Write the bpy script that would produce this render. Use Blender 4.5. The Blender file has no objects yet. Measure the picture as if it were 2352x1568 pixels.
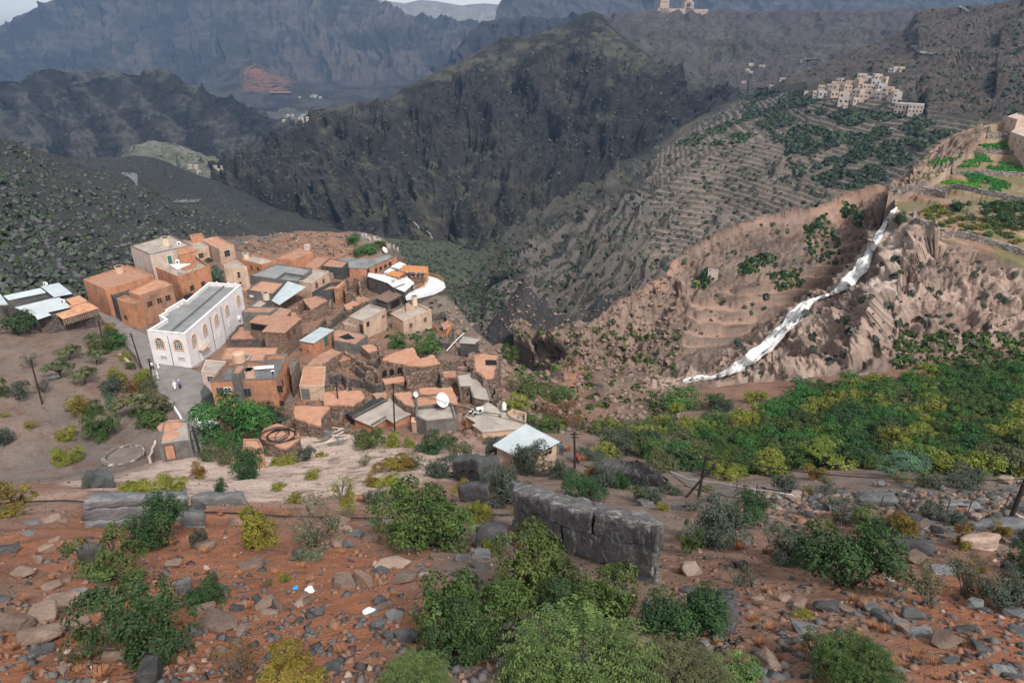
import bpy, bmesh, math, random
import numpy as np
from mathutils import Vector, Matrix
random.seed(7); RNG = np.random.default_rng(7)
SC = bpy.context.scene
COL = SC.collection

# ------------------------------------------------------------------ camera
CX, CY, FPX = 1176.0, 784.0, 1600.0          # photograph measured at 2352 px wide
PITCH = math.radians(24.5)
SP, CP = math.sin(PITCH), math.cos(PITCH)
cam_d = bpy.data.cameras.new('camera'); cam = bpy.data.objects.new('camera', cam_d); COL.objects.link(cam)
cam_d.sensor_width = 36.0; cam_d.lens = 36.0 * FPX / 2352.0
cam_d.clip_start = 0.5; cam_d.clip_end = 40000
cam.location = (0, 0, 0); cam.rotation_euler = (math.pi/2 - PITCH, 0, 0)
SC.camera = cam
# ------------------------------------------------------------------ sky, sun, exposure
world = bpy.data.worlds.new('World'); SC.world = world; world.use_nodes = True
SUN_EL, SUN_AZ = math.radians(50), math.radians(152)      # azimuth clockwise from +Y: behind the camera
wn = world.node_tree.nodes; wl = world.node_tree.links; wn.clear()
w_out = wn.new('ShaderNodeOutputWorld'); w_bg = wn.new('ShaderNodeBackground')
w_sky = wn.new('ShaderNodeTexSky'); w_sky.sky_type = 'NISHITA'; w_sky.sun_disc = False
w_sky.sun_elevation = SUN_EL; w_sky.sun_rotation = SUN_AZ
w_sky.air_density = 1.0; w_sky.dust_density = 3.0; w_sky.ozone_density = 1.0; w_sky.altitude = 1900
w_hsv = wn.new('ShaderNodeHueSaturation'); w_hsv.inputs['Saturation'].default_value = 0.05   # thin overcast: greyer than a clear sky
wl.new(w_sky.outputs[0], w_hsv.inputs['Color']); wl.new(w_hsv.outputs[0], w_bg.inputs['Color'])
w_bg.inputs['Strength'].default_value = 0.08
wl.new(w_bg.outputs[0], w_out.inputs['Surface'])
sun_d = bpy.data.lights.new('sun', 'SUN'); sun = bpy.data.objects.new('sun', sun_d); COL.objects.link(sun)
sun_d.energy = 1.5; sun_d.angle = math.radians(10); sun_d.color = (1.0, 0.95, 0.88)
_sv = Vector((math.sin(SUN_AZ)*math.cos(SUN_EL), math.cos(SUN_AZ)*math.cos(SUN_EL), math.sin(SUN_EL)))
sun.rotation_euler = _sv.to_track_quat('Z', 'Y').to_euler()
SC.view_settings.view_transform = 'Standard'; SC.view_settings.look = 'None'
SC.view_settings.gamma = 1.0; SC.view_settings.use_curve_mapping = False
SC.view_settings.exposure = 1.60
SC.render.engine = 'CYCLES'
cy = SC.cycles
cy.use_denoising = True
try: cy.denoiser = 'OPENIMAGEDENOISE'
except Exception: pass
cy.max_bounces = 4; cy.diffuse_bounces = 2; cy.glossy_bounces = 2; cy.transmission_bounces = 2
cy.volume_bounces = 0; cy.transparent_max_bounces = 6; cy.caustics_reflective = False; cy.caustics_refractive = False

# ------------------------------------------------------------------ pixel <-> place
def raydir(u, v):
    a = (u - CX)/FPX; b = (v - CY)/FPX
    return Vector((a, CP - b*SP, -SP - b*CP))
def unproj(u, v, d): return raydir(u, v) * d
def unproj_np(u, v, d):
    a = (u - CX)/FPX; b = (v - CY)/FPX
    return np.stack([a*d, (CP - b*SP)*d, (-SP - b*CP)*d], -1)
def on_plane(u, v, z):
    r = raydir(u, v); return r * (z / r.z)
def Z_A(x, y): return ((0 + x/3.484)/1.0884, (550 + y/3.484)/1.0884)
def Z_B(x, y): return ((540 + x/3.484)/1.0884, (550 + y/3.484)/1.0884)
def Z_C(x, y): return ((300 + x/3.92)/1.0884, (850 + y/3.92)/1.0884)
def Z_D(x, y): return ((800 + x/3.618)/1.0884, (850 + y/3.618)/1.0884)
def Z_F(x, y): return (x, y)
ZOOM = dict(A=Z_A, B=Z_B, C=Z_C, D=Z_D, F=Z_F)

# ------------------------------------------------------------------ noise (numpy)
_perm = RNG.permutation(256); _perm = np.concatenate([_perm, _perm, _perm])
_g = RNG.normal(size=(256, 3)); _g /= np.linalg.norm(_g, axis=1)[:, None]
def perlin(P):
    P = np.asarray(P, dtype=np.float64); sh = P.shape[:-1]; P = P.reshape(-1, 3)
    I = np.floor(P).astype(np.int64); F = P - I; I &= 255
    S = F*F*F*(F*(F*6 - 15) + 10)
    out = np.zeros(len(P))
    for dx in (0, 1):
        wx = S[:, 0] if dx else 1 - S[:, 0]
        for dy in (0, 1):
            wy = S[:, 1] if dy else 1 - S[:, 1]
            for dz in (0, 1):
                wz = S[:, 2] if dz else 1 - S[:, 2]
                h = _perm[_perm[_perm[(I[:, 0]+dx) & 255] + ((I[:, 1]+dy) & 255)] + ((I[:, 2]+dz) & 255)]
                G = _g[h]
                out += wx*wy*wz*(G[:, 0]*(F[:, 0]-dx) + G[:, 1]*(F[:, 1]-dy) + G[:, 2]*(F[:, 2]-dz))
    return (out*1.6).reshape(sh)
def fbm(P, octv=4, gain=0.5, lac=2.07):
    a, s, o = 1.0, 1.0, 0
    for k in range(octv):
        o = o + a*perlin(np.asarray(P)*s + 17.3*k); a *= gain; s *= lac
    return o
def ridged(P, octv=4, gain=0.5, lac=2.1):
    a, s, o = 1.0, 1.0, 0
    for k in range(octv):
        o = o + a*(1 - 2*np.abs(perlin(np.asarray(P)*s + 9.1*k))); a *= gain; s *= lac
    return o
def smooth(e0, e1, x):
    t = np.clip((x - e0)/(e1 - e0), 0, 1); return t*t*(3 - 2*t)

# ------------------------------------------------------------------ objects
def obj(name, me, mat=None, parent=None, **props):
    o = bpy.data.objects.new(name, me); COL.objects.link(o)
    if mat is not None and me is not None:
        ms = mat if isinstance(mat, (list, tuple)) else [mat]
        if len(me.materials) == 0:
            for m in ms: me.materials.append(m)
    if parent is not None: o.parent = parent
    for k, val in props.items(): o[k] = val
    return o
def thing(name, label, cat, loc=(0, 0, 0), rz=0.0, group=None):
    o = bpy.data.objects.new(name, None); COL.objects.link(o)
    o.location = loc; o.rotation_euler = (0, 0, rz); o.empty_display_size = 0.3
    o['label'] = label; o['category'] = cat
    if group: o['group'] = group
    return o
def tag(o, label, cat, group=None):
    o['label'] = label; o['category'] = cat
    if group: o['group'] = group
    return o
def copy_tree(root, loc, rz=0.0, scale=1.0, label=None, group=None, rot=None):
    c = root.copy(); COL.objects.link(c); c.location = loc
    c.rotation_euler = rot if rot is not None else (0, 0, rz)
    c.scale = scale if isinstance(scale, (tuple, list)) else (scale,)*3
    if label: c['label'] = label
    if group: c['group'] = group
    for ch in root.children:
        d = ch.copy(); COL.objects.link(d); d.parent = c
        for g in ch.children:
            e = g.copy(); COL.objects.link(e); e.parent = d
    return c
def mesh_np(name, V, F, smooth_=False, cols=None, attr=None):
    """V (n,3), F list or (m,3|4) array"""
    me = bpy.data.meshes.new(name)
    V = np.asarray(V, dtype=np.float32)
    if isinstance(F, np.ndarray):
        k = F.shape[1]; m = len(F)
        me.vertices.add(len(V)); me.vertices.foreach_set('co', V.ravel())
        me.loops.add(m*k); me.loops.foreach_set('vertex_index', F.astype(np.int32).ravel())
        me.polygons.add(m); me.polygons.foreach_set('loop_start', np.arange(0, m*k, k, dtype=np.int32))
        me.update(calc_edges=True); me.validate()
    else:
        me.from_pydata(V.tolist(), [], [list(f) for f in F]); me.update()
    if smooth_: me.polygons.foreach_set('use_smooth', np.ones(len(me.polygons), dtype=bool))
    if cols is not None:
        c = me.attributes.new('tint', 'FLOAT_COLOR', 'POINT')
        cc = np.ones((len(V), 4), dtype=np.float32); cc[:, :3] = cols
        c.data.foreach_set('color', cc.ravel())
    if attr:
        for k, a in attr.items():
            at = me.attributes.new(k, 'FLOAT', 'POINT'); at.data.foreach_set('value', np.asarray(a, dtype=np.float32).ravel())
    return me
class MB:
    """collects simple solids into one mesh"""
    def __init__(s): s.v = []; s.f = []
    def add(s, vs, fs):
        n = len(s.v); s.v += [tuple(p) for p in vs]; s.f += [tuple(i+n for i in f) for f in fs]; return s
    def box(s, c, sz, M=None):
        x, y, z = sz[0]/2, sz[1]/2, sz[2]/2
        vs = [Vector((a*x, b*y, e*z)) for e in (-1, 1) for a, b in ((-1, -1), (1, -1), (1, 1), (-1, 1))]
        if M is not None: vs = [M @ p for p in vs]
        c = Vector(c)
        return s.add([p + c for p in vs], [(3, 2, 1, 0), (4, 5, 6, 7), (0, 1, 5, 4), (1, 2, 6, 5), (2, 3, 7, 6), (3, 0, 4, 7)])
    def prism(s, poly, z0, z1):
        """poly: list of (x,y) ; z0, z1 number or list"""
        n = len(poly)
        a = z0 if hasattr(z0, '__len__') else [z0]*n; b = z1 if hasattr(z1, '__len__') else [z1]*n
        vs = [(p[0], p[1], a[i]) for i, p in enumerate(poly)] + [(p[0], p[1], b[i]) for i, p in enumerate(poly)]
        area = sum(poly[i][0]*poly[(i+1) % n][1] - poly[(i+1) % n][0]*poly[i][1] for i in range(n))
        fs = [tuple(range(n))[::-1], tuple(range(n, 2*n))] + [(i, (i+1) % n, n+(i+1) % n, n+i) for i in range(n)]
        if area < 0: fs = [f[::-1] for f in fs]
        return s.add(vs, fs)
    def tube(s, pts, r, k=6, caps=True):
        pts = [Vector(p) for p in pts]; n = len(pts); base = len(s.v)
        rr = r if hasattr(r, '__len__') else [r]*n
        ref = Vector((0.31, 0.2, 1)).normalized()
        for i, p in enumerate(pts):
            t = (pts[min(i+1, n-1)] - pts[max(i-1, 0)])
            if t.length < 1e-9: t = Vector((0, 0, 1))
            t.normalize()
            a = t.cross(ref)
            if a.length < 0.05: a = t.cross(Vector((1, 0, 0)))
            a.normalize(); b = t.cross(a)
            for j in range(k):
                an = 2*math.pi*j/k
                s.v.append(tuple(p + (a*math.cos(an) + b*math.sin(an))*rr[i]))
        for i in range(n-1):
            for j in range(k):
                s.f.append((base+i*k+j, base+i*k+(j+1) % k, base+(i+1)*k+(j+1) % k, base+(i+1)*k+j))
        if caps:
            s.f.append(tuple(base+j for j in range(k))[::-1]); s.f.append(tuple(base+(n-1)*k+j for j in range(k)))
        return s
    def lathe(s, prof, k=16, c=(0, 0, 0)):
        base = len(s.v)
        for r, z in prof:
            for j in range(k):
                an = 2*math.pi*j/k; s.v.append((c[0]+r*math.cos(an), c[1]+r*math.sin(an), c[2]+z))
        for i in range(len(prof)-1):
            for j in range(k):
                s.f.append((base+i*k+j, base+i*k+(j+1) % k, base+(i+1)*k+(j+1) % k, base+(i+1)*k+j))
        s.f.append(tuple(base+j for j in range(k))[::-1]); s.f.append(tuple(base+(len(prof)-1)*k+j for j in range(k)))
        return s
    def mesh(s, name='mesh', sm=False):
        me = bpy.data.meshes.new(name); me.from_pydata(s.v, [], s.f); me.update()
        if sm: me.polygons.foreach_set('use_smooth', np.ones(len(me.polygons), dtype=bool))
        return me
    def build(s, name, mat, parent=None, sm=False, **props): return obj(name, s.mesh(name, sm), mat, parent, **props)

# ------------------------------------------------------------------ materials
def nn(nt, typ, **kw):
    n = nt.nodes.new(typ)
    for k, val in kw.items():
        if k.startswith('i_'):
            key = k[2:]; key = int(key) if key.isdigit() else key.replace('_', ' ')
            n.inputs[key].default_value = val
        else: setattr(n, k, val)
    return n
def new_mat(name):
    m = bpy.data.materials.new(name); m.use_nodes = True
    nt = m.node_tree; nt.nodes.clear()
    out = nn(nt, 'ShaderNodeOutputMaterial'); b = nn(nt, 'ShaderNodeBsdfPrincipled')
    nt.links.new(b.outputs[0], out.inputs[0]); return m, nt, b
def mixc(nt, a, b, fac, mode='MIX'):
    n = nt.nodes.new('ShaderNodeMix'); n.data_type = 'RGBA'; n.blend_type = mode; n.clamp_factor = True
    for s, i in ((fac, 0), (a, 6), (b, 7)):
        if hasattr(s, 'default_value') or hasattr(s, 'is_output'): nt.links.new(s, n.inputs[i])
        else: n.inputs[i].default_value = s if i == 0 else (tuple(s) + (1,))[:4]
    return n.outputs[2]
def math_n(nt, op, a, b=None, c=None, clamp=False):
    n = nt.nodes.new('ShaderNodeMath'); n.operation = op; n.use_clamp = clamp
    for s, i in ((a, 0), (b, 1), (c, 2)):
        if s is None: continue
        if hasattr(s, 'is_output'): nt.links.new(s, n.inputs[i])
        else: n.inputs[i].default_value = s
    return n.outputs[0]
def noise_n(nt, vec, scale, detail=4, rough=0.55, dist=0.0):
    n = nn(nt, 'ShaderNodeTexNoise', i_Scale=scale, i_Detail=detail, i_Roughness=rough, i_Distortion=dist)
    if vec is not None: nt.links.new(vec, n.inputs['Vector'])
    return n.outputs[0]
def ramp(nt, fac, lo, hi):
    n = nn(nt, 'ShaderNodeMapRange', clamp=True); n.interpolation_type = 'SMOOTHSTEP'
    nt.links.new(fac, n.inputs[0]); n.inputs[1].default_value = lo; n.inputs[2].default_value = hi
    return n.outputs[0]
def pos_n(nt): return nn(nt, 'ShaderNodeNewGeometry').outputs['Position']
def obj_n(nt): return nn(nt, 'ShaderNodeTexCoord').outputs['Object']
def bump_n(nt, b, h, strength=0.5, dist=0.1):
    n = nn(nt, 'ShaderNodeBump', i_Strength=strength, i_Distance=dist); nt.links.new(h, n.inputs['Height']); nt.links.new(n.outputs[0], b.inputs['Normal'])
def plain(name, c, rough=0.8, var=0.25, scale=2.0, bump=0.0, bscale=None, metal=0.0, spec=0.3, dirt=None, dirt_amt=0.5, objspace=False, streak=0.0):
    """a colour with mottling, an optional second 'dirt' colour in patches, and fine relief"""
    m, nt, b = new_mat(name)
    p = obj_n(nt) if objspace else pos_n(nt)
    n1 = noise_n(nt, p, scale, 5, 0.65)
    lo = tuple(x*(1-var) for x in c); hi = tuple(min(1, x*(1+var)) for x in c)
    colr = mixc(nt, lo, hi, ramp(nt, n1, 0.3, 0.7))
    if dirt is not None:
        n2 = noise_n(nt, p, scale*0.35, 4, 0.7, 0.6)
        colr = mixc(nt, colr, dirt, math_n(nt, 'MULTIPLY', ramp(nt, n2, 0.45, 0.68), dirt_amt))
    if streak > 0:      # rain stains running down the walls
        mp = nn(nt, 'ShaderNodeMapping'); mp.inputs['Scale'].default_value = (1.6, 1.6, .16); nt.links.new(p, mp.inputs[0])
        colr = mixc(nt, colr, dirt or lo, math_n(nt, 'MULTIPLY', ramp(nt, noise_n(nt, mp.outputs[0], 1.0, 5, .7), .50, .68), streak))
        n4 = noise_n(nt, p, .22, 3, .6); colr = mixc(nt, colr, tuple(min(1, x*1.25) for x in c), math_n(nt, 'MULTIPLY', ramp(nt, n4, .5, .66), .5))
    nt.links.new(colr, b.inputs['Base Color'])
    b.inputs['Roughness'].default_value = rough; b.inputs['Metallic'].default_value = metal
    b.inputs['Specular IOR Level'].default_value = spec
    if bump > 0:
        bump_n(nt, b, noise_n(nt, p, bscale or scale*6, 4, 0.7), bump, 0.05)
    return m
# ================================================================== TERRAIN
# near ground: scattered heights (picture u, v, depth in metres) interpolated over azimuth and log-distance
O = (.34, .135, .070); O2 = (.27, .150, .102); Bq = (.215, .155, .125); Pq = (.60, .46, .39); Gq = (.175, .142, .125); Dq = (.036, .035, .037); Rq = (.33, .165, .105); Gn = (.075, .085, .055)
NEAR = [
 (-150,1568,15,O),(400,1568,14.5,O),(1176,1568,13.5,Bq),(1800,1568,14,O2),(2500,1568,15,O),(-150,1750,11,O),(1176,1750,10,O),(2500,1750,11,O),
 (-100,1400,20,O2),(400,1400,20,O),(800,1420,19,O),(1176,1400,20,Bq),(1800,1400,20,O2),(2450,1400,20.5,O),
 (-100,1300,27,O),(400,1300,27,O),(700,1310,26,O),(1176,1300,27,Bq),(1800,1300,27,O2),(2450,1300,28,O2),
 (-100,1220,36,O2),(400,1200,38,O),(800,1200,38,O2),(1176,1200,40,Bq),(1600,1210,38,Bq),(1900,1220,37,O2),(2200,1215,38,Gq),(2450,1210,39,Gq),
 (-100,1130,56,Bq),(100,1120,57,O2),(300,1115,60,Pq),(500,1120,62,Pq),(800,1120,60,Pq),(1000,1130,56,O2),(1176,1120,58,Bq),(1500,1120,58,Bq),(1700,1150,50,Gq),(2000,1150,51,Gq),(2300,1130,56,Gq),
 (-100,1080,92,Gq),(150,1075,93,Gq),(300,1065,93,Gq),(450,1072,84,Pq),(600,1072,84,Pq),(720,1045,90,Pq),(850,1020,93,Pq),(1000,1060,80,Pq),(1250,1040,88,Bq),(1400,1060,82,Bq),(1600,1050,86,Bq),(1900,1062,82,Bq),(2300,1062,80,Bq),(2500,1062,80,Bq),
 (-100,1000,97,Bq),(50,1000,99,Bq),(200,1000,104,Gq),(380,1000,103,Gq),(550,1000,104,O2),(700,990,106,O2),(850,985,106,O2),(1000,1000,102,O2),(1130,1000,101,O2),
 (-100,900,112,Bq),(50,900,113,Bq),(200,900,116,Bq),(420,900,118,Gq),(600,900,119,O2),(800,900,120,O2),(1000,900,120,O2),(1130,900,120,O2),
 (-100,780,140,Gq),(100,780,143,Bq),(300,770,147,Gq),(600,830,135,O2),(850,770,148,O2),(1050,850,132,O2),(1130,860,129,O2),
 (-100,700,162,Dq),(240,700,166,Gq),(560,660,172,O2),(700,700,165,O2),(950,710,164,Gq),(1000,740,158,Gq),(1060,760,152,Gq),(1150,800,142,O2),
 (800,620,190,O2),(640,552,210,O2),(560,556,212,Gq),(720,534,222,O2),(880,560,215,O2),(930,600,205,Gq),
 # right flank of the spur and the ravine
 (1030,690,170,Gq),(1062,742,160,Gq),(1110,790,151,Bq),(1160,832,141,Bq),(1205,862,141,Bq),(1050,695,480,Gn),(1090,722,430,Gn),(1140,747,370,Dq),(1200,777,300,Dq),(1260,802,262,Dq),(1230,860,160,Dq),(1300,850,182,Rq),(1400,900,162,Dq),(1340,890,160,Rq),(1340,960,126,O2),(1450,960,126,Bq),(1180,930,113,Bq),(1260,960,110,Bq),
 (1500,950,132,Bq),(1520,900,165,Bq),(1600,900,152,O2),(1600,980,108,Bq),(1750,900,142,O2),(1900,950,112,Bq),(2100,950,110,Bq),(2300,930,113,Bq),(2500,930,113,Bq),(1900,875,140,O2),(2100,840,142,O2),(2352,800,142,O2),(2500,790,142,O2),
 (1560,885,178,Gq),(1650,872,188,Gq),(1400,860,215,Dq),(1300,800,245,Dq),
 (1200,740,290,Dq),(1120,690,430,Gq),(1060,640,520,Gn),(1040,600,590,Gn),(1000,560,680,Gn),(960,530,800,Gn),(930,505,900,Gn),
 # behind the village: lower valley side and the left hillside
 (900,552,620,Gn),(840,542,630,Gn),(760,535,520,Dq),(640,515,560,Dq),(520,470,640,Dq),(440,440,720,Dq),
 (340,366,760,Dq),(290,376,720,Dq),(330,440,560,Dq),(240,402,560,Dq),(120,360,470,Dq),(0,320,410,Dq),(-150,270,380,Dq),
 (0,450,270,Dq),(200,480,290,Dq),(400,520,300,Dq),(560,530,330,Dq),(-150,450,255,Dq),
 (0,580,206,Dq),(200,600,208,Dq),(400,550,235,Dq),(-150,600,198,Dq),
]
HIDDEN = [  # (x, y, z) ground that lies out of sight
 (-60,40,-40),(60,40,-36),(0,900,-250),(-300,1000,-240),(-700,900,-190),(-600,500,-90),(150,700,-230),(400,500,-190),(300,320,-140),(0,1300,-290),(-500,1300,-270),(260,200,-75),(200,120,-55),(500,900,-230),
 (-150,700,-205),(60,320,-128),(-13.8,181,-84),(-17,229,-116),(-7.8,178,-90),(-10,225,-120),(-1.7,168,-94),(-2,215,-124),(4,166,-94),(5,215,-122),(-22,205,-92),(-24,240,-116)]
def lp(x, y):
    r = np.hypot(x, y); return np.stack([np.arctan2(x, y)*1.3, np.log(r)], -1)
_P = np.array([unproj(u, v, d) for u, v, d, c in NEAR] + [Vector(h) for h in HIDDEN])
_C = np.array([c for u, v, d, c in NEAR] + [Dq]*len(HIDDEN))
_L = lp(_P[:, 0], _P[:, 1])
def _ker(A, B_): return np.sqrt(((A[:, None, :] - B_[None, :, :])**2).sum(-1) + 0.03**2)
_n = len(_P); _M = np.zeros((_n+3, _n+3)); _M[:_n, :_n] = -_ker(_L, _L) + np.eye(_n)*-0.004
_M[:_n, _n] = 1; _M[:_n, _n+1:] = _L; _M[_n:, :_n] = _M[:_n, _n:].T
_W = np.linalg.solve(_M, np.concatenate([_P[:, 2]/np.hypot(_P[:, 0], _P[:, 1]), np.zeros(3)]))
def near_z0(x, y):
    x = np.asarray(x, float).ravel(); y = np.asarray(y, float).ravel(); L = lp(x, y); out = np.empty(len(x))
    for i in range(0, len(x), 40000):
        l = L[i:i+40000]; out[i:i+40000] = -_ker(l, _L) @ _W[:_n] + _W[_n] + l @ _W[_n+1:]
    return out*np.hypot(x, y)
def near_col(x, y):
    x = np.asarray(x, float).ravel(); y = np.asarray(y, float).ravel(); r = np.hypot(x, y)
    w = np.stack([x/r*3, y/r*3, np.log(r)*3], -1)
    L = lp(x, y) + 0.09*np.stack([fbm(w*2.5, 5, .6), fbm(w*2.5+50, 5, .6)], -1); out = np.empty((len(x), 3))
    for i in range(0, len(x), 40000):
        k = 1/(((L[i:i+40000, None, :] - _L[None])**2).sum(-1) + 0.0006)**2
        out[i:i+40000] = (k @ _C)/k.sum(1)[:, None]
    return out
NTH, NR = 630, 475
th = np.linspace(math.radians(-46), math.radians(46), NTH)
rr = np.exp(np.linspace(math.log(6.5), math.log(1500), NR))
TH, RR = np.meshgrid(th, rr); gx = (np.sin(TH)*RR); gy = (np.cos(TH)*RR)
gz = near_z0(gx, gy).reshape(gx.shape)
P3 = np.stack([gx, gy, gz], -1)
vill = smooth(88, 100, RR)*(1-smooth(195, 215, RR))*smooth(-0.62, -0.5, TH)*(1-smooth(0.0, 0.05, TH))   # village spur is trodden flat
for lam in (70, 26, 10, 4, 1.7, 0.7, 0.3):
    vis = smooth(0.0020, 0.006, lam/RR)
    amp = 0.05*lam*(1 - 0.8*vill*(lam > 3))*np.clip(RR/12/lam, 0, 1)*(1 if lam > 4.5 else 1.5)
    n_ = perlin(P3/lam + lam*3.7)
    if lam in (26, 10): n_ = np.where(RR > 150, 1.4*(1-2*np.abs(n_))-.6, n_)
    gz = gz + amp*vis*n_
rav = smooth(-0.06, 0.02, TH)*(1-smooth(0.17, 0.24, TH))*smooth(140, 165, RR)*(1-smooth(330, 400, RR))       # the ravine right of the village is craggy and stepped
P3 = np.stack([gx, gy, gz], -1)
gz = gz + rav*(2.6*ridged(P3/16, 4, .6) - 1.4)
f_ = (gz + 1.2*perlin(P3/25))/2.2; fl_ = np.floor(f_); fr_ = f_-fl_; stp = rav*smooth(.04, .07, TH)*(1-smooth(.12, .16, TH))
gz = gz + stp*2.2*((fl_ + smooth(.8, 1, fr_)) - f_)*.9
P3 = np.stack([gx, gy, gz], -1)
idx = np.arange(NTH*NR).reshape(NR, NTH)
NQ = np.stack([idx[:-1, :-1], idx[:-1, 1:], idx[1:, 1:], idx[1:, :-1]], -1)
ncol = near_col(gx, gy)

# ---- materials of the land
def land_mat(name, grain=(0.6, 4.0, 20.0), veg=(.060, .068, .036), veg_amt=0.35, veg_scale=0.12, rock=(.13, .115, .11), rock_amt=0.6, strata=0.0, bump=0.6, bdist=0.4, pebbles=0.0, rough=0.9, peb=((.10, .10, .105), (.36, .31, .27))):
    m, nt, b = new_mat(name); p = pos_n(nt)
    a = nn(nt, 'ShaderNodeAttribute', attribute_name='tint').outputs['Color']
    n1 = noise_n(nt, p, grain[0], 6, 0.65); n2 = noise_n(nt, p, grain[1], 6, 0.7); n3 = noise_n(nt, p, grain[2], 3, 0.7)
    hsv = nn(nt, 'ShaderNodeHueSaturation'); nt.links.new(a, hsv.inputs['Color'])
    v_ = math_n(nt, 'ADD', math_n(nt, 'MULTIPLY', n1, 0.7), math_n(nt, 'MULTIPLY', n2, 0.9))
    v_ = math_n(nt, 'ADD', v_, math_n(nt, 'MULTIPLY', n3, 0.6)); nt.links.new(math_n(nt, 'SUBTRACT', v_, 0.1), hsv.inputs['Value'])
    c = hsv.outputs[0]
    geo = nn(nt, 'ShaderNodeNewGeometry'); sep = nn(nt, 'ShaderNodeSeparateXYZ'); nt.links.new(geo.outputs['Normal'], sep.inputs[0])
    steep = math_n(nt, 'ADD', sep.outputs['Z'], math_n(nt, 'MULTIPLY', math_n(nt, 'SUBTRACT', n1, 0.5), 0.7))
    steep = math_n(nt, 'SUBTRACT', 1.0, ramp(nt, steep, 0.45, 0.85))
    rc = mixc(nt, tuple(x*0.55 for x in rock), tuple(x*1.5 for x in rock), n2)
    c = mixc(nt, c, rc, math_n(nt, 'MULTIPLY', steep, rock_amt))
    if strata > 0:
        mp = nn(nt, 'ShaderNodeMapping'); mp.inputs['Scale'].default_value = (0.12, 0.12, 1.0); nt.links.new(p, mp.inputs[0])
        st = noise_n(nt, mp.outputs[0], strata, 4, 0.7, 0.4)
        c = mixc(nt, c, tuple(x*1.9 for x in rock), math_n(nt, 'MULTIPLY', ramp(nt, st, 0.5, 0.66), 0.35))
        c = mixc(nt, c, tuple(x*0.4 for x in rock), math_n(nt, 'MULTIPLY', ramp(nt, st, 0.48, 0.34), 0.45))
    if veg_amt > 0:
        vn = noise_n(nt, p, veg_scale, 7, 0.75); vf = math_n(nt, 'MULTIPLY', ramp(nt, vn, 0.50, 0.62), veg_amt)
        vf = math_n(nt, 'MULTIPLY', vf, math_n(nt, 'SUBTRACT', 1.0, math_n(nt, 'MULTIPLY', steep, 0.6)))
        c = mixc(nt, c, veg, vf)
    h = math_n(nt, 'ADD', math_n(nt, 'MULTIPLY', n2, 1.0), math_n(nt, 'MULTIPLY', n3, 0.5))
    if pebbles > 0:
        vo = nn(nt, 'ShaderNodeTexVoronoi', i_Scale=pebbles); nt.links.new(p, vo.inputs['Vector'])
        sepc = nn(nt, 'ShaderNodeSeparateColor'); nt.links.new(vo.outputs['Color'], sepc.inputs[0])
        stone = math_n(nt, 'MULTIPLY', ramp(nt, sepc.outputs[0], 0.62, 0.72), math_n(nt, 'SUBTRACT', 1.0, ramp(nt, vo.outputs['Distance'], 0.25, 0.5)))
        c = mixc(nt, c, mixc(nt, peb[0], peb[1], sepc.outputs[1]), math_n(nt, 'MULTIPLY', stone, 0.75))
        h = math_n(nt, 'ADD', h, math_n(nt, 'MULTIPLY', stone, 0.8))
    nt.links.new(c, b.inputs['Base Color']); b.inputs['Roughness'].default_value = rough; b.inputs['Specular IOR Level'].default_value = 0.25
    bump_n(nt, b, h, bump, bdist); return m
M_SOIL = land_mat('stony_soil', (0.25, 1.8, 14.0), veg=(.15, .075, .048), veg_amt=0.7, veg_scale=0.35, rock=(.19, .155, .135), rock_amt=0.35, bump=0.9, bdist=0.14, pebbles=4.5)
M_HILL = land_mat('scrub_hillside', (0.03, 0.22, 1.2), veg_amt=0.55, veg_scale=0.22, rock=(.085, .078, .078), bump=0.8, bdist=1.0, pebbles=0.45, veg=(.034, .038, .026), peb=((.045, .046, .052), (.135, .13, .13)))
M_DARK = land_mat('dark_mountain', (0.012, 0.06, 0.35), veg=(.036, .040, .028), veg_amt=0.45, veg_scale=0.045, rock=(.040, .035, .037), rock_amt=0.8, strata=0.09, bump=0.9, bdist=5.0)
M_FAR = land_mat('far_rock', (0.004, 0.02, 0.1), veg_amt=0.25, veg_scale=0.012, rock=(.080, .060, .055), rock_amt=0.7, strata=0.035, bump=0.9, bdist=15.0)
M_PALE = land_mat('haze_paled_rock', (0.004, 0.02, 0.1), veg_amt=0.0, rock=(.45, .42, .40), rock_amt=0.5, bump=0.5, bdist=10.0)  # rock colour lightened to stand in for haze over the farthest mountain
M_TAN = land_mat('tan_cliff_rock', (0.06, 0.35, 2.0), veg_amt=0.0, rock=(.33, .24, .195), rock_amt=0.45, strata=0.0, bump=0.9, bdist=0.8)
M_TERR = land_mat('terraced_earth', (0.03, 0.2, 1.0), veg_amt=0.35, veg_scale=0.14, rock=(.15, .13, .12), rock_amt=0.7, bump=0.8, bdist=0.8)
for nme, lo, hi, mt in (('foreground_ground', 0, int(np.searchsorted(rr, 205)), M_SOIL), ('valley_terrain', int(np.searchsorted(rr, 205)), NR-1, M_HILL)):
    F = NQ[lo:hi].reshape(-1, 4); used = np.unique(F); mp_ = np.zeros(NTH*NR, int); mp_[used] = np.arange(len(used))
    obj(nme, mesh_np(nme, P3.reshape(-1, 3)[used], mp_[F], True, ncol[used]), mt, kind='structure')

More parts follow.
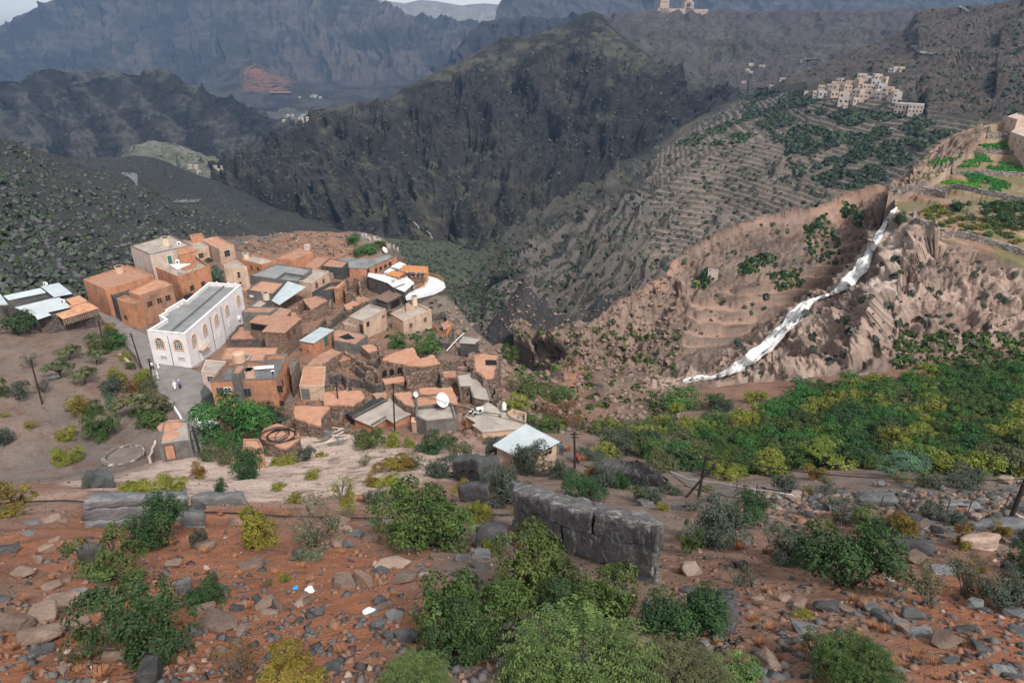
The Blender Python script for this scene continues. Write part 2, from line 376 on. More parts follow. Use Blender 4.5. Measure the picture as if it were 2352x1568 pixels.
# ---- mountains: lofted between lines read off the photograph (u, v, depth), then eroded
def loft(name, lines, mat, col, du=3.0, rows=120, amp=10.0, lam=60.0, gully=0.0, gfreq=40.0, terr=None, skirt=(0.25, 0.30), col2=None, colfn=None, rock_hz=0.0, seed=0.0, lastflat=False, fine=1.0, slant=0.0, foot=0.07, gmul=None, cf=0.30, dip=0.0, cracks=0.0, crw=0.10):
    u0 = max(l[0][0] for l in lines); u1 = min(l[-1][0] for l in lines)
    us = np.arange(u0, u1+0.1, du); n = len(us)
    LV = np.array([np.interp(us, [p[0] for p in l], [p[1] for p in l]) for l in lines])
    LD = np.array([np.interp(us, [p[0] for p in l], [p[2] for p in l]) for l in lines])
    _w = max(3, int(44/du)); _k = np.hanning(_w*2+1); _k /= _k.sum()
    for _a in (LV, LD):          # no creases between the read-off points (the skyline itself stays exact)
        for _i in range(len(lines)-1): _a[_i] = np.convolve(np.pad(_a[_i], _w, mode='reflect', reflect_type='odd'), _k, 'valid')
    LP = unproj_np(us[None, :].repeat(len(lines), 0), LV, LD)            # lines as 3-D curves
    seg = np.linalg.norm(LV[1:] - LV[:-1], axis=1) if False else np.maximum(np.abs(LV[1:]-LV[:-1]).mean(1), 8)
    t_ = np.concatenate([[0], np.cumsum(seg)]); t_ /= t_[-1]
    tt = np.linspace(0, 1, rows)
    G = np.empty((rows, n, 3))
    k = np.clip(np.searchsorted(t_, tt, side='right')-1, 0, len(lines)-2); w = (tt - t_[k])/(t_[k+1]-t_[k])
    G = LP[k]*(1-w)[:, None, None] + LP[k+1]*w[:, None, None]
    # smooth a little down the slope
    for _ in range(3):
        G[1:-1] = G[1:-1]*0.5 + 0.25*(G[:-2] + G[2:])
    # skirt behind the crest
    top = G[-1]; hd = top[:, :2]/np.linalg.norm(top[:, :2], axis=1)[:, None]; dist = np.linalg.norm(top, axis=1)
    sk = []
    for q in (0.12, 0.35, 1.0):
        s_ = top.copy(); s_[:, :2] += hd*(dist*skirt[0]*q)[:, None]; s_[:, 2] -= dist*skirt[1]*q*(0.0 if lastflat else 1.0); sk.append(s_)
    ft = G[0].copy(); ft[:, 2] -= np.linalg.norm(ft, axis=1)*foot
    G = np.concatenate([ft[None], G, np.array(sk)], 0); R = rows + 4
    wt = 0.0
    if terr:
        step, t0, t1, ua, ub = terr; tfull = np.concatenate([[0], tt, [1, 1, 1]])[:, None]
        wt = smooth(t0-0.05, t0+0.05, tfull)*(1-smooth(t1-0.04, t1+0.04, tfull))*smooth(ua-40, ua+40, us)[None]*(1-smooth(ub-40, ub+40, us)[None])
        wt = wt*smooth(-0.6, -0.25, fbm(G/(step*14)+seed, 2))
    # normals
    du_ = np.gradient(G, axis=1); dv_ = np.gradient(G, axis=0); N = np.cross(du_, dv_); N /= np.linalg.norm(N, axis=-1)[..., None]+1e-9
    N[N[..., 1] > 0] *= -1
    tp = np.concatenate([[-.05], tt, [1.03, 1.1, 1.3]])[:, None].repeat(n, 1)
    fade = np.minimum(1, np.minimum(smooth(-0.02, 0.12, tp), cf + smooth(0, crw, np.abs(1-tp)) ))
    S = np.broadcast_to(us[None, :]/1000.0*gfreq, tp.shape)
    W = np.stack([S + slant*tp + 0.5*fbm(G/lam/3+seed, 2), tp*2.2 + seed, np.full_like(tp, seed*1.7)], -1)
    disp = amp*0.55*fbm(G/lam + seed, 5, 0.52)
    fade = np.where(tp > 1.001, cf*.4, fade)          # nothing behind a crest may rise over it
    if gully > 0:
        Wg = W + 0.35*np.stack([fbm(G/lam/1.2 + 31, 3), 0*tp, 0*tp], -1)
        disp = disp + gully*(1 if gmul is None else gmul(us)[None])*(ridged(Wg, 3, 0.55) - 0.55)
    if rock_hz > 0:      # ledges: beds of harder rock
        zz = (G[..., 2] + dip*G[..., 0] + 0.15*rock_hz*fbm(G/lam*1.5+5, 3))/rock_hz
        fr = zz-np.floor(zz); disp = disp + rock_hz*0.22*(smooth(0.0, 0.75, fr) - smooth(0.85, 1.0, fr) - 0.3)
    disp = disp*fade*(1 - 0.9*wt)
    Nh = N.copy(); Nh[..., 2] *= 0.6
    G = G + Nh*disp[..., None]
    # crisp crags
    G = G + N*(amp*0.16*fine*ridged(G/(lam*(0.22 if fine > 0 else 0.42))+seed, 4, 0.62 if fine > 0 else .5)*fade*(1-0.8*wt))[..., None]
    if cracks > 0: G = G - N*(cracks*fade*(1-.8*wt)*(smooth(.62, .92, ridged(G/(lam*.7)+seed+3, 3, .6)) + .5*smooth(.7, .95, ridged(G/(lam*.25)+seed+8, 2, .6))))[..., None]
    tr_edge = 0
    if terr:
        f = (G[..., 2] + step*0.3*perlin(G/step/18))/step; fl = np.floor(f); fr = f-fl
        G[..., 2] += wt*step*((fl + smooth(0.86, 1.0, fr)) - f)*0.95; tr_edge = wt*smooth(0.40, 0.55, fr)*(1-smooth(0.84, 0.92, fr))
    global TRM; TRM = np.broadcast_to(tr_edge, tp.shape)[..., None]
    ii = np.arange(R*n).reshape(R, n)
    F = np.stack([ii[:-1, :-1], ii[:-1, 1:], ii[1:, 1:], ii[1:, :-1]], -1).reshape(-1, 4)
    if colfn is not None:
        vv = np.concatenate([LV[:1], LV[k]*(1-w)[:, None] + LV[k+1]*w[:, None], LV[-1:].repeat(3, 0)], 0)
        cols = colfn(np.broadcast_to(us[None], tp.shape), vv, tp, G)
    else:
        m = smooth(-0.3, 0.3, 0.55*fbm(G/lam/1.3+3, 4) + 0.5*fbm(G/lam/0.2+3, 4) - 0.35*disp/(amp*0.5+gully) + (0 if not dip else 0.8*(smooth(0.35, 0.6, zz-np.floor(zz))-.45)))[..., None]; cols = np.array(col)*(1-m) + np.array(col2 or col)*m
    me = mesh_np(name, G.reshape(-1, 3), F, True, cols.reshape(-1, 3))
    return obj(name, me, mat, kind='structure')
def L_(*a): return [tuple(x) for x in a]

DKc, DKg = (.022, .020, .021), (.088, .080, .056)
loft('central_mountain', [
 L_((480,440,880),(560,480,820),(700,540,780),(850,560,740),(950,560,720),(1050,600,660),(1150,600,680),(1250,520,760),(1400,420,830),(1550,320,930),(1720,240,1050)),
 L_((480,430,900),(560,425,880),(700,400,900),(850,420,850),(950,420,840),(1050,430,820),(1150,400,850),(1250,360,880),(1400,310,920),(1550,270,1000),(1720,236,1080)),
 L_((480,425,915),(560,395,920),(700,310,960),(850,290,970),(950,270,980),(1050,240,990),(1150,210,1000),(1250,190,1010),(1360,170,1010),(1450,175,1020),(1550,210,1050),(1720,232,1110)),
 L_((480,420,930),(540,388,950),(590,372,965),(640,335,985),(700,268,1010),(740,250,1020),(800,240,1035),(880,228,1050),(905,226,1055),(925,205,1060),(950,192,1070),(1040,150,1090),(1100,115,1110),(1140,95,1115),(1170,82,1120),(1215,84,1130),(1280,64,1140),(1320,46,1148),(1345,32,1150),(1362,27,1150),(1385,35,1150),(1400,55,1150),(1430,84,1150),(1500,135,1150),(1600,185,1150),(1660,212,1150),(1720,230,1150))],
 M_DARK, DKc, rows=200, du=2.8, amp=26, lam=130, gully=44, gfreq=8, fine=1.8, cracks=9, cf=.05, crw=.25, col2=DKg, seed=1.3, skirt=(0.35, 0.35), rock_hz=0)
loft('left_ridge', [
 L_((-250,430,1290),(0,410,1300),(200,430,1280),(350,390,1340),(450,395,1330),(550,392,1350),(640,362,1430),(760,352,1500)),
 L_((-250,330,1420),(0,330,1430),(200,320,1430),(350,300,1450),(450,310,1450),(550,330,1450),(640,335,1500),(760,348,1540)),
 L_((-250,190,1620),(-40,215,1620),(0,218,1620),(8,200,1620),(32,200,1620),(48,222,1620),(60,195,1620),(120,170,1610),(150,172,1610),(190,176,1610),(225,160,1600),(250,162,1600),(330,180,1600),(380,172,1600),(430,200,1600),(500,228,1600),(600,258,1590),(660,300,1590),(700,328,1580),(760,346,1570))],
 M_DARK, (.009, .009, .011), rows=120, amp=34, lam=150, gully=34, gfreq=11, slant=-2.6, rock_hz=46, dip=.50, col2=(.080, .076, .070), seed=4.1, skirt=(0.3, 0.25))
loft('green_spur', [
 L_((180,440,1040),(400,430,1020),(620,440,1010)), L_((180,415,1100),(260,370,1170),(310,338,1190),(345,322,1200),(400,335,1190),(450,348,1170),(530,382,1110),(620,412,1060))],
 M_DARK, (.15, .155, .115), rows=50, amp=14, lam=70, gully=12, gfreq=16, col2=(.19, .185, .15), seed=8.0)
loft('far_valley_floor', [
 L_((300,420,1500),(700,350,1500),(1000,300,1500)), L_((300,300,2000),(700,292,1950),(1000,260,2000)), L_((300,232,3100),(700,228,3050),(1000,225,3100))],
 M_DARK, (.10, .092, .080), rows=70, amp=28, lam=130, gully=18, gfreq=18, col2=(.16, .15, .12), seed=2.0, lastflat=True, cf=.1)
def foot_col(u, v, t, G):
    m = smooth(-0.3, 0.3, fbm(G/120, 4))[..., None]; c = np.array((.045, .040, .040))*(1-m) + np.array((.085, .075, .066))*m
    red = (smooth(545, 575, u)*(1-smooth(640, 690, u))*smooth(150, 168, v)*(1-smooth(208, 224, v))*smooth(-.6, 0, fbm(G/90+7, 3)))[..., None]
    return c*(1-0.8*red) + np.array((.30, .135, .085))*0.8*red
loft('far_foothill', [
 L_((380,262,2700),(560,250,2700),(700,246,2650),(960,240,2750)), L_((380,225,3050),(560,200,3000),(640,205,3000),(700,215,2950),(960,212,3000)),
 L_((380,215,3300),(480,190,3350),(540,160,3400),(572,146,3400),(600,150,3400),(650,178,3350),(720,192,3300),(800,196,3250),(960,190,3300))],
 M_DARK, (.1, .09, .08), rows=60, amp=22, lam=130, gully=14, gfreq=26, seed=12.0, colfn=foot_col, cf=.1, skirt=(.2, .1))
def far_col(u, v, t, G):
    m = smooth(-0.3, 0.3, fbm(G/350, 4))[..., None]; c = np.array((.060, .046, .042))*(1-m) + np.array((.135, .105, .088))*m
    red = 0
    return c*(1-0.6*red) + np.array((.36, .19, .13))*0.6*red
loft('far_mountain', [
 L_((-400,270,3900),(0,245,3950),(500,228,3800),(700,222,3700),(900,216,3700),(1120,200,3900)),
 L_((-400,230,4250),(0,205,4250),(400,190,4200),(560,160,4150),(640,175,4100),(900,165,4100),(1120,160,4200)),
 L_((-400,130,4650),(0,110,4650),(400,75,4600),(560,70,4550),(900,70,4450),(1120,90,4450)),
 L_((-400,230,5000),(-60,115,4900),(-10,72,4900),(20,52,4900),(60,30,4900),(130,-5,4900),(250,-50,4900),(500,-80,4900),(700,-65,4900),(820,-22,4850),(875,8,4800),(920,30,4750),(980,44,4700),(1040,50,4650),(1072,54,4600),(1084,72,4560),(1092,110,4520),(1120,150,4500))],
 M_FAR, (.2, .16, .145), rows=120, amp=60, lam=380, gully=80, gfreq=24, cf=.08, seed=6.6, skirt=(0.25, 0.12), colfn=far_col, rock_hz=90)
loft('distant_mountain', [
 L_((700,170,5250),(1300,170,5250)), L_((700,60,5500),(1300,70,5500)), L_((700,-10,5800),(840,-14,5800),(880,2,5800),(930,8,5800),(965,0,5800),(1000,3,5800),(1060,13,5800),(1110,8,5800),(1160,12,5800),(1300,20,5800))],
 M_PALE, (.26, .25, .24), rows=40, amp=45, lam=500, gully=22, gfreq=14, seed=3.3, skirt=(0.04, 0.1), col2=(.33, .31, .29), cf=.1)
loft('far_escarpment', [
 L_((1135,190,3900),(1400,150,3900),(2600,110,3900)), L_((1135,90,4200),(1400,60,4300),(2600,50,4300)), L_((1135,60,4300),(1147,15,4400),(1160,-12,4450),(1300,-25,4500),(1700,-30,4500),(2100,-22,4500),(2600,-20,4500))],
 M_FAR, (.10, .085, .075), rows=70, amp=45, lam=300, gully=60, gfreq=16, col2=(.16, .13, .11), seed=5.2, skirt=(0.2, 0.1), rock_hz=80)
loft('dark_plateau', [  # far plateau with a dark rock cliff
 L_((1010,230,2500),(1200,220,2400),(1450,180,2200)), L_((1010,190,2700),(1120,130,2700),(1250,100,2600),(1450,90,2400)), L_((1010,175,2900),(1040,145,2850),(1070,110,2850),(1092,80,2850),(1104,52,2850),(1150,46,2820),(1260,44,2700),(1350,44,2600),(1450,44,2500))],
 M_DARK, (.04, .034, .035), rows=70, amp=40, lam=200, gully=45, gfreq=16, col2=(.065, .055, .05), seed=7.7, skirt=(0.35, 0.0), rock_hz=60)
loft('hotel_plateau', [
 L_((1360,210,1130),(1500,215,1120),(1650,220,1120),(1750,212,1160),(1850,195,1230),(2000,145,1400),(2280,70,1600)),
 L_((1360,160,1330),(1500,140,1450),(1700,135,1480),(1850,130,1500),(2000,110,1600),(2280,50,1750)),
 L_((1360,75,1760),(1500,66,1770),(1600,62,1780),(1900,58,1800),(2110,48,1830),(2280,40,1850)),
 L_((1360,52,1850),(1405,46,1850),(1425,36,1850),(1500,34,1850),(1700,34,1850),(1900,32,1880),(2110,29,1880),(2280,26,1880)),
 L_((1360,48,2000),(1425,32,2100),(1500,29,2200),(1700,28,2300),(1900,26,2300),(2110,24,2300),(2280,22,2300))],
 M_DARK, (.075, .058, .058), rows=110, amp=16, lam=90, gully=14, gfreq=22, col2=(.105, .090, .075), seed=2.9, skirt=(0.6, 0.0), rock_hz=0)
loft('right_hillside', [
 L_((1740,210,780),(1850,205,710),(2000,200,620),(2130,270,490),(2300,300,430),(2600,300,410)),
 L_((1740,206,850),(1850,185,820),(2000,135,790),(2130,150,690),(2300,160,590),(2600,150,560)),
 L_((1740,203,900),(1850,165,930),(1950,118,960),(2040,88,980),(2085,60,985),(2105,28,990),(2130,20,990),(2200,14,950),(2260,12,900),(2310,3,870),(2352,-8,850),(2600,-40,800))],
 M_HILL, (.066, .050, .046), rows=120, amp=12, lam=50, gully=0, gfreq=30, col2=(.095, .074, .062), seed=9.4, skirt=(0.4, 0.05))
def shelf_col(u, v, t, G):
    m = smooth(-0.3, 0.3, fbm(G/45, 4))[..., None]
    dark = np.array((.028, .027, .029))*(1-m) + np.array((.058, .053, .046))*m
    tan = np.array((.085, .068, .058))*(1-m) + np.array((.135, .110, .092))*m
    f = (smooth(1440, 1560, u + 0.25*(v-450))*(1-smooth(1900, 2050, u))*smooth(250, 330, v))[..., None]
    f = np.maximum(f, (smooth(640, 690, v)*(1-smooth(1250, 1400, u)))[..., None]*0.8)
    c = dark*(1-f)+tan*f
    return c*(1-.6*TRM) + np.array((.28, .235, .20))*.6*TRM
loft('terraced_slope', [
 L_((1050,745,320),(1150,750,350),(1250,800,340),(1350,765,380),(1450,725,400),(1550,655,430),(1650,575,440),(1800,525,430),(2000,465,410),(2300,340,385)),
 L_((1050,720,370),(1150,700,405),(1250,680,410),(1350,640,430),(1450,590,450),(1550,530,470),(1650,470,490),(1800,430,470),(2000,390,445),(2300,320,400)),
 L_((1050,690,450),(1150,620,470),(1250,560,480),(1350,520,490),(1450,470,510),(1550,410,530),(1650,340,560),(1800,320,530),(2000,300,480),(2300,300,420)),
 L_((1050,660,500),(1110,600,540),(1150,530,590),(1200,480,610),(1300,430,640),(1400,395,680),(1500,335,730),(1600,268,780),(1680,228,820),(1740,203,850),(1850,188,680),(2000,178,600),(2130,250,480),(2300,285,430))],
 M_TERR, (.1, .1, .09), rows=200, du=2.8, amp=9, lam=45, gully=10, gfreq=9, slant=-3.4, gmul=lambda u: 0.5 + 1.8*(1-smooth(1420, 1600, u)), terr=(2.1, 0.12, 0.95, 1480, 2300), seed=3.9, colfn=shelf_col, skirt=(0.2, 0.2))
def tan_col(u, v, t, G):
    m = smooth(-0.3, 0.3, fbm(G/14, 4))[..., None]
    c = np.array((.165, .118, .096))*(1-m) + np.array((.265, .185, .145))*m
    edge = smooth(0.86, 0.97, t)[..., None]
    c = c*(1-edge*0.7) + np.array((.42, .26, .19))*edge*0.7
    grey = (smooth(700, 800, v)*(1-smooth(1250, 1330, u)*smooth(1700, 1500, u)))[..., None]*0
    dk = smooth(0.1, 0.5, fbm(G/20+9, 3))[..., None]*0.5
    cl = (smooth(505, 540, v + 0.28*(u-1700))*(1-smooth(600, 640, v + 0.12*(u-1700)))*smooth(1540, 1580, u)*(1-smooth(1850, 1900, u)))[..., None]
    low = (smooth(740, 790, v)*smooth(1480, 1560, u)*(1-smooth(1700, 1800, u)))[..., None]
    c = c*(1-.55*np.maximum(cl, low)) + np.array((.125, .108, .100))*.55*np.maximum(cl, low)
    c = c*(1-.85*TRM) + np.array((.42, .275, .21))*.85*TRM
    return c*(1-dk*0.55)
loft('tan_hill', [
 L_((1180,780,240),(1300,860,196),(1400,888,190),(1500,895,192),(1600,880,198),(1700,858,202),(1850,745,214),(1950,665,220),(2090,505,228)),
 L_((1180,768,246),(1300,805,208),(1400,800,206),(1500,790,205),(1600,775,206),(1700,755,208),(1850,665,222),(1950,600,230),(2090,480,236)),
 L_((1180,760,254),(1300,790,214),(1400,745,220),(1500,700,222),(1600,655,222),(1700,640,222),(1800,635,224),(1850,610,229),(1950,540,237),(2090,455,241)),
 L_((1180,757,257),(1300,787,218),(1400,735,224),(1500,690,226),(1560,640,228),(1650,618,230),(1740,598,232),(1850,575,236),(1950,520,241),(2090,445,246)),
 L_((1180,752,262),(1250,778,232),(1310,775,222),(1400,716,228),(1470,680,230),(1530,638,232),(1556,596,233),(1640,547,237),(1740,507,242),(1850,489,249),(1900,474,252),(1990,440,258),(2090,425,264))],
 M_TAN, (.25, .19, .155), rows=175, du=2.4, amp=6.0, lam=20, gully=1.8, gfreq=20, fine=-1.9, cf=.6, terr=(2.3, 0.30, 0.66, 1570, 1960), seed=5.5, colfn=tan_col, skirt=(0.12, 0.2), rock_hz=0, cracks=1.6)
def cliff_col(u, v, t, G):
    m = smooth(-0.35, 0.35, fbm(G/9, 5))[..., None]
    c = np.array((.235, .165, .135))*(1-m) + np.array((.40, .295, .245))*m
    pale = (np.exp(-((u - (2035 - 0.1*(v-600)))/55)**2)*smooth(0.25, 0.6, t)*smooth(-0.3, 0.4, fbm(G/6+4, 3)+0.2))[..., None]
    c = c*(1-0.7*pale) + np.array((.66, .55, .48))*0.7*pale
    dk = (smooth(0.1, 0.5, fbm(G*np.array((1, 1, .35))/7+19, 3)))[..., None]
    return c*(1-0.45*dk)
loft('cliff', [
 L_((1470,915,168),(1560,900,165),(1650,893,161),(1750,895,155),(1800,886,152),(1900,872,147),(2000,855,143),(2100,815,143),(2200,785,144),(2352,755,146),(2600,730,148)),
 L_((1470,908,174),(1560,888,174),(1650,876,176),(1750,838,170),(1850,790,166),(1950,735,163),(2000,705,160),(2040,690,155),(2100,685,155),(2200,685,154),(2352,692,152),(2600,680,152)),
 L_((1470,903,178),(1560,880,180),(1650,864,184),(1750,796,189),(1860,702,193),(1920,680,195),(1990,610,196),(2030,560,194),(2060,520,188),(2110,560,172),(2160,572,166),(2250,590,162),(2352,630,158),(2600,665,154)),
 L_((1470,900,181),(1560,876,183),(1650,858,187),(1750,785,193),(1860,688,198),(1920,665,200),(1990,585,201),(2030,520,202),(2058,475,204),(2085,500,190),(2110,535,180),(2160,548,172),(2250,565,167),(2352,610,160),(2600,650,155)),
 ], M_TAN, (.28, .2, .17), rows=155, du=2.3, amp=6.5, lam=17, gully=1.6, gfreq=16, seed=7.1, colfn=cliff_col, skirt=(0.05, 0.10), rock_hz=5.5, fine=-1.8, cracks=1.2, cf=.12, crw=.09)
def plat_col(u, v, t, G):
    m = smooth(-0.3, 0.3, fbm(G/9, 4))[..., None]
    c = np.array((.25, .145, .10))*(1-m) + np.array((.29, .20, .145))*m
    g = (smooth(-0.3, 0.2, fbm(G/10+3, 3)))[..., None]*0.55
    return c*(1-g) + np.array((.085, .12, .035))*g
PLAT_LINES = [
 L_((2056,478,203),(2085,502,189),(2110,537,179),(2160,550,171),(2250,567,166),(2352,612,159),(2600,652,154)),
 L_((2056,462,211),(2100,475,204),(2160,475,202),(2250,475,200),(2352,480,197),(2600,490,192)),
 L_((2052,440,224),(2100,425,224),(2160,418,224),(2250,410,222),(2352,408,220),(2600,410,215)),
 L_((2050,432,232),(2075,410,236),(2100,384,238),(2135,352,242),(2170,322,246),(2230,292,252),(2352,272,258),(2600,270,255))]
loft('cliff_plateau', PLAT_LINES, M_TERR, (.26, .19, .15), rows=130, du=2.2, amp=1.6, lam=12, gully=0.0, seed=1.1, colfn=plat_col, skirt=(0.03, 0.08), terr=(1.6, 0.30, 0.98, 2060, 2700))
loft('rock_outcrop', [
 L_((2040,452,215),(2080,446,214),(2120,432,217),(2160,402,222),(2200,368,228),(2240,330,238),(2275,300,248)),
 L_((2040,446,219),(2080,432,219),(2120,412,222),(2160,380,228),(2200,346,234),(2240,312,243),(2275,294,252)),
 L_((2040,436,226),(2075,410,229),(2110,374,232),(2140,346,236),(2170,322,240),(2200,304,244),(2240,292,250),(2275,290,256))],
 M_TAN, (.17, .125, .10), rows=60, du=2.0, amp=2.6, lam=11, gully=2.0, gfreq=30, seed=15.0, col2=(.33, .23, .175), skirt=(.03, .10), fine=1.5, cracks=1.2, cf=.5, foot=.03)
# ground sheet to the horizon, far below everything
g_ = MB(); g_.box((0, 2400, -420), (12000, 7800, 4)); g_.build('ground', M_DARK, kind='structure')
for o_ in COL.objects:
    if o_.name == 'ground':
        at = o_.data.attributes.new('tint', 'FLOAT_COLOR', 'POINT'); at.data.foreach_set('color', np.tile(np.array([.14, .13, .12, 1], np.float32), len(o_.data.vertices)))

# ---- ray queries on the bare land
from mathutils.bvhtree import BVHTree
_bv, _bf, _bn, _bo, _off = [], [], [], [], 0
for o in COL.objects:
    if o.type != 'MESH': continue
    n_ = len(o.data.vertices); co = np.empty(n_*3, np.float32); o.data.vertices.foreach_get('co', co)
    nl_ = len(o.data.loops); li = np.empty(nl_, np.int32); o.data.loops.foreach_get('vertex_index', li)
    _bv.append(co.reshape(-1, 3)); _bf.append(li.reshape(-1, 4) + _off); _bo.append(sum(len(f) for f in _bf)); _bn.append(o.name); _off += n_
LANDT = BVHTree.FromPolygons(np.concatenate(_bv).tolist(), np.concatenate(_bf).tolist())
_bo = np.array(_bo)
def _cast(o0, dr, dist):
    p, n, i, d = LANDT.ray_cast(Vector(o0), dr.normalized(), dist)
    if p is None: return None
    if n.dot(dr) > 0: n = -n
    return p, n, _bn[int(np.searchsorted(_bo, i, side='right'))]
def hit(u, v): return _cast((0, 0, 0), raydir(u, v), 30000)
def ground(x, y, z0=60.0):
    h = _cast((x, y, z0), Vector((0, 0, -1)), 900)
    return h[0].z if h else -300.0
# ---- the air
hz, nt_, b_ = new_mat('haze_air'); nt_.nodes.remove(b_)
pv = nn(nt_, 'ShaderNodeVolumePrincipled'); pv.inputs['Density'].default_value = 0.00015; pv.inputs['Color'].default_value = (.14, .27, .48, 1)
try: pv.inputs['Density Attribute'].default_value = ''
except Exception: pass
nt_.links.new(pv.outputs[0], [n for n in nt_.nodes if n.type == 'OUTPUT_MATERIAL'][0].inputs['Volume'])
try: hz.cycles.homogeneous_volume = True
except Exception: pass
def make_haze():
    h = MB(); h.box((0, 2450, 50), (12400, 8200, 1001)); return h.build('haze', hz, kind='stuff')
# ================================================================== THE VILLAGE
OR_ = plain('orange_plaster', (.47, .215, .118), .9, .18, .9, .35, 9, dirt=(.17, .12, .10), dirt_amt=.6, streak=0.55)
BR_ = plain('brown_plaster', (.36, .19, .12), .9, .2, .8, .35, 9, dirt=(.14, .11, .095), dirt_amt=.6, streak=0.55)
CR_ = plain('cream_plaster', (.50, .365, .275), .9, .12, .7, .25, 9, dirt=(.27, .17, .125), dirt_amt=.7, streak=0.55)
PK_ = plain('pale_pink_plaster', (.52, .41, .36), .9, .1, .6, .2, 9, dirt=(.30, .235, .20), dirt_amt=.5, streak=0.45)
WH_ = plain('white_plaster', (.76, .72, .73), .85, .06, .5, .15, 9, dirt=(.55, .50, .48), dirt_amt=.35, streak=0.22)
GY_ = plain('grey_render', (.155, .145, .135), .9, .22, .9, .35, 8, dirt=(.085, .08, .078), dirt_amt=.6, streak=0.5)
DK_ = plain('dark_render', (.070, .070, .070), .9, .25, .9, .35, 8, dirt=(.035, .035, .037), dirt_amt=.6)
TER_ = plain('mud_roof', (.355, .19, .13), .95, .18, 1.1, .5, 7, dirt=(.40, .28, .215), dirt_amt=.55)
TER2_ = plain('bright_mud_roof', (.44, .225, .145), .95, .16, 1.0, .5, 7, dirt=(.46, .31, .235), dirt_amt=.55)
CON_ = plain('pale_concrete_roof', (.385, .335, .295), .75, .16, .5, .3, 6, dirt=(.225, .205, .19), dirt_amt=.65)
WET_ = plain('wet_grey_roof', (.20, .205, .205), .28, .2, .35, .1, 4, spec=.5, dirt=(.34, .33, .32), dirt_amt=.7)
WET2_ = plain('wet_dark_roof', (.105, .112, .118), .25, .25, .4, .1, 4, spec=.5, dirt=(.24, .245, .25), dirt_amt=.75)
MET_ = plain('pale_metal_sheet', (.42, .48, .51), .45, .1, .6, 0, dirt=(.40, .36, .33), dirt_amt=.35)
WMET_ = plain('white_metal_sheet', (.38, .43, .46), .5, .06, .6, 0, dirt=(.58, .58, .57), dirt_amt=.35)
RUST_ = plain('rusty_sheet', (.44, .225, .135), .7, .22, .7, 0, dirt=(.56, .36, .25), dirt_amt=.7)
WOOD_ = plain('dark_wood', (.075, .05, .038), .85, .3, 3, .3)
LWOOD_ = plain('orange_timber', (.50, .215, .085), .7, .2, 3, .2)
BWOOD_ = plain('brown_timber_roof', (.19, .125, .10), .85, .35, 3, .4)
TRIM_ = plain('peach_trim', (.66, .41, .265), .8, .08, 1, 0)
GLASS_ = plain('dark_glass', (.018, .024, .028), .15, .3, 2, 0, spec=.6)
HOLE_SHADE_ = plain('opening_shade', (.012, .011, .011), .95, .2, 2, 0)  # near-black surface colour stands in for the shade inside openings
WFR_ = plain('white_window_frame', (.70, .70, .68), .5, .05, 2, 0)
BFR_ = plain('brown_window_frame', (.13, .06, .045), .7, .2, 2, 0)
GRN_ = plain('green_door_paint', (.04, .17, .115), .6, .2, 2, 0)
TANK_ = plain('peach_tank', (.55, .365, .265), .6, .08, 2, 0)
CTANK_ = plain('cream_tank', (.60, .50, .385), .6, .08, 2, 0)
WHT_ = plain('white_paint', (.80, .80, .80), .5, .04, 2, 0)
PIPE_ = plain('black_pipe', (.02, .02, .022), .5, .2, 2, 0)
CAN_ = plain('white_canvas', (.62, .64, .67), .7, .04, .6, 0)
def stone_mat(name, c, scale=2.6, mortar=(.085, .066, .055)):
    m, nt, b = new_mat(name); p = pos_n(nt)
    mp = nn(nt, 'ShaderNodeMapping'); mp.inputs['Scale'].default_value = (1, 1, 1.5); nt.links.new(p, mp.inputs[0])
    vo = nn(nt, 'ShaderNodeTexVoronoi', i_Scale=scale); nt.links.new(mp.outputs[0], vo.inputs['Vector'])
    ve = nn(nt, 'ShaderNodeTexVoronoi', i_Scale=scale); ve.feature = 'DISTANCE_TO_EDGE'; nt.links.new(mp.outputs[0], ve.inputs['Vector'])
    sc = nn(nt, 'ShaderNodeSeparateColor'); nt.links.new(vo.outputs['Color'], sc.inputs[0])
    n1 = noise_n(nt, p, .6, 4, .7)
    c1 = mixc(nt, tuple(x*.45 for x in c), tuple(min(1, x*1.7) for x in c), sc.outputs[0])
    c1 = mixc(nt, c1, (.34, .19, .125), math_n(nt, 'MULTIPLY', ramp(nt, n1, .48, .66), .6))
    e = ramp(nt, ve.outputs['Distance'], .02, .12)
    nt.links.new(mixc(nt, mortar, c1, e), b.inputs['Base Color']); b.inputs['Roughness'].default_value = .95
    bump_n(nt, b, e, .9, .12); return m
ST_ = stone_mat('dry_stone', (.225, .155, .12)); STD_ = stone_mat('dark_dry_stone', (.095, .085, .08)); STB_ = stone_mat('brown_field_stone', (.26, .17, .125), 3.2, (.12, .08, .06))

def inset(poly, d):
    n = len(poly); A = sum(poly[i][0]*poly[(i+1) % n][1]-poly[(i+1) % n][0]*poly[i][1] for i in range(n)); s = 1 if A > 0 else -1
    out = []
    for i in range(n):
        p0, p1, p2 = Vector(poly[i-1][:2]), Vector(poly[i][:2]), Vector(poly[(i+1) % n][:2])
        e1 = (p1-p0).normalized(); e2 = (p2-p1).normalized(); n1 = Vector((-e1.y, e1.x))*s; n2 = Vector((-e2.y, e2.x))*s
        k = 1 + n1.dot(n2); m = (n1+n2)/max(k, 0.35)
        out.append(tuple(p1 + m*d))
    return out
def rag(poly, amp, step=0.7):
    out = []; n = len(poly)
    for i in range(n):
        a, b = Vector(poly[i]), Vector(poly[(i+1) % n]); k = max(1, int((b-a).length/step))
        for j in range(k):
            p = a.lerp(b, j/k); out.append((p.x+random.uniform(-amp, amp), p.y+random.uniform(-amp, amp)))
    return out
ROOFZ = {}; SURF = []      # roofs for placing things on top
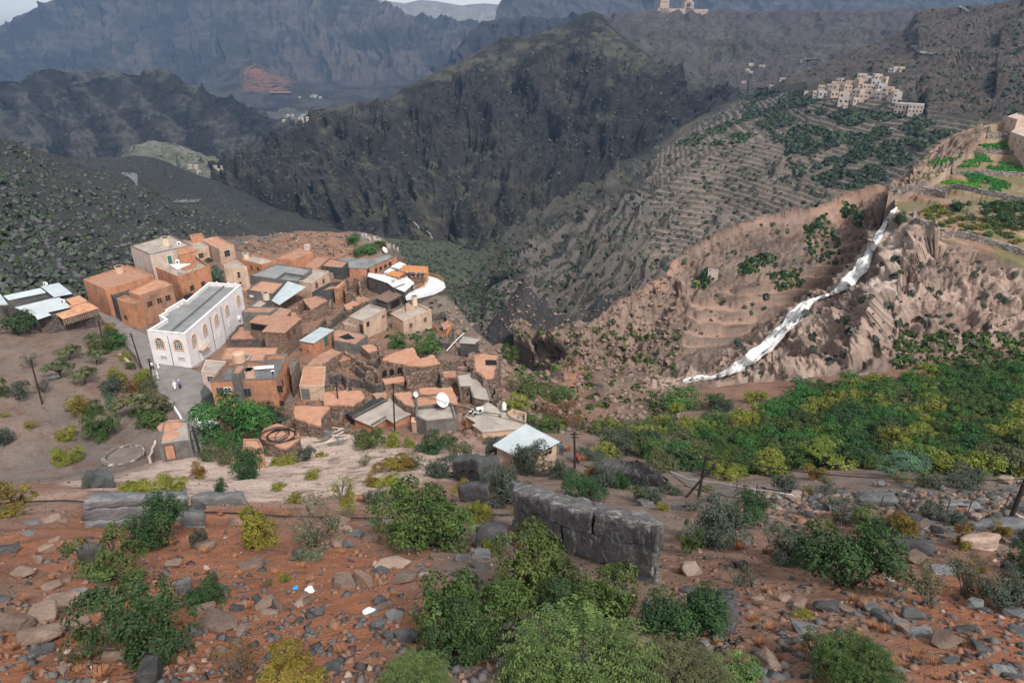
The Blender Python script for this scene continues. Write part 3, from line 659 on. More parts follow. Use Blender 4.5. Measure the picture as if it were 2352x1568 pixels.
def solve_z(px, h=None, base=None):
    if base is not None:
        hp = hit(*base)
        if hp: r = raydir(*px); return hp[0].y*r.z/r.y
    z = -54.0
    for _ in range(40):
        p = on_plane(px[0], px[1], z); z = 0.6*z + 0.4*(ground(p.x, p.y) + h)
    return z
class House:
    def __init__(s, key, name, label, zoom, cat='house', group=None):
        s.key, s.Z = key, ZOOM[zoom]; s.t = None; s.name, s.label, s.cat, s.group = name, label, cat, group; s.walls = []; s.first = True
    def local(s, poly): return [(x-s.o.x, y-s.o.y) for x, y in poly]
    def block(s, P, w, r, h=None, b=None, on=None, par=0.35, pw=0.22, ragged=0.0, zb=None, coping=None, open_=False, slab=0.16, over=0.10, ref=None):
        px = [s.Z(*p) for p in P]
        if on is not None: zr = ROOFZ[on[0]] + on[1]
        else:
            i = (b[0] if b else ref if ref is not None else max(range(len(px)), key=lambda i: px[i][1]))
            zr = solve_z(px[i], h, s.Z(*b[1]) if b else None)
        poly = [tuple(on_plane(u, v, zr).xy) for u, v in px]
        gz_ = [ground(x, y) for x, y in poly]
        z0 = (min(gz_) - 0.7) if zb is None else zb
        z0 = min(z0, zr-0.5)
        if s.t is None:
            cx = sum(p[0] for p in poly)/len(poly); cy_ = sum(p[1] for p in poly)/len(poly)
            s.o = Vector((cx, cy_, z0)); s.t = thing(s.name, s.label, s.cat, s.o, 0, s.group)
        ROOFZ[s.key] = zr; s.zr, s.poly = zr, poly
        n = len(poly); zo = s.o.z
        if ragged > 0: P2 = rag(poly, ragged)
        else: P2 = poly
        L = s.local(P2)
        if par > 0:
            I = inset(L, pw); m = MB(); nn_ = len(L)
            vs = [(x, y, z0-zo) for x, y in L] + [(x, y, zr-zo) for x, y in L] + [(x, y, zr-zo) for x, y in I] + [(x, y, zr-par-.3-zo) for x, y in I]
            A = sum(L[i][0]*L[(i+1) % nn_][1]-L[(i+1) % nn_][0]*L[i][1] for i in range(nn_))
            fs = []
            for i in range(nn_):
                j = (i+1) % nn_
                for q in range(3): fs.append((q*nn_+i, q*nn_+j, (q+1)*nn_+j, (q+1)*nn_+i) if A > 0 else (q*nn_+j, q*nn_+i, (q+1)*nn_+i, (q+1)*nn_+j))
            m.add(vs, fs).build('wall', w, s.t)
            MB().prism(inset(L, pw+.003), zr-par-.25-zo, zr-par-zo).build('roof', r, s.t)
            if coping is not None:
                O_, I2 = inset(L, -.05), inset(L, pw+.05); c = MB(); k = nn_
                for q in range(nn_):
                    j = (q+1) % nn_
                    c.prism([O_[q], O_[j], I2[j], I2[q]], zr-zo+.004, zr-zo+.12)
                c.build('parapet_coping', coping, s.t)
        else:
            if not open_:
                m = MB(); m.prism(L, z0-zo, zr-slab-zo); m.build('wall', w, s.t)
            OL = inset(L, -over) if ragged == 0 else L
            MB().prism(OL, zr-slab+.004-zo, zr-zo).build('roof', r, s.t)
            if open_:
                for x, y in inset(s.local(poly), .15):
                    MB().box((x, y, (z0+zr-slab)/2-zo), (.14, .14, zr-slab-z0)).build('post', w, s.t)
        if not open_:
            for i in range(n): s.walls.append((Vector(poly[i]), Vector(poly[(i+1) % n]), z0, zr, poly))
        SURF.append((s.key, poly, zr-(par if par > 0 else 0)))
        return s
    def on_wall(s, px):
        r = raydir(*s.Z(*px)); best = None
        for p, q, z0, z1, poly in s.walls:
            e = q-p; L = e.length; e.normalize(); n = Vector((e.y, -e.x))
            c = sum((Vector(a) for a in poly), Vector((0, 0)))/len(poly)
            if n.dot((p+q)/2-c) < 0: n = -n
            dn = n.dot(r.xy)
            if dn >= -1e-6: continue
            t = n.dot(p)/dn
            P = r*t; sL = e.dot(P.xy-p)
            if -.05*L <= sL <= 1.05*L and z0-.2 < P.z < z1+.2 and (best is None or t < best[0]): best = (t, P, e, n)
        return best
    def frame_at(s, px):
        f = s.on_wall(px)
        if f is None: return None
        t, P, e, n = f
        if e.x < 0: e = -e
        return P - s.o, Vector((e.x, e.y, 0)), Vector((n.x, n.y, 0))
    def wins(s, lst, fr=BFR_, pane=GLASS_, kind='w', bars=(1, 1), sill=True):
        for it in lst:
            x, y, w, h = it[:4]; f = s.frame_at((x, y))
            if f is None: print('WIN MISS', s.key, x, y); continue
            window(s.t, f, w, h, fr, pane, kind, bars)
        return s
    def door(s, x, y, w=1.0, h=2.0, mat=WOOD_, fr=BFR_):
        f = s.frame_at((x, y))
        if f is None: print('DOOR MISS', s.key, x, y); return s
        P, e, n = f; up = Vector((0, 0, 1))
        M = Matrix((e, n, up)).transposed()
        m = MB(); t = .1
        for cx, cz, sx, sz in ((-w/2-t/2, 0, t, h), (w/2+t/2, 0, t, h), (0, h/2+t/2, w+2*t, t)):
            m.box(P + e*cx + up*cz + n*.05, (sx, .12, sz), M)
        d = m.build('door', fr, s.t)
        MB().box(P + n*.03, (w, .07, h), M).build('leaf', mat, d)
        return s
def window(parent, f, w, h, fr, pane, kind='w', bars=(1, 1)):
    P, e, n = f; up = Vector((0, 0, 1)); M = Matrix((e, n, up)).transposed(); m = MB(); t = .09
    if kind == 'arch':
        # outline: straight sides, half-round head
        def outline(k):
            pts = [(-w/2-k, -h/2-k), (w/2+k, -h/2-k)]
            for a in range(0, 11): an = math.pi*a/10; pts.append(((w/2+k)*math.cos(an), h/2-w/2+(w/2+k)*math.sin(an)))
            return pts
        T = .24; A_, B_ = outline(T), outline(0); k = len(A_)
        for q in range(k):
            j = (q+1) % k
            vs = [P + e*a[0] + up*a[1] + n*o for o in (.0, .12) for a in (A_[q], A_[j], B_[j], B_[q])]
            m.add(vs, [(3, 2, 1, 0), (4, 5, 6, 7), (0, 1, 5, 4), (1, 2, 6, 5), (2, 3, 7, 6), (3, 0, 4, 7)])
        win = m.build('window', TRIM_, parent)
        g = MB(); vs = [P + e*a[0] + up*a[1] + n*.03 for a in B_]; g.add(vs, [tuple(range(k))]); g.build('pane', pane, win)
        b = MB()
        for i in (-1, 0, 1): b.box(P + e*(i*w/4) + up*(-w*.2) + n*.05, (.06, .04, h-w*.4), M)
        for zz in (-h*.32, -h*.05, h*.2): b.box(P + up*zz + n*.05, (w, .042, .06), M)
        for a in range(1, 4):
            an = math.pi*a/4; c0 = P + up*(h/2-w/2) + n*.05
            b.tube([c0, c0 + e*(w/2*math.cos(an)) + up*(w/2*math.sin(an))], .03, 4)
        b.build('glazing_bar', WFR_, win)
        return win
    for cx, cz, sx, sz in ((-w/2-t/2, 0, t, h+2*t), (w/2+t/2, 0, t, h+2*t), (0, h/2+t/2, w, t), (0, -h/2-t/2, w, t)):
        m.box(P + e*cx + up*cz + n*.04, (sx, .10, sz), M)
    if kind == 'vent':
        nb = 5
        for i in range(1, nb): m.box(P + e*(-w/2 + w*i/nb) + n*.04, (.07, .08, h), M)
        m.box(P + n*.04, (w, .075, .06), M)
    elif kind == 'w':
        for i in range(bars[0]): m.box(P + e*(-w/2 + w*(i+1)/(bars[0]+1)) + n*.03, (.05, .06, h), M)
        for i in range(bars[1]): m.box(P + up*(-h/2 + h*(i+1)/(bars[1]+1)) + n*.03, (w, .055, .05), M)
    win = m.build('window', fr, parent)
    MB().box(P + n*.01, (w, .03, h), M).build('pane', pane, win)
    return win
def corr(parent, name, quad, mat, nr=14, th=.05, amp=.05, **props):
    """corrugated sheet between four corners (a,b,c,d): ridges run from ab to dc"""
    a, b, c, d = [Vector(q) for q in quad]; K = nr*4; V = []; F = []
    for i in range(K+1):
        s_ = i/K; off = amp*math.sin(s_*nr*2*math.pi)
        for p in (a.lerp(b, s_), d.lerp(c, s_)):
            V += [(p.x, p.y, p.z+off), (p.x, p.y, p.z+off-th)]
    for i in range(K):
        q = i*4; F += [(q, q+4, q+6, q+2), (q+1, q+3, q+7, q+5), (q, q+1, q+5, q+4), (q+2, q+6, q+7, q+3)]
    F += [(0, 2, 3, 1), (K*4, K*4+1, K*4+3, K*4+2)]
    me = bpy.data.meshes.new(name); me.from_pydata(V, [], F); me.update()
    return obj(name, me, mat, parent, **props)
def sheet_roof(Hs, P, z, mat, name='roof_sheet', nr=14):
    q = []
    for i, p in enumerate(P):
        zz = z[i] if hasattr(z, '__len__') else z; q.append(on_plane(*Hs.Z(*p), zz) - Hs.o)
    return corr(Hs.t, name, q, mat, nr)

# ---------------------------------------------------------------- left group (zoom A)
H = House('hall', 'prayer_hall', 'long white two storey hall with arched windows and a wet grey roof', 'A', 'building')
H.block([(1280, 965), (1610, 995), (2100, 565), (1820, 545), (1625, 705), (1600, 690), (1440, 785), (1445, 800), (1385, 835), (1440, 870)], WH_, WET_, b=(1, (1680, 1290)), par=.55, pw=.4, coping=WH_)
H.wins([(1392, 1070, 1.5, 1.9), (1553, 1085, 1.5, 1.9), (1686, 1045, 1.4, 1.9), (1782, 955, 1.4, 1.9), (1882, 868, 1.4, 1.9), (1975, 785, 1.4, 1.9), (2072, 697, 1.4, 1.9)], kind='arch')
H.wins([(1430, 1193, 1.2, .6), (1583, 1205, 1.2, .6), (1826, 1073, .9, 1.1), (1914, 988, .9, 1.1), (1995, 905, .9, 1.1), (1874, 1015, .6, .6)], fr=WFR_, kind='vent')
H.door(1772, 1165, 1.9, 2.1, WHT_, WFR_)
f = H.frame_at((1758, 1105)); P_, e_, n_ = f; M_ = Matrix((e_, n_, Vector((0, 0, 1)))).transposed()
MB().box(P_ + n_*.5, (3.1, 1.0, .14), M_).build('door_canopy', CR_, H.t)
f = H.frame_at((1790, 1215)); P_, e_, n_ = f; MB().box(Vector((P_.x, P_.y, P_.z-.35)) + n_*.6, (3.4, 1.2, .3), M_).build('door_step', RUST_, H.t)
_a, _b = [on_plane(*Z_A(*p), H.zr-.5)-H.o for p in ((1490, 970), (1955, 575))]
MB().tube([_a+Vector((0, 0, .12)), _b+Vector((0, 0, .12))], .14, 6).build('roof_gutter', GY_, H.t)
for i_, (xa, ya) in enumerate([(1500, 985), (1560, 990), (1400, 975), (1345, 970), (1890, 548), (1990, 556), (2050, 560), (1550, 765), (1590, 735)]):
    p = on_plane(*Z_A(xa, ya), H.zr)-H.o; MB().box(p + Vector((0, 0, .22)), (.3, .3, .2)).build('merlon', WH_, H.t)
for px_ in ((1478, 1090), (1850, 985), (1945, 900)):   # rain pipes down the face
    f = H.frame_at(px_); P_, e_, n_ = f
    MB().tube([Vector((P_.x, P_.y, .6)) + n_*.08, Vector((P_.x, P_.y, H.zr-H.o.z-.6)) + n_*.08], .06, 5).build('rain_pipe', GY_, H.t)
f = H.frame_at((2075, 850))
if f: MB().box(f[0]+f[2]*.25, (.8, .45, .6), Matrix((f[1], f[2], Vector((0, 0, 1)))).transposed()).build('air_conditioner', WHT_, H.t)

H = House('big', 'courtyard_house', 'tall pale and orange house with a white sail over its terrace', 'A')
H.block([(1335, 402), (1545, 490), (1825, 395), (1700, 312), (1680, 330), (1480, 380)], OR_, CON_, b=(1, (1600, 700)), par=.8)
H.wins([(1672, 590, 1.0, 1.1), (1768, 555, 1.0, 1.1)], fr=GY_)
H.block([(1135, 228), (1305, 302), (1675, 222), (1485, 132)], PK_, CON_, on=('big', 3.3), par=.4, coping=GY_)
H.key = 'bigtop'; ROOFZ['bigtop'] = H.zr
H.door(1478, 345, 1.0, 2.0, GRN_, WFR_)
H.wins([(1655, 262, 1.2, .35)], fr=WFR_, pane=WHT_, kind='x')
f = H.frame_at((1490, 275))
H = House('big2', 'cube_house', 'plain orange upper room standing beside the pale roof with the cream tank', 'A')
H.block([(1545, 248), (1560, 300), (1690, 270), (1675, 222)], OR_, OR_, on=('bigtop', .02), par=0)
q_ = [on_plane(*Z_A(*p), ROOFZ['big']+dz) for p, dz in (((1470, 385), 1.7), ((1665, 380), 1.5), ((1545, 430), 1.2))]
t_ = thing('shade_sail', 'white triangular shade sail over the orange terrace', 'sail', q_[2])
MB().add([p-q_[2] for p in q_]+[p-q_[2]-Vector((0, 0, .04)) for p in q_], [(0, 1, 2), (5, 4, 3), (0, 3, 4, 1), (1, 4, 5, 2), (2, 5, 3, 0)]).build('canvas', CAN_, t_)
for p in q_: MB().tube([p-q_[2], p-q_[2]-Vector((0, 0, 1.9))], .05, 5).build('pole', GY_, t_)

H = House('c1', 'house', 'cream house with parapet roof tucked behind the pale and orange house', 'A')
H.block([(1595, 172), (1685, 255), (1815, 228), (1735, 168), (1665, 182)], CR_, CON_, b=(2, (1842, 345)), par=.4)
H.wins([(1750, 310, 1.2, 1.3)], fr=CR_, pane=HOLE_SHADE_)
H.block([(1650, 128), (1665, 165), (1778, 150), (1755, 112)], OR_, TER_, on=('c1', .9), par=.5, pw=.3)
H = House('c2', 'house', 'tall tan tower house with one high window, rearmost on the left', 'A')
H.block([(1757, 170), (1905, 252), (2035, 215), (1887, 140)], CR_, TER2_, b=(1, (1935, 385)), par=.3)
H.wins([(1978, 290, 1.5, 1.5)], fr=GY_, bars=(2, 1))
H = House('c3', 'house', 'weathered tan house with a broken roof below the tower house', 'A')
H.block([(1945, 385), (1965, 420), (2145, 402), (2062, 345)], CR_, CON_, h=6.0, par=.2, ragged=.25)
H.wins([(2090, 475, 1.1, 1.4), (2105, 555, 1.0, 1.1)], fr=CR_, pane=HOLE_SHADE_)
H = House('l1', 'house', 'long brown house with a broad mud roof and a tank, left edge of the village', 'A')
H.block([(725, 515), (920, 605), (1335, 482), (1110, 390)], OR_, TER_, b=(1, (1010, 850)), par=.25)
H.wins([(842, 640, .7, .9)], fr=OR_, pane=HOLE_SHADE_)
H = House('l2', 'house', 'brown house with a tin edged roof and three square windows facing the white hall', 'A')
H.block([(1120, 625), (1212, 657), (1500, 562), (1440, 530), (1350, 512)], BR_, RUST_, b=(1, (1310, 912)), par=.12)
H.wins([(1305, 730, 1.1, 1.1), (1388, 702, 1.1, 1.1), (1460, 677, 1.1, 1.1)], fr=BR_, pane=HOLE_SHADE_)
H = House('l3', 'house', 'orange corner house with rounded wall and green door on the lane', 'A')
H.block([(1015, 685), (1075, 712), (1165, 735), (1230, 702), (1150, 668), (1090, 652)], OR_, BR_, b=(2, (1180, 950)), par=.3, ragged=.05)
H.wins([(1097, 847, .9, .7)], fr=WOOD_, pane=HOLE_SHADE_)
H.door(1032, 812, 1.0, 2.2, GRN_, BFR_)
H = House('l4', 'house', 'low dark house between the long brown house and the orange corner house', 'A')
H.block([(925, 612), (1010, 690), (1125, 640), (1120, 600), (1340, 490), (1190, 525)], DK_, DK_, on=('l1', -1.4), par=.2)

H = House('m', 'metal_roofed_house', 'dark stone house under pale corrugated sheets, farthest left', 'A')
H.block([(60, 745), (330, 850), (860, 775), (640, 655), (350, 590)], STD_, DK_, b=(1, (360, 985)), par=0, over=0)
zr_ = H.zr
for P, nr_, mt, dz in (([(355, 578), (470, 672), (632, 640), (512, 546)], 12, MET_, .8), ([(128, 760), (290, 832), (625, 757), (510, 668)], 18, MET_, .45), ([(30, 660), (75, 697), (402, 632), (352, 592)], 16, MET_, .6), ([(-60, 640), (-20, 740), (70, 735), (5, 645)], 8, MET_, .5),
                       ([(485, 820), (545, 862), (860, 767), (780, 720)], 16, RUST_, .5), ([(572, 692), (632, 745), (765, 705), (690, 656)], 10, RUST_, .7), ([(598, 745), (640, 790), (780, 735), (720, 695)], 10, RUST_, .55), ([(300, 830), (327, 867), (445, 826), (412, 800)], 6, MET_, .5)):
    sheet_roof(H, [P[0], P[1], P[2], P[3]], zr_+dz, mt, nr=nr_)
for k in range(15):    # open slats between the sheets
    a_ = on_plane(*Z_A(85+k*21, 700-k*4.2), zr_+.35)-H.o; b_ = on_plane(*Z_A(140+k*19, 752-k*5.6), zr_+.35)-H.o
    MB().tube([a_, b_], .09, 4).build('slat', GY_, H.t)
for k in range(16):    # bamboo lattice under the rusty sheets
    for sgn in (-1, 1):
        s0 = k/15; q0 = on_plane(*Z_A(548+s0*312, 866-s0*95), zr_+.4)-H.o; s1 = min(1, max(0, s0+sgn*.12)); q1 = on_plane(*Z_A(548+s1*312, 866-s1*95), zr_+.4)-H.o; q1.z -= 1.3
        MB().tube([q0, q1], .035, 4).build('lattice_bar', CR_, H.t)

# ---------------------------------------------------------------- middle group (zoom B)
H = House('b1', 'house', 'small orange house with a white roof and round cream tank at its corner', 'B')
H.block([(215, 342), (395, 387), (522, 350), (335, 303)], OR_, CON_, h=3.2, par=.3)
H.wins([(310, 415, 1.0, 1.2), (368, 425, 1.0, 1.0)], fr=OR_, pane=HOLE_SHADE_)
H = House('b2', 'house', 'windowless orange brown house carrying a square box tank', 'B')
H.block([(525, 337), (668, 347), (845, 282), (735, 240)], OR_, TER_, h=3.0, par=.12)
H = House('b3', 'house', 'flat brown mud roof house behind the dark cube house', 'B')
H.block([(760, 405), (870, 428), (990, 328), (882, 316)], BR_, TER_, h=2.8, par=.1)
H = House('b4', 'house', 'dark grey cube house with a brown mud roof and a doorway', 'B')
H.block([(915, 400), (1100, 416), (1152, 365), (990, 335)], DK_, TER_, b=(1, (1110, 525)), par=.1)
H.door(1010, 483, 1.0, 1.9, CON_, DK_); H.wins([(1122, 445, .7, 1.1), (1137, 430, .5, 1.0)], fr=DK_, pane=HOLE_SHADE_)
H = House('b5', 'guest_house', 'wide orange house with a big wet grey roof and a satellite dish', 'B')
H.block([(1040, 345), (1160, 422), (1315, 427), (1572, 312), (1427, 245), (1250, 315), (1165, 290)], OR_, WET_, b=(2, (1320, 500)), par=.35, coping=GY_)
H.wins([(1393, 440, .9, 1.1), (1434, 424, .9, 1.1), (1474, 407, .9, 1.1), (1516, 383, .9, 1.1), (1325, 440, .8, .9)], fr=BFR_)
H = House('b6', 'house', 'long low house with a broad wet grey roof in the middle of the village', 'B')
H.block([(295, 482), (525, 512), (600, 456), (760, 482), (832, 430), (530, 380)], GY_, WET_, h=3.2, par=.15, pw=.18)
H.block([(525, 514), (708, 532), (765, 484), (602, 458)], GY_, WET_, on=('b6', -.5), par=.15)
H = House('b7', 'house', 'cream house with pale concrete roof and two small brown windows', 'B')
H.block([(705, 530), (830, 553), (985, 450), (850, 430)], CR_, CON_, b=(1, (842, 655)), par=.3, coping=CR_)
H.wins([(876, 567, .8, 1.2), (935, 533, .7, 1.0)], fr=BFR_, pane=BFR_)
H = House('b8', 'house', 'grey walled house with a terracotta roof beside the pale sheet canopy', 'B')
H.block([(268, 606), (495, 642), (592, 547), (390, 524)], GY_, TER2_, b=(0, (285, 700)), par=.2)
H.wins([(310, 662, .9, .25)], fr=WHT_, pane=WHT_, kind='x')
H = House('b8b', 'shed', 'small concrete shed roof with water tank between the grey house and brown stone house', 'B', 'shed')
H.block([(285, 750), (370, 690), (480, 695), (390, 760)], GY_, CON_, h=2.8, par=.25)
t_z = ROOFZ['b8']
def sheet_thing(key, label, zoom, P, z, mat, nr, posts=True, name='metal_canopy', hpost=2.6, pm=GY_, amp=.05):
    q = [on_plane(*ZOOM[zoom](*p), zz) for p, zz in zip(P, z if hasattr(z, '__len__') else [z]*4)]
    c = sum(q, Vector())/4; c.z = min(ground(p.x, p.y) for p in q); t = thing(name, label, 'canopy', c)
    corr(t, 'roof_sheet', [p-c for p in q], mat, nr, amp=amp)
    if posts:
        m_ = sum(q, Vector())/4
        for p in q:
            p2 = p.lerp(m_, .06); g0 = ground(p2.x, p2.y); MB().tube([p2-c-Vector((0, 0, .06)), Vector((p2.x, p2.y, max(g0, p2.z-4.5)-.1))-c], .06, 5).build('post', pm, t)
    return t
sheet_thing('cn', 'pale blue corrugated canopy on thin posts in the village centre', 'B', [(625, 532), (785, 582), (552, 738), (482, 700)], [t_z+.5, t_z+.3, t_z-.2, t_z], MET_, 16)
H = House('b10', 'house', 'narrow orange house front with dark yard wall left of the ruined tower', 'B')
H.block([(1025, 592), (1062, 600), (1122, 535), (1118, 525)], OR_, OR_, b=(1, (1078, 742)), par=0, over=0)
H.wins([(1052, 662, .7, 1.1), (1092, 645, .7, 1.1)], fr=CR_, pane=OR_)
H.block([(835, 628), (1022, 600), (1085, 535), (985, 545)], DK_, TER_, on=('b10', -.8), par=.9, pw=.2)
H = House('b12', 'stone_house', 'dark dry stone house under slumped white roof sheets below the orange pergola', 'B')
H.block([(1325, 487), (1500, 545), (1545, 580), (1640, 545), (1480, 480), (1335, 462)], STD_, CAN_, b=(0, (1332, 615)), par=0, over=.15)
H.block([(1545, 582), (1640, 622), (1722, 545), (1660, 492), (1600, 515)], STD_, CAN_, on=('b12', -.5), par=0, over=.1)
H = House('b13', 'open_shed', 'open stone shed with a brown timber roof beside the curved terrace', 'B', 'shed')
H.block([(1392, 677), (1490, 712), (1650, 632), (1545, 590)], STD_, BWOOD_, b=(1, (1492, 792)), par=0, over=.2)
H.wins([(1560, 730, 3.2, 1.8)], fr=WOOD_, pane=HOLE_SHADE_, kind='x')
H = House('b14', 'house', 'beige two storey house with a pale roof and brown door, left of its twin', 'B')
H.block([(1160, 842), (1278, 882), (1480, 778), (1338, 735)], CR_, CON_, b=(1, (1332, 1040)), par=.15, coping=CON_)
H.door(1270, 950, .9, 2.0, WOOD_, BFR_); H.wins([(1322, 905, .7, .9)], fr=BFR_, pane=HOLE_SHADE_); H.wins([(1455, 840, .9, .6)], fr=CR_, pane=HOLE_SHADE_)
H.block([(1100, 892), (1118, 905), (1225, 925), (1195, 868), (1160, 850)], CR_, CON_, on=('b14', -1.4), par=.25)
H = House('b15', 'house', 'beige house with three small windows and a tall tank on its roof', 'B')
H.block([(1522, 816), (1630, 882), (1876, 782), (1732, 720)], CR_, CON_, b=(1, (1652, 1010)), par=.3, coping=CR_)
H.wins([(1577, 905, .7, .9), (1697, 915, .9, 1.0), (1820, 867, .9, 1.0)], fr=CR_, pane=GLASS_)
H.block([(1650, 728), (1655, 775), (1735, 742), (1728, 700)], CR_, CR_, on=('b15', .6), par=.3)
H = House('b16', 'stone_house', 'brown stone house with stepped mud roofs beside the white hall', 'B')
H.block([(300, 884), (470, 907), (412, 965), (592, 977), (735, 855), (602, 835), (648, 785), (558, 765), (375, 825)], STB_, TER_, b=(3, (605, 1190)), par=0, over=.2, slab=.22)
H.wins([(632, 1007, .9, 1.4), (681, 967, .8, 1.1)], fr=BFR_, pane=BFR_); H.wins([(370, 935, 3.4, 1.3)], fr=STB_, pane=HOLE_SHADE_, kind='x')
H.block([(220, 800), (470, 806), (540, 758), (278, 755)], GY_, TER_, on=('b16', .6), par=.12)
H = House('b17', 'yard_wall', 'dark stone yard terrace wall with ruddy floor below the white hall', 'B', 'yard')
H.block([(90, 1045), (400, 1040), (540, 1060), (420, 985), (250, 900), (185, 920)], STD_, TER_, h=2.0, par=.25, pw=.5, ragged=.15)
H = House('b18', 'house', 'small bright orange house under a blue grey sheet roof with green door', 'B')
H.block([(735, 1047), (850, 1067), (1017, 957), (912, 935)], OR_, MET_, b=(1, (858, 1178)), par=0, over=.2, slab=.12)
H.door(958, 1052, .9, 1.9, GRN_, GRN_); H.wins([(800, 1137, .5, .6)], fr=OR_, pane=HOLE_SHADE_)
H = House('b19', 'courtyard_house', 'grey walled courtyard house with a collapsed hole in its mud roof', 'B')
H.block([(1018, 1000), (1025, 1046), (1215, 1082), (1322, 1002), (1200, 968), (1090, 946), (1020, 955)], GY_, TER_, b=(2, (1225, 1170)), par=.12)
hp_ = [on_plane(*Z_B(*p), H.zr-.08)-H.o for p in ((1070, 1018), (1130, 1040), (1212, 1032), (1150, 988))]
MB().prism([p.xy for p in hp_], H.zr-H.o.z-.13, H.zr-H.o.z-.06).build('roof_hole_shade', HOLE_SHADE_, H.t)  # thin black slab on the roof, painted shade of the hole
# ---------------------------------------------------------------- near group (zoom C)
H = House('n1', 'house', 'large orange house with dark wet roof, parapets and solar panels', 'C')
H.block([(885, 407), (1530, 382), (1642, 137), (1425, 147), (1400, 212), (1232, 202), (1050, 205), (1045, 215)], OR_, WET2_, b=(1, (1582, 705)), par=.7, pw=.3, coping=GY_)
H.wins([(982, 492, 1.0, .9), (1232, 512, 1.5, 1.3)], fr=GY_, bars=(2, 2)); H.wins([(1058, 490, 1.0, .9)], fr=WFR_, bars=(1, 1))
H.wins([(1568, 477, .7, 1.1), (1592, 422, .7, 1.1), (1640, 305, .6, .9), (1588, 617, .6, .8), (1604, 580, .6, .8), (1622, 547, .6, .8), (1640, 502, .6, .8), (1672, 330, .6, .8)], fr=BFR_)
H.block([(1085, 318), (1165, 330), (1232, 262), (1225, 232), (1132, 228)], GY_, TER_, on=('n1', 1.5), par=.25)
ROOFZ['n1'] -= 1.5
H = House('n2', 'house', 'pale flat roofed annexe with reddish wall against the large orange house', 'C')
H.block([(795, 308), (985, 312), (1045, 208), (840, 190)], PK_, CON_, h=4.0, par=.12)
H.wins([(885, 378, .9, .9)], fr=PK_, pane=HOLE_SHADE_)
H = House('n3', 'house', 'low house with a wide terracotta roof and small skylight behind the large orange house', 'C')
H.block([(985, 188), (1500, 205), (1548, 70), (1040, 70)], BR_, TER2_, h=3.4, par=.1)
zn3 = H.zr
H.block([(1120, 182), (1250, 195), (1292, 128), (1145, 124)], CR_, WET2_, on=('n3', .5), par=.4, pw=.18)
H = House('n4', 'stone_shed', 'grey stone annexe squeezed behind the right wall of the large orange house', 'C', 'shed')
H.block([(1640, 192), (1672, 345), (1755, 190), (1700, 180)], ST_, GY_, h=4.4, par=.15)
H = House('n5', 'house', 'small pinkish house with pale terracotta roof and grey door in the middle', 'C')
H.block([(1755, 447), (2000, 447), (2016, 255), (1800, 255)], CR_, TER2_, b=(0, (1772, 585)), par=.15)
H.door(1822, 530, 1.1, 1.9, GY_, GY_)
H = House('n6', 'hut', 'concrete hut with debris on its roof and brown door by the threshing floor', 'C', 'hut')
H.block([(375, 1022), (640, 985), (690, 985), (665, 785), (430, 802)], GY_, CON_, b=(0, (408, 1192)), par=.2, pw=.2)
H.door(492, 1095, 1.0, 2.0, RUST_, BFR_)
for p_, s_ in (((490, 835), 1.6), ((485, 940), 1.2)):
    p = on_plane(*Z_C(*p_), H.zr-.15)-H.o; MB().lathe([(s_, 0), (s_*.7, .1), (.2, .2)], 9, p).build('rubble_heap', TER2_, H.t, kind='stuff')
H = House('n7', 'shed_door', 'dark lean-to metal shed beside the paved lane and large orange house', 'C', 'shed')
H.block([(785, 505), (800, 575), (905, 515), (830, 432)], DK_, DK_, h=2.2, par=0, over=0)
H = House('n8', 'mud_roof_house', 'low stone house with broad ruddy roof left of the coiled black hose', 'C')
H.block([(1205, 965), (1360, 960), (1400, 1050), (1215, 1100)], BR_, TER2_, h=2.4, par=.2, ragged=.05)
# ---------------------------------------------------------------- right group (zoom D)
H = House('d1', 'house', 'white pitched roof house with dark tiled rear slope', 'D')
H.block([(310, 700), (480, 770), (600, 695), (665, 735), (850, 640), (780, 592), (655, 522)], OR_, CON_, b=(0, (330, 780)), par=0, over=.25)
zr = H.zr
corr(H.t, 'tiled_slope', [on_plane(*Z_D(*p), zz)-H.o for p, zz in (((232, 662), zr-1.0), ((540, 502), zr-1.0), ((610, 540), zr+.35), ((302, 700), zr+.35))], DK_, 18, amp=.08)
for k in range(26):
    s_ = k/25; p = on_plane(*Z_D(305+s_*300, 697-s_*160), zr+.18)-H.o; MB().box(p, (.28, .28, .3)).build('ridge_tile', GY_, H.t)
for k in range(12):
    s_ = k/11; p = on_plane(*Z_D(655+s_*125, 528+s_*66), zr+.12)-H.o; MB().box(p, (.26, .26, .25)).build('ridge_tile', GY_, H.t)
    p = on_plane(*Z_D(470+s_*120, 765-s_*70), zr+.12)-H.o; MB().box(p, (.26, .26, .25)).build('ridge_tile', GY_, H.t)
H = House('d2', 'house', 'grey concrete house carrying the largest satellite dish', 'D')
H.block([(868, 690), (960, 738), (1235, 712), (1195, 572), (868, 608)], GY_, CON_, b=(2, (1252, 835)), par=.35, coping=GY_)
H = House('d2b', 'box_house', 'small peach coloured box store in front of the grey concrete house', 'D', 'store')
H.block([(828, 735), (945, 748), (950, 700), (832, 698)], CR_, TRIM_, h=1.8, par=0, over=.08)
H = House('d3', 'mud_roof_house', 'terracotta roofed house behind the pitched roof house, crossed by wires', 'D')
H.block([(640, 480), (770, 590), (862, 605), (842, 450)], ST_, TER2_, h=2.8, par=.1, ragged=.08)
H = House('d4', 'mud_roof_house', 'broad terracotta roof behind the concrete house with the large dish', 'D')
H.block([(870, 502), (872, 602), (1092, 575), (1088, 485)], GY_, TER2_, h=3.0, par=.2)
H = House('d5', 'mud_roof_house', 'ragged ruddy roof left of the pale grey slab roof', 'D')
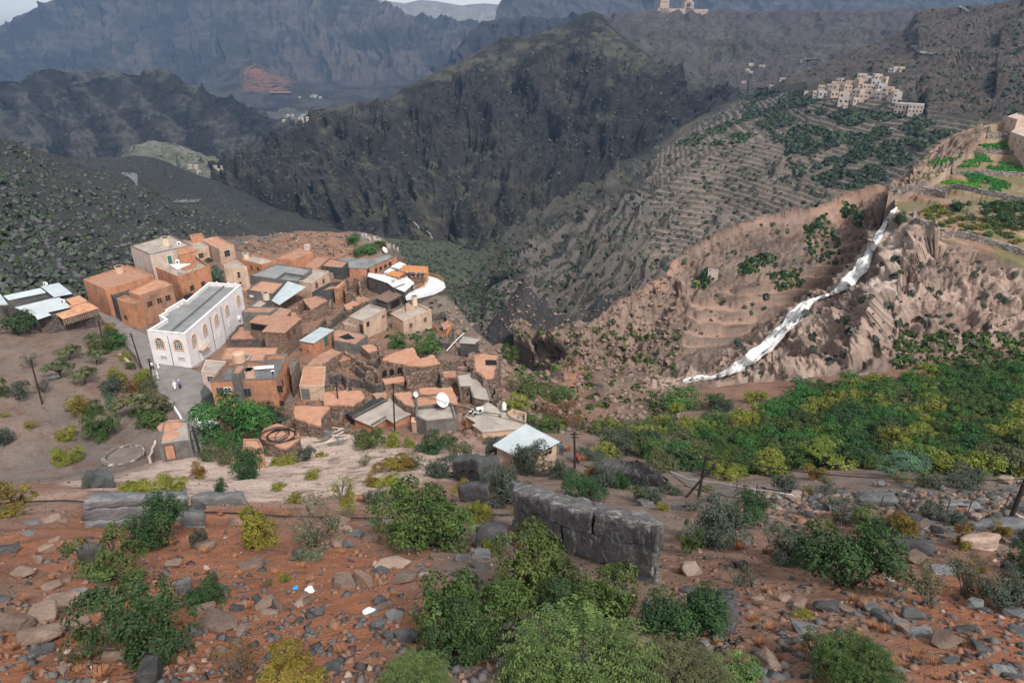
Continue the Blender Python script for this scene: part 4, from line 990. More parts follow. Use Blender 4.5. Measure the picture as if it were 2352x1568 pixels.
H.block([(900, 432), (905, 490), (1090, 485), (1105, 565), (1245, 585), (1205, 430)], ST_, TER2_, h=2.6, par=0, ragged=.18, slab=.2)
H = House('d6', 'stone_house', 'stone house under a pale grey kinked slab roof with an open courtyard', 'D')
H.block([(1235, 312), (1258, 425), (1352, 425), (1382, 520), (1400, 532), (1560, 562), (1500, 390), (1395, 287)], ST_, CON_, b=(4, (1402, 600)), par=.12, pw=.15, coping=GY_)
H.block([(1262, 432), (1268, 512), (1365, 512), (1350, 430)], ST_, HOLE_SHADE_, on=('d6', -.6), par=1.0, pw=.3)  # near-black floor colour stands in for shade down in the courtyard
H = House('d7', 'house', 'ruined ruddy house with a dark roof opening above the grey slab roof', 'D', 'ruin')
H.block([(1375, 118), (1385, 282), (1440, 300), (1485, 372), (1600, 345), (1632, 122), (1500, 108)], ST_, TER2_, h=3.2, par=.15, pw=.4, ragged=.2)
p = [on_plane(*Z_D(*q), H.zr-.1)-H.o for q in ((1495, 180), (1498, 225), (1600, 225), (1598, 182))]
MB().prism([q.xy for q in p], H.zr-H.o.z-.16, H.zr-H.o.z-.06).build('roof_hole_shade', HOLE_SHADE_, H.t)  # black slab laid over the roof in place of a shaded gap
H = House('d8', 'house', 'beige house with a sloping concrete roof at the near right edge of the village', 'D')
H.block([(1322, 688), (1422, 748), (1385, 765), (1470, 825), (1770, 800), (1865, 752), (1715, 690), (1518, 563)], CR_, CON_, b=(3, (1470, 880)), par=0, over=.12)
H.wins([(1370, 770, 2.2, 1.6)], fr=OR_, pane=OR_, kind='x')
H.block([(1692, 655), (1722, 690), (1862, 745), (1868, 655), (1742, 622)], CR_, CON_, on=('d8', .5), par=.8, pw=.2)
H = House('d9', 'house', 'small beige house under a bright white ribbed metal roof, nearest the path', 'D')
H.block([(1600, 960), (1850, 1075), (2140, 930), (1865, 785)], CR_, CR_, h=1.7, par=0, over=-.1, slab=.1, ref=1)
zr = H.zr
corr(H.t, 'roof_sheet', [on_plane(*Z_D(*p), zz)-H.o for p, zz in (((1860, 755), zr+.45), ((2172, 918), zr+.35), ((1852, 1088), zr+.2), ((1560, 950), zr+.3))], WMET_, 15, amp=.075)
H.wins([(2060, 1000, 1.0, 1.0)], fr=CR_, pane=HOLE_SHADE_)
H = House('d10', 'shack', 'small grey tin shack with dark open front above the ruins', 'D', 'shack')
H.block([(1268, 20), (1395, 28), (1432, -5), (1300, -30)], DK_, CON_, h=2.4, par=0, over=.2)
H = House('d11', 'mud_roof_house', 'long ruddy roof left of the white pitched roof house', 'D')
H.block([(30, 585), (300, 590), (408, 520), (375, 455), (50, 470)], ST_, TER2_, h=2.6, par=0, ragged=.15, slab=.25)
H = House('d12', 'mud_roof_house', 'ruddy roof and courtyard between the hose coil and pinkish house', 'C')
H.block([(1705, 650), (1700, 760), (1960, 850), (1985, 760), (2060, 650), (1790, 640)], ST_, TER2_, h=2.0, par=0, ragged=.2, slab=.25)
H = House('d13', 'mud_roof_house', 'stepped ruddy roof holding the coiled black hose', 'C')
H.block([(1400, 870), (1370, 960), (1620, 1060), (1760, 960), (1730, 880), (1540, 820)], ST_, TER2_, h=1.6, par=0, ragged=.2, slab=.25)
hose_z = H.zr
H = House('d14', 'house', 'long ruddy roof with scattered dark branches right of the small orange house', 'B')
H.block([(790, 1262), (920, 1262), (1085, 1150), (1010, 1120), (855, 1200)], ST_, TER_, h=2.4, par=0, ragged=.15, slab=.2)
for P_, zm_, h_, lb_ in (([(755, 692), (830, 780), (965, 700), (872, 662)], 'B', 2.4, 'torn ruddy roof patch behind the small bright orange house'), ([(1180, 692), (1230, 735), (1345, 692), (1262, 650)], 'B', 1.2, 'low ruddy roof between the ruined adobe tower and timber shed'), ([(470, 482), (522, 542), (602, 522), (600, 470)], 'D', 1.8, 'small ruddy roof left of the pitched roof ridge'), ([(1100, 282), (1118, 335), (1228, 332), (1232, 276)], 'D', 1.8, 'small ruddy roof at the left edge of the slab roof house'), ([(1242, 240), (1246, 290), (1334, 286), (1342, 244)], 'D', 1.6, 'small ruddy roof above the slab roof house'),
                         ([(1262, 1096), (1330, 1152), (1432, 1122), (1352, 1080)], 'B', 1.8, 'broken ruddy roof right of the courtyard house with the hole'), ([(560, 352), (580, 400), (770, 372), (760, 322)], 'D', 1.2, 'ruddy floor terrace before the three arched openings'), ([(1000, 1180), (1080, 1230), (1190, 1200), (1110, 1150)], 'B', 1.5, 'low brown roof beside the tall broken wall stub'), ([(75, 470), (90, 520), (250, 500), (240, 450)], 'D', 1.4, 'low terracotta roof inside the dark stone enclosure'), ([(610, 815), (640, 880), (720, 850), (690, 800)], 'B', 3.0, 'narrow brown roof behind the brown stone house'), ([(1110, 745), (1150, 790), (1250, 730), (1200, 700)], 'B', 1.6, 'brown yard roof left of the timber shed'), ([(1960, 905), (1985, 960), (2060, 905), (2020, 870)], 'B', 1.0, 'tiny ruddy yard inside the orange railing')):
    H = House('x'+lb_[:9], 'mud_roof_house', lb_, zm_); H.block(P_, random.choice((ST_, STB_)), random.choice((TER_, TER2_)), h=h_, par=0, ragged=.14, slab=.22)
# ---------------------------------------------------------------- ruins
def ruin(name, label, zoom, walls, h=2.2, mat=ST_, floor=None, wins=()):
    Z = ZOOM[zoom]; pts = []
    for w in walls:
        L = []
        for p in w:
            u, v = Z(*p); z = solve_z((u, v), h); q = on_plane(u, v, z); L.append(Vector((q.x, q.y, ground(q.x, q.y))))
        pts.append(L)
    c = sum((p for L in pts for p in L), Vector())/sum(len(L) for L in pts); t = thing(name, label, 'ruin', c)
    rub = MB()
    for L in pts:
        V = []; F = []
        samp = []
        for i in range(len(L)-1):
            k = max(2, int((L[i+1]-L[i]).length/.45))
            for j in range(k + (1 if i == len(L)-2 else 0)): samp.append(L[i].lerp(L[i+1], j/k))
        ph = random.uniform(0, 99); nS = len(samp)
        for i, p in enumerate(samp):
            d = (samp[min(i+1, nS-1)]-samp[max(i-1, 0)]).xy.normalized(); nrm = Vector((-d.y, d.x))
            hh = h*(0.92 + .30*float(perlin(np.array([i*.17+ph, 0, 0]))) + random.uniform(-.10, .10))
            if float(perlin(np.array([i*.07+ph, 5, 0]))) > .42: hh *= .45
            g = ground(p.x, p.y); th_ = .30
            for lv in range(4):
                zz = (-.6, hh*.35, hh*.7, hh)[lv]
                for sd in (-1, 1):
                    o = nrm*(sd*th_*(1.15-.1*lv)+random.uniform(-.07, .07)); V.append((p.x+o.x-c.x, p.y+o.y-c.y, g+zz-c.z+random.uniform(-.06, .06)*(lv == 3)))
            if random.random() < .8:
                s_ = random.uniform(.12, .28); rub.box((p.x-c.x+random.uniform(-.2, .2), p.y-c.y+random.uniform(-.2, .2), g+hh-c.z), (s_*1.6, s_*1.2, s_), Matrix.Rotation(random.uniform(0, 3), 3, 'Z'))
            for _ in range(2):
                s_ = random.uniform(.12, .4); o = nrm*random.choice((-1, 1))*random.uniform(.4, 1.6); x_, y_ = p.x+o.x, p.y+o.y
                rub.box((x_-c.x, y_-c.y, ground(x_, y_)-c.z+.05), (s_*1.6, s_*1.2, s_*.8), Matrix.Rotation(random.uniform(0, 3), 3, Vector((random.random(), random.random(), 1)).normalized()))
        for i in range(nS-1):
            a, b = i*8, (i+1)*8
            for lv in range(3):
                F.append((a+lv*2, b+lv*2, b+lv*2+2, a+lv*2+2)); F.append((a+lv*2+1, a+lv*2+3, b+lv*2+3, b+lv*2+1))
            F.append((a+6, b+6, b+7, a+7))
        F += [(0, 2, 3, 1), (2, 4, 5, 3), (4, 6, 7, 5)]; e_ = (nS-1)*8; F += [(e_, e_+1, e_+3, e_+2), (e_+2, e_+3, e_+5, e_+4), (e_+4, e_+5, e_+7, e_+6)]
        me = bpy.data.meshes.new('wall'); me.from_pydata(V, [], F); me.update(); obj('wall', me, mat, t)
    rub.build('fallen_stones', ST_, t, kind='stuff')
    for (x, y, w, hh) in wins:
        u, v = Z(x, y); best = None
        for L in pts:
            for i in range(len(L)-1):
                e = (L[i+1]-L[i]).xy.normalized(); n = Vector((e.y, -e.x)); r = raydir(u, v)
                if n.dot(r.xy) > 0: n = -n
                tt = n.dot(L[i].xy+n*.36)/n.dot(r.xy); P = r*tt; s_ = e.dot(P.xy-L[i].xy)
                if 0 <= s_ <= (L[i+1]-L[i]).length and 0 < P.z-ground(P.x, P.y) < h*1.1 and (best is None or tt < best[0]): best = (tt, P, Vector((e.x, e.y, 0)), Vector((n.x, n.y, 0)))
        if best:
            P, e, n = best[1]-c, best[2], best[3]; B_ = [(-w/2, -hh/2), (w/2, -hh/2)] + [(w/2*math.cos(math.pi*a/6), hh/2-w/2+w/2*math.sin(math.pi*a/6)) for a in range(7)]
            m = MB(); k = len(B_); m.add([P+e*a[0]+Vector((0, 0, a[1]))+n*.03 for a in B_], [tuple(range(k))]); m.build('window_opening_shade', HOLE_SHADE_, t)  # black sheet on the solid wall, painted shade of an opening
    return t
ruin('ruin', 'ruined stone room with three arched window openings in its wall', 'D', [[(440, 272), (752, 208), (770, 290)], [(440, 272), (420, 330)], [(752, 208), (640, 180)]], 2.6, ST_, wins=[(583, 300, .9, 1.3), (648, 288, .9, 1.3), (718, 272, .9, 1.3)])
ruin('ruin', 'roofless stone ruin with a long straight front wall right of the arched windows', 'D', [[(790, 310), (1090, 255), (1115, 380)], [(790, 310), (800, 420)]], 2.6, ST_)
ruin('ruin', 'collapsed stone walls heaped left of the arched window ruin', 'D', [[(300, 215), (350, 160), (480, 190), (550, 110)], [(330, 240), (420, 300), (440, 380)], [(270, 330), (370, 350), (500, 400), (560, 380)]], 1.8, STD_)
ruin('ruin', 'tumbled dark stone enclosure right of the pinkish house', 'D', [[(60, 310), (200, 300), (260, 360), (240, 440)], [(60, 310), (70, 470)]], 2.0, STD_)
ruin('ruin', 'ruined walls between the slab roof and the long front wall', 'D', [[(1095, 300), (1235, 295)], [(1060, 180), (1190, 185), (1330, 165), (1340, 240)], [(1100, 250), (1330, 265)]], 2.0, ST_)
ruin('ruin', 'tall broken brown wall stub above the long ruddy roof', 'B', [[(920, 1262), (1110, 1140), (1215, 1190)], [(1210, 1190), (1300, 1240), (1420, 1330)], [(1290, 1080), (1400, 1060), (1440, 1170)]], 2.4, STB_)
ruin('ruin', 'ruined adobe tower shell with collapsed side beside the dark stone house', 'B', [[(1120, 500), (1240, 520), (1322, 470)], [(1120, 500), (1130, 620), (1210, 640)], [(1240, 520), (1260, 600)]], 3.4, STB_)
ruin('ruin', 'old stone shell with mud top in front of the canopy', 'B', [[(700, 750), (760, 700), (880, 660), (985, 700)], [(760, 790), (850, 790), (990, 730), (1000, 690)], [(700, 750), (720, 830)]], 2.2, STB_)
ruin('ruin', 'dark stone yard walls stepping down behind the beige twin houses', 'B', [[(740, 1010), (860, 960), (945, 850)], [(950, 910), (1090, 800), (1110, 780)], [(1110, 800), (1260, 720), (1390, 690)]], 1.8, STD_)
ruin('ruin', 'low stone enclosure at the far right corner of the ruins', 'D', [[(1590, 380), (1600, 480), (1560, 540)], [(1500, 400), (1590, 380)]], 1.8, STD_)
ruin('ruin', 'rough stone walls edging the ruddy roofs below the large orange house', 'C', [[(1700, 660), (1690, 770), (1560, 820), (1400, 850)], [(1960, 760), (2150, 790), (2170, 700)]], 1.3, STB_)
H = House('r1', 'ruin', 'ruined house with a ruddy roof sloping behind the arched window ruin', 'D', 'ruin')
H.block([(560, 180), (760, 215), (905, 165), (840, 65), (640, 122)], ST_, TER2_, h=2.8, par=0, ragged=.25, slab=.25)
H = House('r2', 'ruin', 'ruined house with torn ruddy roof next to the green tree', 'D', 'ruin')
H.block([(770, 225), (925, 240), (1082, 205), (1020, 130), (905, 168)], ST_, TER2_, h=2.6, par=0, ragged=.25, slab=.25)
# ---------------------------------------------------------------- restaurant terrace
zt = solve_z(Z_B(1660, 690), None, Z_B(1672, 760))
tp_ = [(1660, 692), (1780, 672), (1900, 642), (1965, 610), (1995, 585), (1980, 540), (1930, 510), (1850, 487), (1825, 560), (1722, 618), (1650, 650)]
T_ = [on_plane(*Z_B(*p), zt) for p in tp_]; c_ = sum(T_, Vector())/len(T_); gz0 = min(ground(p.x, p.y) for p in T_)
c_.z = gz0-1; t_ = thing('terrace', 'white curved viewing terrace on a dark stone retaining wall', 'terrace', c_)
L_p = [(p-c_).xy for p in T_]
MB().prism([tuple(p) for p in L_p], 0, zt-.16-c_.z).build('retaining_wall', STD_, t_)
MB().prism(inset([tuple(p) for p in L_p], -.12), zt-.15-c_.z, zt-c_.z).build('floor', CAN_, t_)
def rail(parent, pts, c, h, mat, gap=.4, r=.05, nm='baluster'):
    tot = [Vector(p)-c for p in pts]
    m = MB(); m.tube([p+Vector((0, 0, h)) for p in tot], .06, 5); m.tube([p+Vector((0, 0, .15)) for p in tot], .04, 5); m.build('handrail', mat, parent)
    bm_ = MB().box((0, 0, h/2), (r*2, r*2, h)).mesh(nm); bm_.materials.append(mat)
    for i in range(len(tot)-1):
        k = max(1, int((tot[i+1]-tot[i]).length/gap))
        for j in range(k): o_ = obj(nm, bm_, None, parent); o_.location = tot[i].lerp(tot[i+1], j/k)
t2 = thing('railing', 'white baluster railing along the front of the curved terrace', 'railing', T_[0]); rail(t2, [T_[i]+Vector((0, 0, .01)) for i in range(0, 5)], T_[0], 1.0, WHT_)
t2 = thing('railing', 'orange timber railing along the back of the curved terrace', 'railing', T_[5]); rail(t2, [T_[i]+Vector((0, 0, .01)) for i in range(5, 8)], T_[5], 1.0, LWOOD_, .5)
p_ = [on_plane(*Z_B(*q), zt) for q in ((1722, 612), (1815, 585), (1822, 560), (1800, 545))]
t2 = thing('railing', 'short orange timber railing beside the open stair of the terrace', 'railing', p_[0]); rail(t2, p_, p_[0], 1.0, LWOOD_, .5)
fl = [on_plane(*Z_B(*q), zt+.6) for q in ((1640, 470), (1700, 525), (1835, 520), (1845, 455))]; c_ = sum(fl, Vector())/4; c_.z = zt-1.5
t2 = thing('timber_deck', 'raised timber dining deck with an orange rail beneath the pergola', 'deck', c_)
MB().prism([tuple((p-c_).xy) for p in fl], 0, zt+.6-c_.z).build('platform', BWOOD_, t2)
rail(t2, [fl[0], fl[1], fl[2], fl[3]], c_, .9, LWOOD_, .45, .04, 'slat')
def pergola(label, P, z, h):
    q = [on_plane(*Z_B(*p), zz) for p, zz in zip(P, z)]; c = sum(q, Vector())/4; c.z = min(p.z for p in q)-h
    t = thing('pergola', label, 'pergola', c); n = 20
    for i in range(n):
        s0, s1 = i/n, (i+.86)/n; a, b = q[0].lerp(q[1], s0), q[0].lerp(q[1], s1); d, e = q[3].lerp(q[2], s0), q[3].lerp(q[2], s1)
        vs = [p-c for p in (a, b, e, d)]; MB().add(vs+[p-Vector((0, 0, .07)) for p in vs], [(0, 1, 2, 3), (7, 6, 5, 4), (0, 4, 5, 1), (1, 5, 6, 2), (2, 6, 7, 3), (3, 7, 4, 0)]).build('plank', LWOOD_, t)
    for p in q: MB().box(Vector(((p-c).x, (p-c).y, h/2)), (.16, .16, h+(p.z-c.z-h))).build('post', LWOOD_, t)
pergola('larger orange timber pergola roof over the dining deck', [(1605, 447), (1838, 460), (1846, 405), (1628, 390)], [zt+3.1, zt+3.1, zt+3.7, zt+3.7], 2.6)
pergola('smaller orange timber pergola roof beside the white tents', [(1485, 472), (1592, 497), (1646, 460), (1532, 440)], [zt+2.4, zt+2.3, zt+2.8, zt+2.9], 2.2)
def tent(label, P, z, rise):
    q = [on_plane(*Z_B(*p), z) for p in P]; c = sum(q, Vector())/len(q); a = c+Vector((0, 0, rise)); c = Vector((c.x, c.y, z-2.2)); t = thing('tent', label, 'tent', c); n = len(q)
    MB().add([p-c for p in q]+[a-c], [(i, (i+1) % n, n) for i in range(n)]).build('canvas', CAN_, t)
    MB().add([p-c for p in q]+[p-c-Vector((0, 0, .35)) for p in q], [(i, n+i, n+(i+1) % n, (i+1) % n) for i in range(n)]).build('valance', CAN_, t)
    for p in q: MB().tube([p-c, p-c-Vector((0, 0, 2.2))], .05, 5).build('pole', WHT_, t)
tent('white pointed tent farthest back beside the larger pergola', [(1522, 405), (1595, 420), (1655, 385), (1600, 362)], zt+2.6, .7)
tent('white pointed tent left of the smaller pergola', [(1465, 450), (1515, 462), (1555, 435), (1510, 418)], zt+2.4, .6)
tent('white pointed tent nearest the timber shed', [(1600, 520), (1650, 557), (1722, 545), (1662, 492)], zt+1.6, .7)
for (x, y, lb) in ((1700, 480, 'left dark dining table on the timber deck'), (1785, 485, 'right dark dining table on the timber deck')):
    p = on_plane(*Z_B(x, y), zt+.6); t2 = thing('dining_table', lb, 'table', p)
    MB().box((0, 0, .74), (1.7, 1.0, .06)).build('tabletop', WET2_, t2)
    for a in (-.7, .7):
        for b in (-.4, .4): MB().box((a, b, .355), (.07, .07, .70)).build('leg', WOOD_, t2)
chair_me = MB().box((0, 0, .45), (.45, .45, .05)).mesh('seat'); chair_me.materials.append(WHT_)
back_me = MB().box((0, .21, .72), (.45, .05, .5)).mesh('backrest'); back_me.materials.append(WHT_)
leg_me = MB().box((0, 0, .21), (.05, .05, .42)).mesh('leg'); leg_me.materials.append(WHT_)
for k in range(10):
    x, y = 1665+(k % 5)*38, 470 if k < 5 else 512
    p = on_plane(*Z_B(x, y), zt+.6); ch = thing('chair', 'white dining chair on the timber deck', 'chair', p, (0 if k < 5 else math.pi), 'white chairs on the dining deck')
    obj('seat', chair_me, None, ch); obj('backrest', back_me, None, ch)
    for a in (-.2, .2):
        for b in (-.2, .2): o_ = obj('leg', leg_me, None, ch); o_.location = (a, b, 0)
# lower timber railed path below the beige house
p_ = [hit(*Z_B(*q))[0] for q in ((1890, 975), (1940, 1040), (2010, 1055), (2060, 960))]
t2 = thing('railing', 'orange timber railing on the lower dark wall beside the beige house', 'railing', p_[0]); rail(t2, [p+Vector((0, 0, 1.0)) for p in p_], p_[0], 1.0, LWOOD_, .4)
ruin('retaining_wall', 'dark curved wall under the lower orange timber railing', 'B', [[(1890, 985), (1940, 1050), (2010, 1065), (2062, 970)], [(1880, 820), (2000, 810), (2045, 900)]], 1.4, STD_)
# ================================================================== LANES, ROADS, WATER
def Z_G(x, y): return (1176 + x*.5, y*.5)          # upper right quarter of the photograph
def Z_H(x, y): return (x*.5, y*.5)                  # upper left quarter
def Z_J(x, y): return ((0 + x/4.238)/1.0884, (880 + y/4.238)/1.0884)
ZOOM.update(G=Z_G, H=Z_H, J=Z_J)
def hp(u, v):
    h = hit(u, v); return h[0] if h else None
def ribbon(name, pairs, mat, lift=.05, across=6, sub=5, kind='structure', th=0.0):
    rows = []
    for i in range(len(pairs)-1):
        for j in range(sub + (1 if i == len(pairs)-2 else 0)):
            t = j/sub; L = [pairs[i][0][k]*(1-t)+pairs[i+1][0][k]*t for k in (0, 1)]; R = [pairs[i][1][k]*(1-t)+pairs[i+1][1][k]*t for k in (0, 1)]
            rows.append([hp(L[0]*(1-s)+R[0]*s, L[1]*(1-s)+R[1]*s) for s in [q/across for q in range(across+1)]])
    V = []; 
    for r in rows:
        for p in r: V.append((p.x, p.y, p.z+lift) if p else (0, 0, -380))
    n = across+1; F = [(i*n+j, i*n+j+1, (i+1)*n+j+1, (i+1)*n+j) for i in range(len(rows)-1) for j in range(across)]
    me = bpy.data.meshes.new(name); me.from_pydata(V, [], F); me.update(); me.polygons.foreach_set('use_smooth', [True]*len(F))
    return obj(name, me, mat, kind=kind)
PAVE_ = plain('lane_concrete', (.235, .215, .205), .7, .15, .5, .3, 6, dirt=(.155, .142, .135), dirt_amt=.6)
ASPH_ = plain('pale_wet_road', (.17, .172, .175), .6, .1, .05, 0)
TRACK_ = plain('red_dirt_track', (.24, .145, .11), .95, .1, .02, 0)
PATH_ = plain('stone_path', (.165, .135, .118), .9, .2, .8, .5, 8)
za, zc = Z_A, Z_C
ribbon('lane', [(za(640, 655), za(735, 615)), (za(770, 705), za(800, 690)), (za(855, 800), za(915, 775)), (za(930, 920), za(1010, 862)), (za(1060, 1035), za(1180, 960)), (za(1160, 1175), za(1300, 1010)), (za(1255, 1310), za(1350, 1212)), (za(1330, 1410), za(1560, 1268)), (za(1390, 1500), za(1790, 1345)),
                (zc(430, 560), zc(830, 500)), (zc(500, 655), zc(835, 620)), (zc(590, 785), zc(800, 745)), (zc(690, 900), zc(790, 850)), (zc(725, 1150), zc(830, 1120))], PAVE_, .10, 10, 6)
ribbon('lane', [(zc(700, 275), zc(760, 275)), (zc(800, 190), zc(860, 180)), (zc(900, 120), zc(990, 90)), (zc(1030, 20), zc(1050, 10))], PAVE_, .09, 5, 4)
ribbon('lane', [(zc(1590, 705), zc(1720, 600)), (zc(1690, 460), zc(1740, 440)), (zc(1720, 250), zc(1770, 250))], PATH_, .08, 5, 4)
ribbon('path', [((1535, 1083), (1545, 1074)), ((1580, 1118), (1600, 1098)), ((1640, 1135), (1660, 1117)), ((1720, 1148), (1740, 1132)), ((1800, 1176), (1815, 1146)), ((1880, 1183), (1895, 1168)), ((1990, 1190), (2000, 1176)), ((2100, 1207), (2115, 1182)), ((2180, 1222), (2195, 1188)), ((2260, 1205), (2270, 1182)), ((2370, 1190), (2370, 1150))], PATH_, .06, 6, 6)
ribbon('path', [((1280, 1018), (1300, 1010)), ((1290, 1045), (1310, 1035)), ((1330, 1066), (1350, 1052)), ((1380, 1080), (1390, 1066))], PATH_, .06, 5, 4)
ribbon('road', [(Z_G(1828, 222), Z_G(1835, 212)), (Z_G(1862, 224), Z_G(1868, 212)), (Z_G(1848, 236), Z_G(1838, 226)), (Z_G(1880, 250), Z_G(1884, 240)), (Z_G(1950, 258), Z_G(1950, 250))], ASPH_, 1.0, 4, 4)
ribbon('road', [(Z_G(2050, 36), Z_G(2056, 28)), (Z_G(2075, 48), Z_G(2082, 38)), (Z_G(2096, 64), Z_G(2106, 58))], ASPH_, 1.0, 4, 3)
ribbon('road', [(Z_H(556, 800), Z_H(560, 795)), (Z_H(590, 815), Z_H(612, 797)), (Z_H(612, 835), Z_H(630, 800)), (Z_H(632, 860), Z_H(637, 852))], ASPH_, .5, 4, 3)
ribbon('road', [(Z_H(790, 931), Z_H(800, 926)), (Z_H(850, 934), Z_H(862, 918)), (Z_H(910, 930), Z_H(924, 914))], ASPH_, .4, 4, 3)
ribbon('road', [(Z_G(1322, 295), Z_G(1330, 292)), (Z_G(1326, 278), Z_G(1332, 275)), (Z_G(1400, 274), Z_G(1400, 271))], ASPH_, 2.0, 2, 3)
for k, P in enumerate(([(1185, 300), (1222, 340), (1215, 365), (1188, 382)], [(1125, 378), (1180, 386), (1250, 384), (1330, 382)], [(1160, 388), (1230, 404), (1290, 395), (1318, 388)], [(1312, 396), (1275, 415), (1240, 430)], [(1240, 434), (1340, 434)], [(1185, 300), (1140, 325), (1125, 378)])):
    w_ = 2 if k != 4 else 6
    ribbon('dirt_track', [(Z_H(x-w_, y-w_*.4), Z_H(x+w_, y+w_*.5)) for x, y in P] if k in (0, 5) else [(Z_H(x, y+w_*.6), Z_H(x, y-w_*.6)) for x, y in P], TRACK_, 8.0, 3, 6)
# ---- white water
m, nt, b = new_mat('white_water'); p = pos_n(nt)
mp = nn(nt, 'ShaderNodeMapping'); mp.inputs['Scale'].default_value = (1.2, 1.2, .25); nt.links.new(p, mp.inputs[0])
wf = noise_n(nt, mp.outputs[0], 1.3, 5, .7); nt.links.new(mixc(nt, (.80, .78, .76), (.93, .93, .93), ramp(nt, wf, .36, .56)), b.inputs['Base Color']); b.inputs['Roughness'].default_value = .5
bump_n(nt, b, wf, .25, .3)
mp2 = nn(nt, 'ShaderNodeMapping'); mp2.inputs['Scale'].default_value = (1.6, 1.6, .4); nt.links.new(p, mp2.inputs[0]); nt.links.new(ramp(nt, noise_n(nt, mp2.outputs[0], 1.0, 5, .65), .20, .42), b.inputs['Alpha']); WATER_ = m
def cascade(name, P, dfn, strands, seed, kind='structure'):
    """many thin torn strands of falling water following a line of picture points (u, v, width)"""
    rnd = random.Random(seed); m = MB(); us = [q[0] for q in P]
    for s in range(strands):
        off = rnd.uniform(-1, 1); a = rnd.uniform(0, .55) if s > strands*.4 else 0; e = rnd.uniform(.5, 1) if s > strands*.4 else 1
        pts = []; rad = []; N = 26; ph = rnd.uniform(0, 99)
        for i in range(N):
            t = a + (e-a)*i/(N-1); x = t*(len(P)-1); k = min(int(x), len(P)-2); f = x-k
            u, v, w = [P[k][j]*(1-f)+P[k+1][j]*f for j in range(3)]
            o_ = off*.5*w*(.75+.5*float(perlin(np.array([t*9, 3.3, seed])))) + .2*w*float(perlin(np.array([t*9+ph, s*.7, 0])))
            du, dv = P[k+1][0]-P[k][0], P[k+1][1]-P[k][1]; L = math.hypot(du, dv)
            uu, vv = u - dv/L*o_, v + du/L*o_
            d = dfn(uu, vv) - .25 - .5*(1-abs(off)); q = raydir(uu, vv)*d
            pts.append(q); rad.append(max(.05, (w*.032*d/1600)*(.3+.9*rnd.random())*(1 if 0 < i < N-1 else .3)))
        m.tube(pts, rad, 5)
    o = m.build(name, WATER_, None, sm=True); o['kind'] = kind; return o
def hitd(u, v, want=None):
    h = hit(u, v); return h[0].y/raydir(u, v).y if h else 200.0
_cu = [1470, 1560, 1650, 1750, 1860, 1920, 1990, 2030, 2058, 2085]; _cd = [181, 183, 187, 193, 198, 200, 201, 202, 204, 190]
def cliffd(u, v):
    for k in range(16):
        h = hit(u+k*1.6, v+k*.9)
        if h and h[2] == 'cliff': return h[0].y/raydir(u+k*1.6, v+k*.9).y - 1.1
    return float(np.interp(u, _cu, _cd)) - 3
cascade('waterfall', [(2060, 476, 7), (2047, 492, 11), (2032, 518, 14), (2016, 546, 17), (2001, 574, 21), (1988, 598, 25), (1970, 624, 29), (1950, 645, 30), (1932, 660, 24), (1914, 673, 14)], cliffd, 130, 3)
cascade('waterfall', [(1872, 684, 3), (1850, 702, 22), (1824, 728, 34), (1796, 758, 28), (1766, 785, 22), (1733, 811, 24), (1703, 833, 22), (1677, 850, 18), (1650, 863, 12)], cliffd, 150, 4)
cascade('waterfall', [(1852, 712, 5), (1812, 752, 7), (1772, 800, 12), (1732, 828, 12), (1700, 846, 10), (1672, 862, 6)], cliffd, 34, 5)
cascade('waterfall', [(1918, 670, 12), (1900, 678, 9), (1880, 684, 8), (1866, 690, 12)], cliffd, 16, 11)
cascade('stream', [(1655, 862, 10), (1630, 868, 10), (1608, 866, 14), (1590, 872, 14), (1568, 876, 8)], hitd, 18, 6)
cascade('stream', [(1585, 905, 4), (1560, 914, 8), (1545, 912, 5), (1530, 900, 4)], hitd, 9, 7)
cascade('stream', [Z_H(1898, 1018)+(4,), Z_H(1915, 1035)+(7,), Z_H(1926, 1050)+(5,)], lambda u, v: hitd(u, v)-2, 5, 8)
cascade('stream', [Z_H(1958, 1058)+(3,), Z_H(1976, 1072)+(5,), Z_H(1986, 1096)+(6,)], lambda u, v: hitd(u, v)-2, 5, 9)
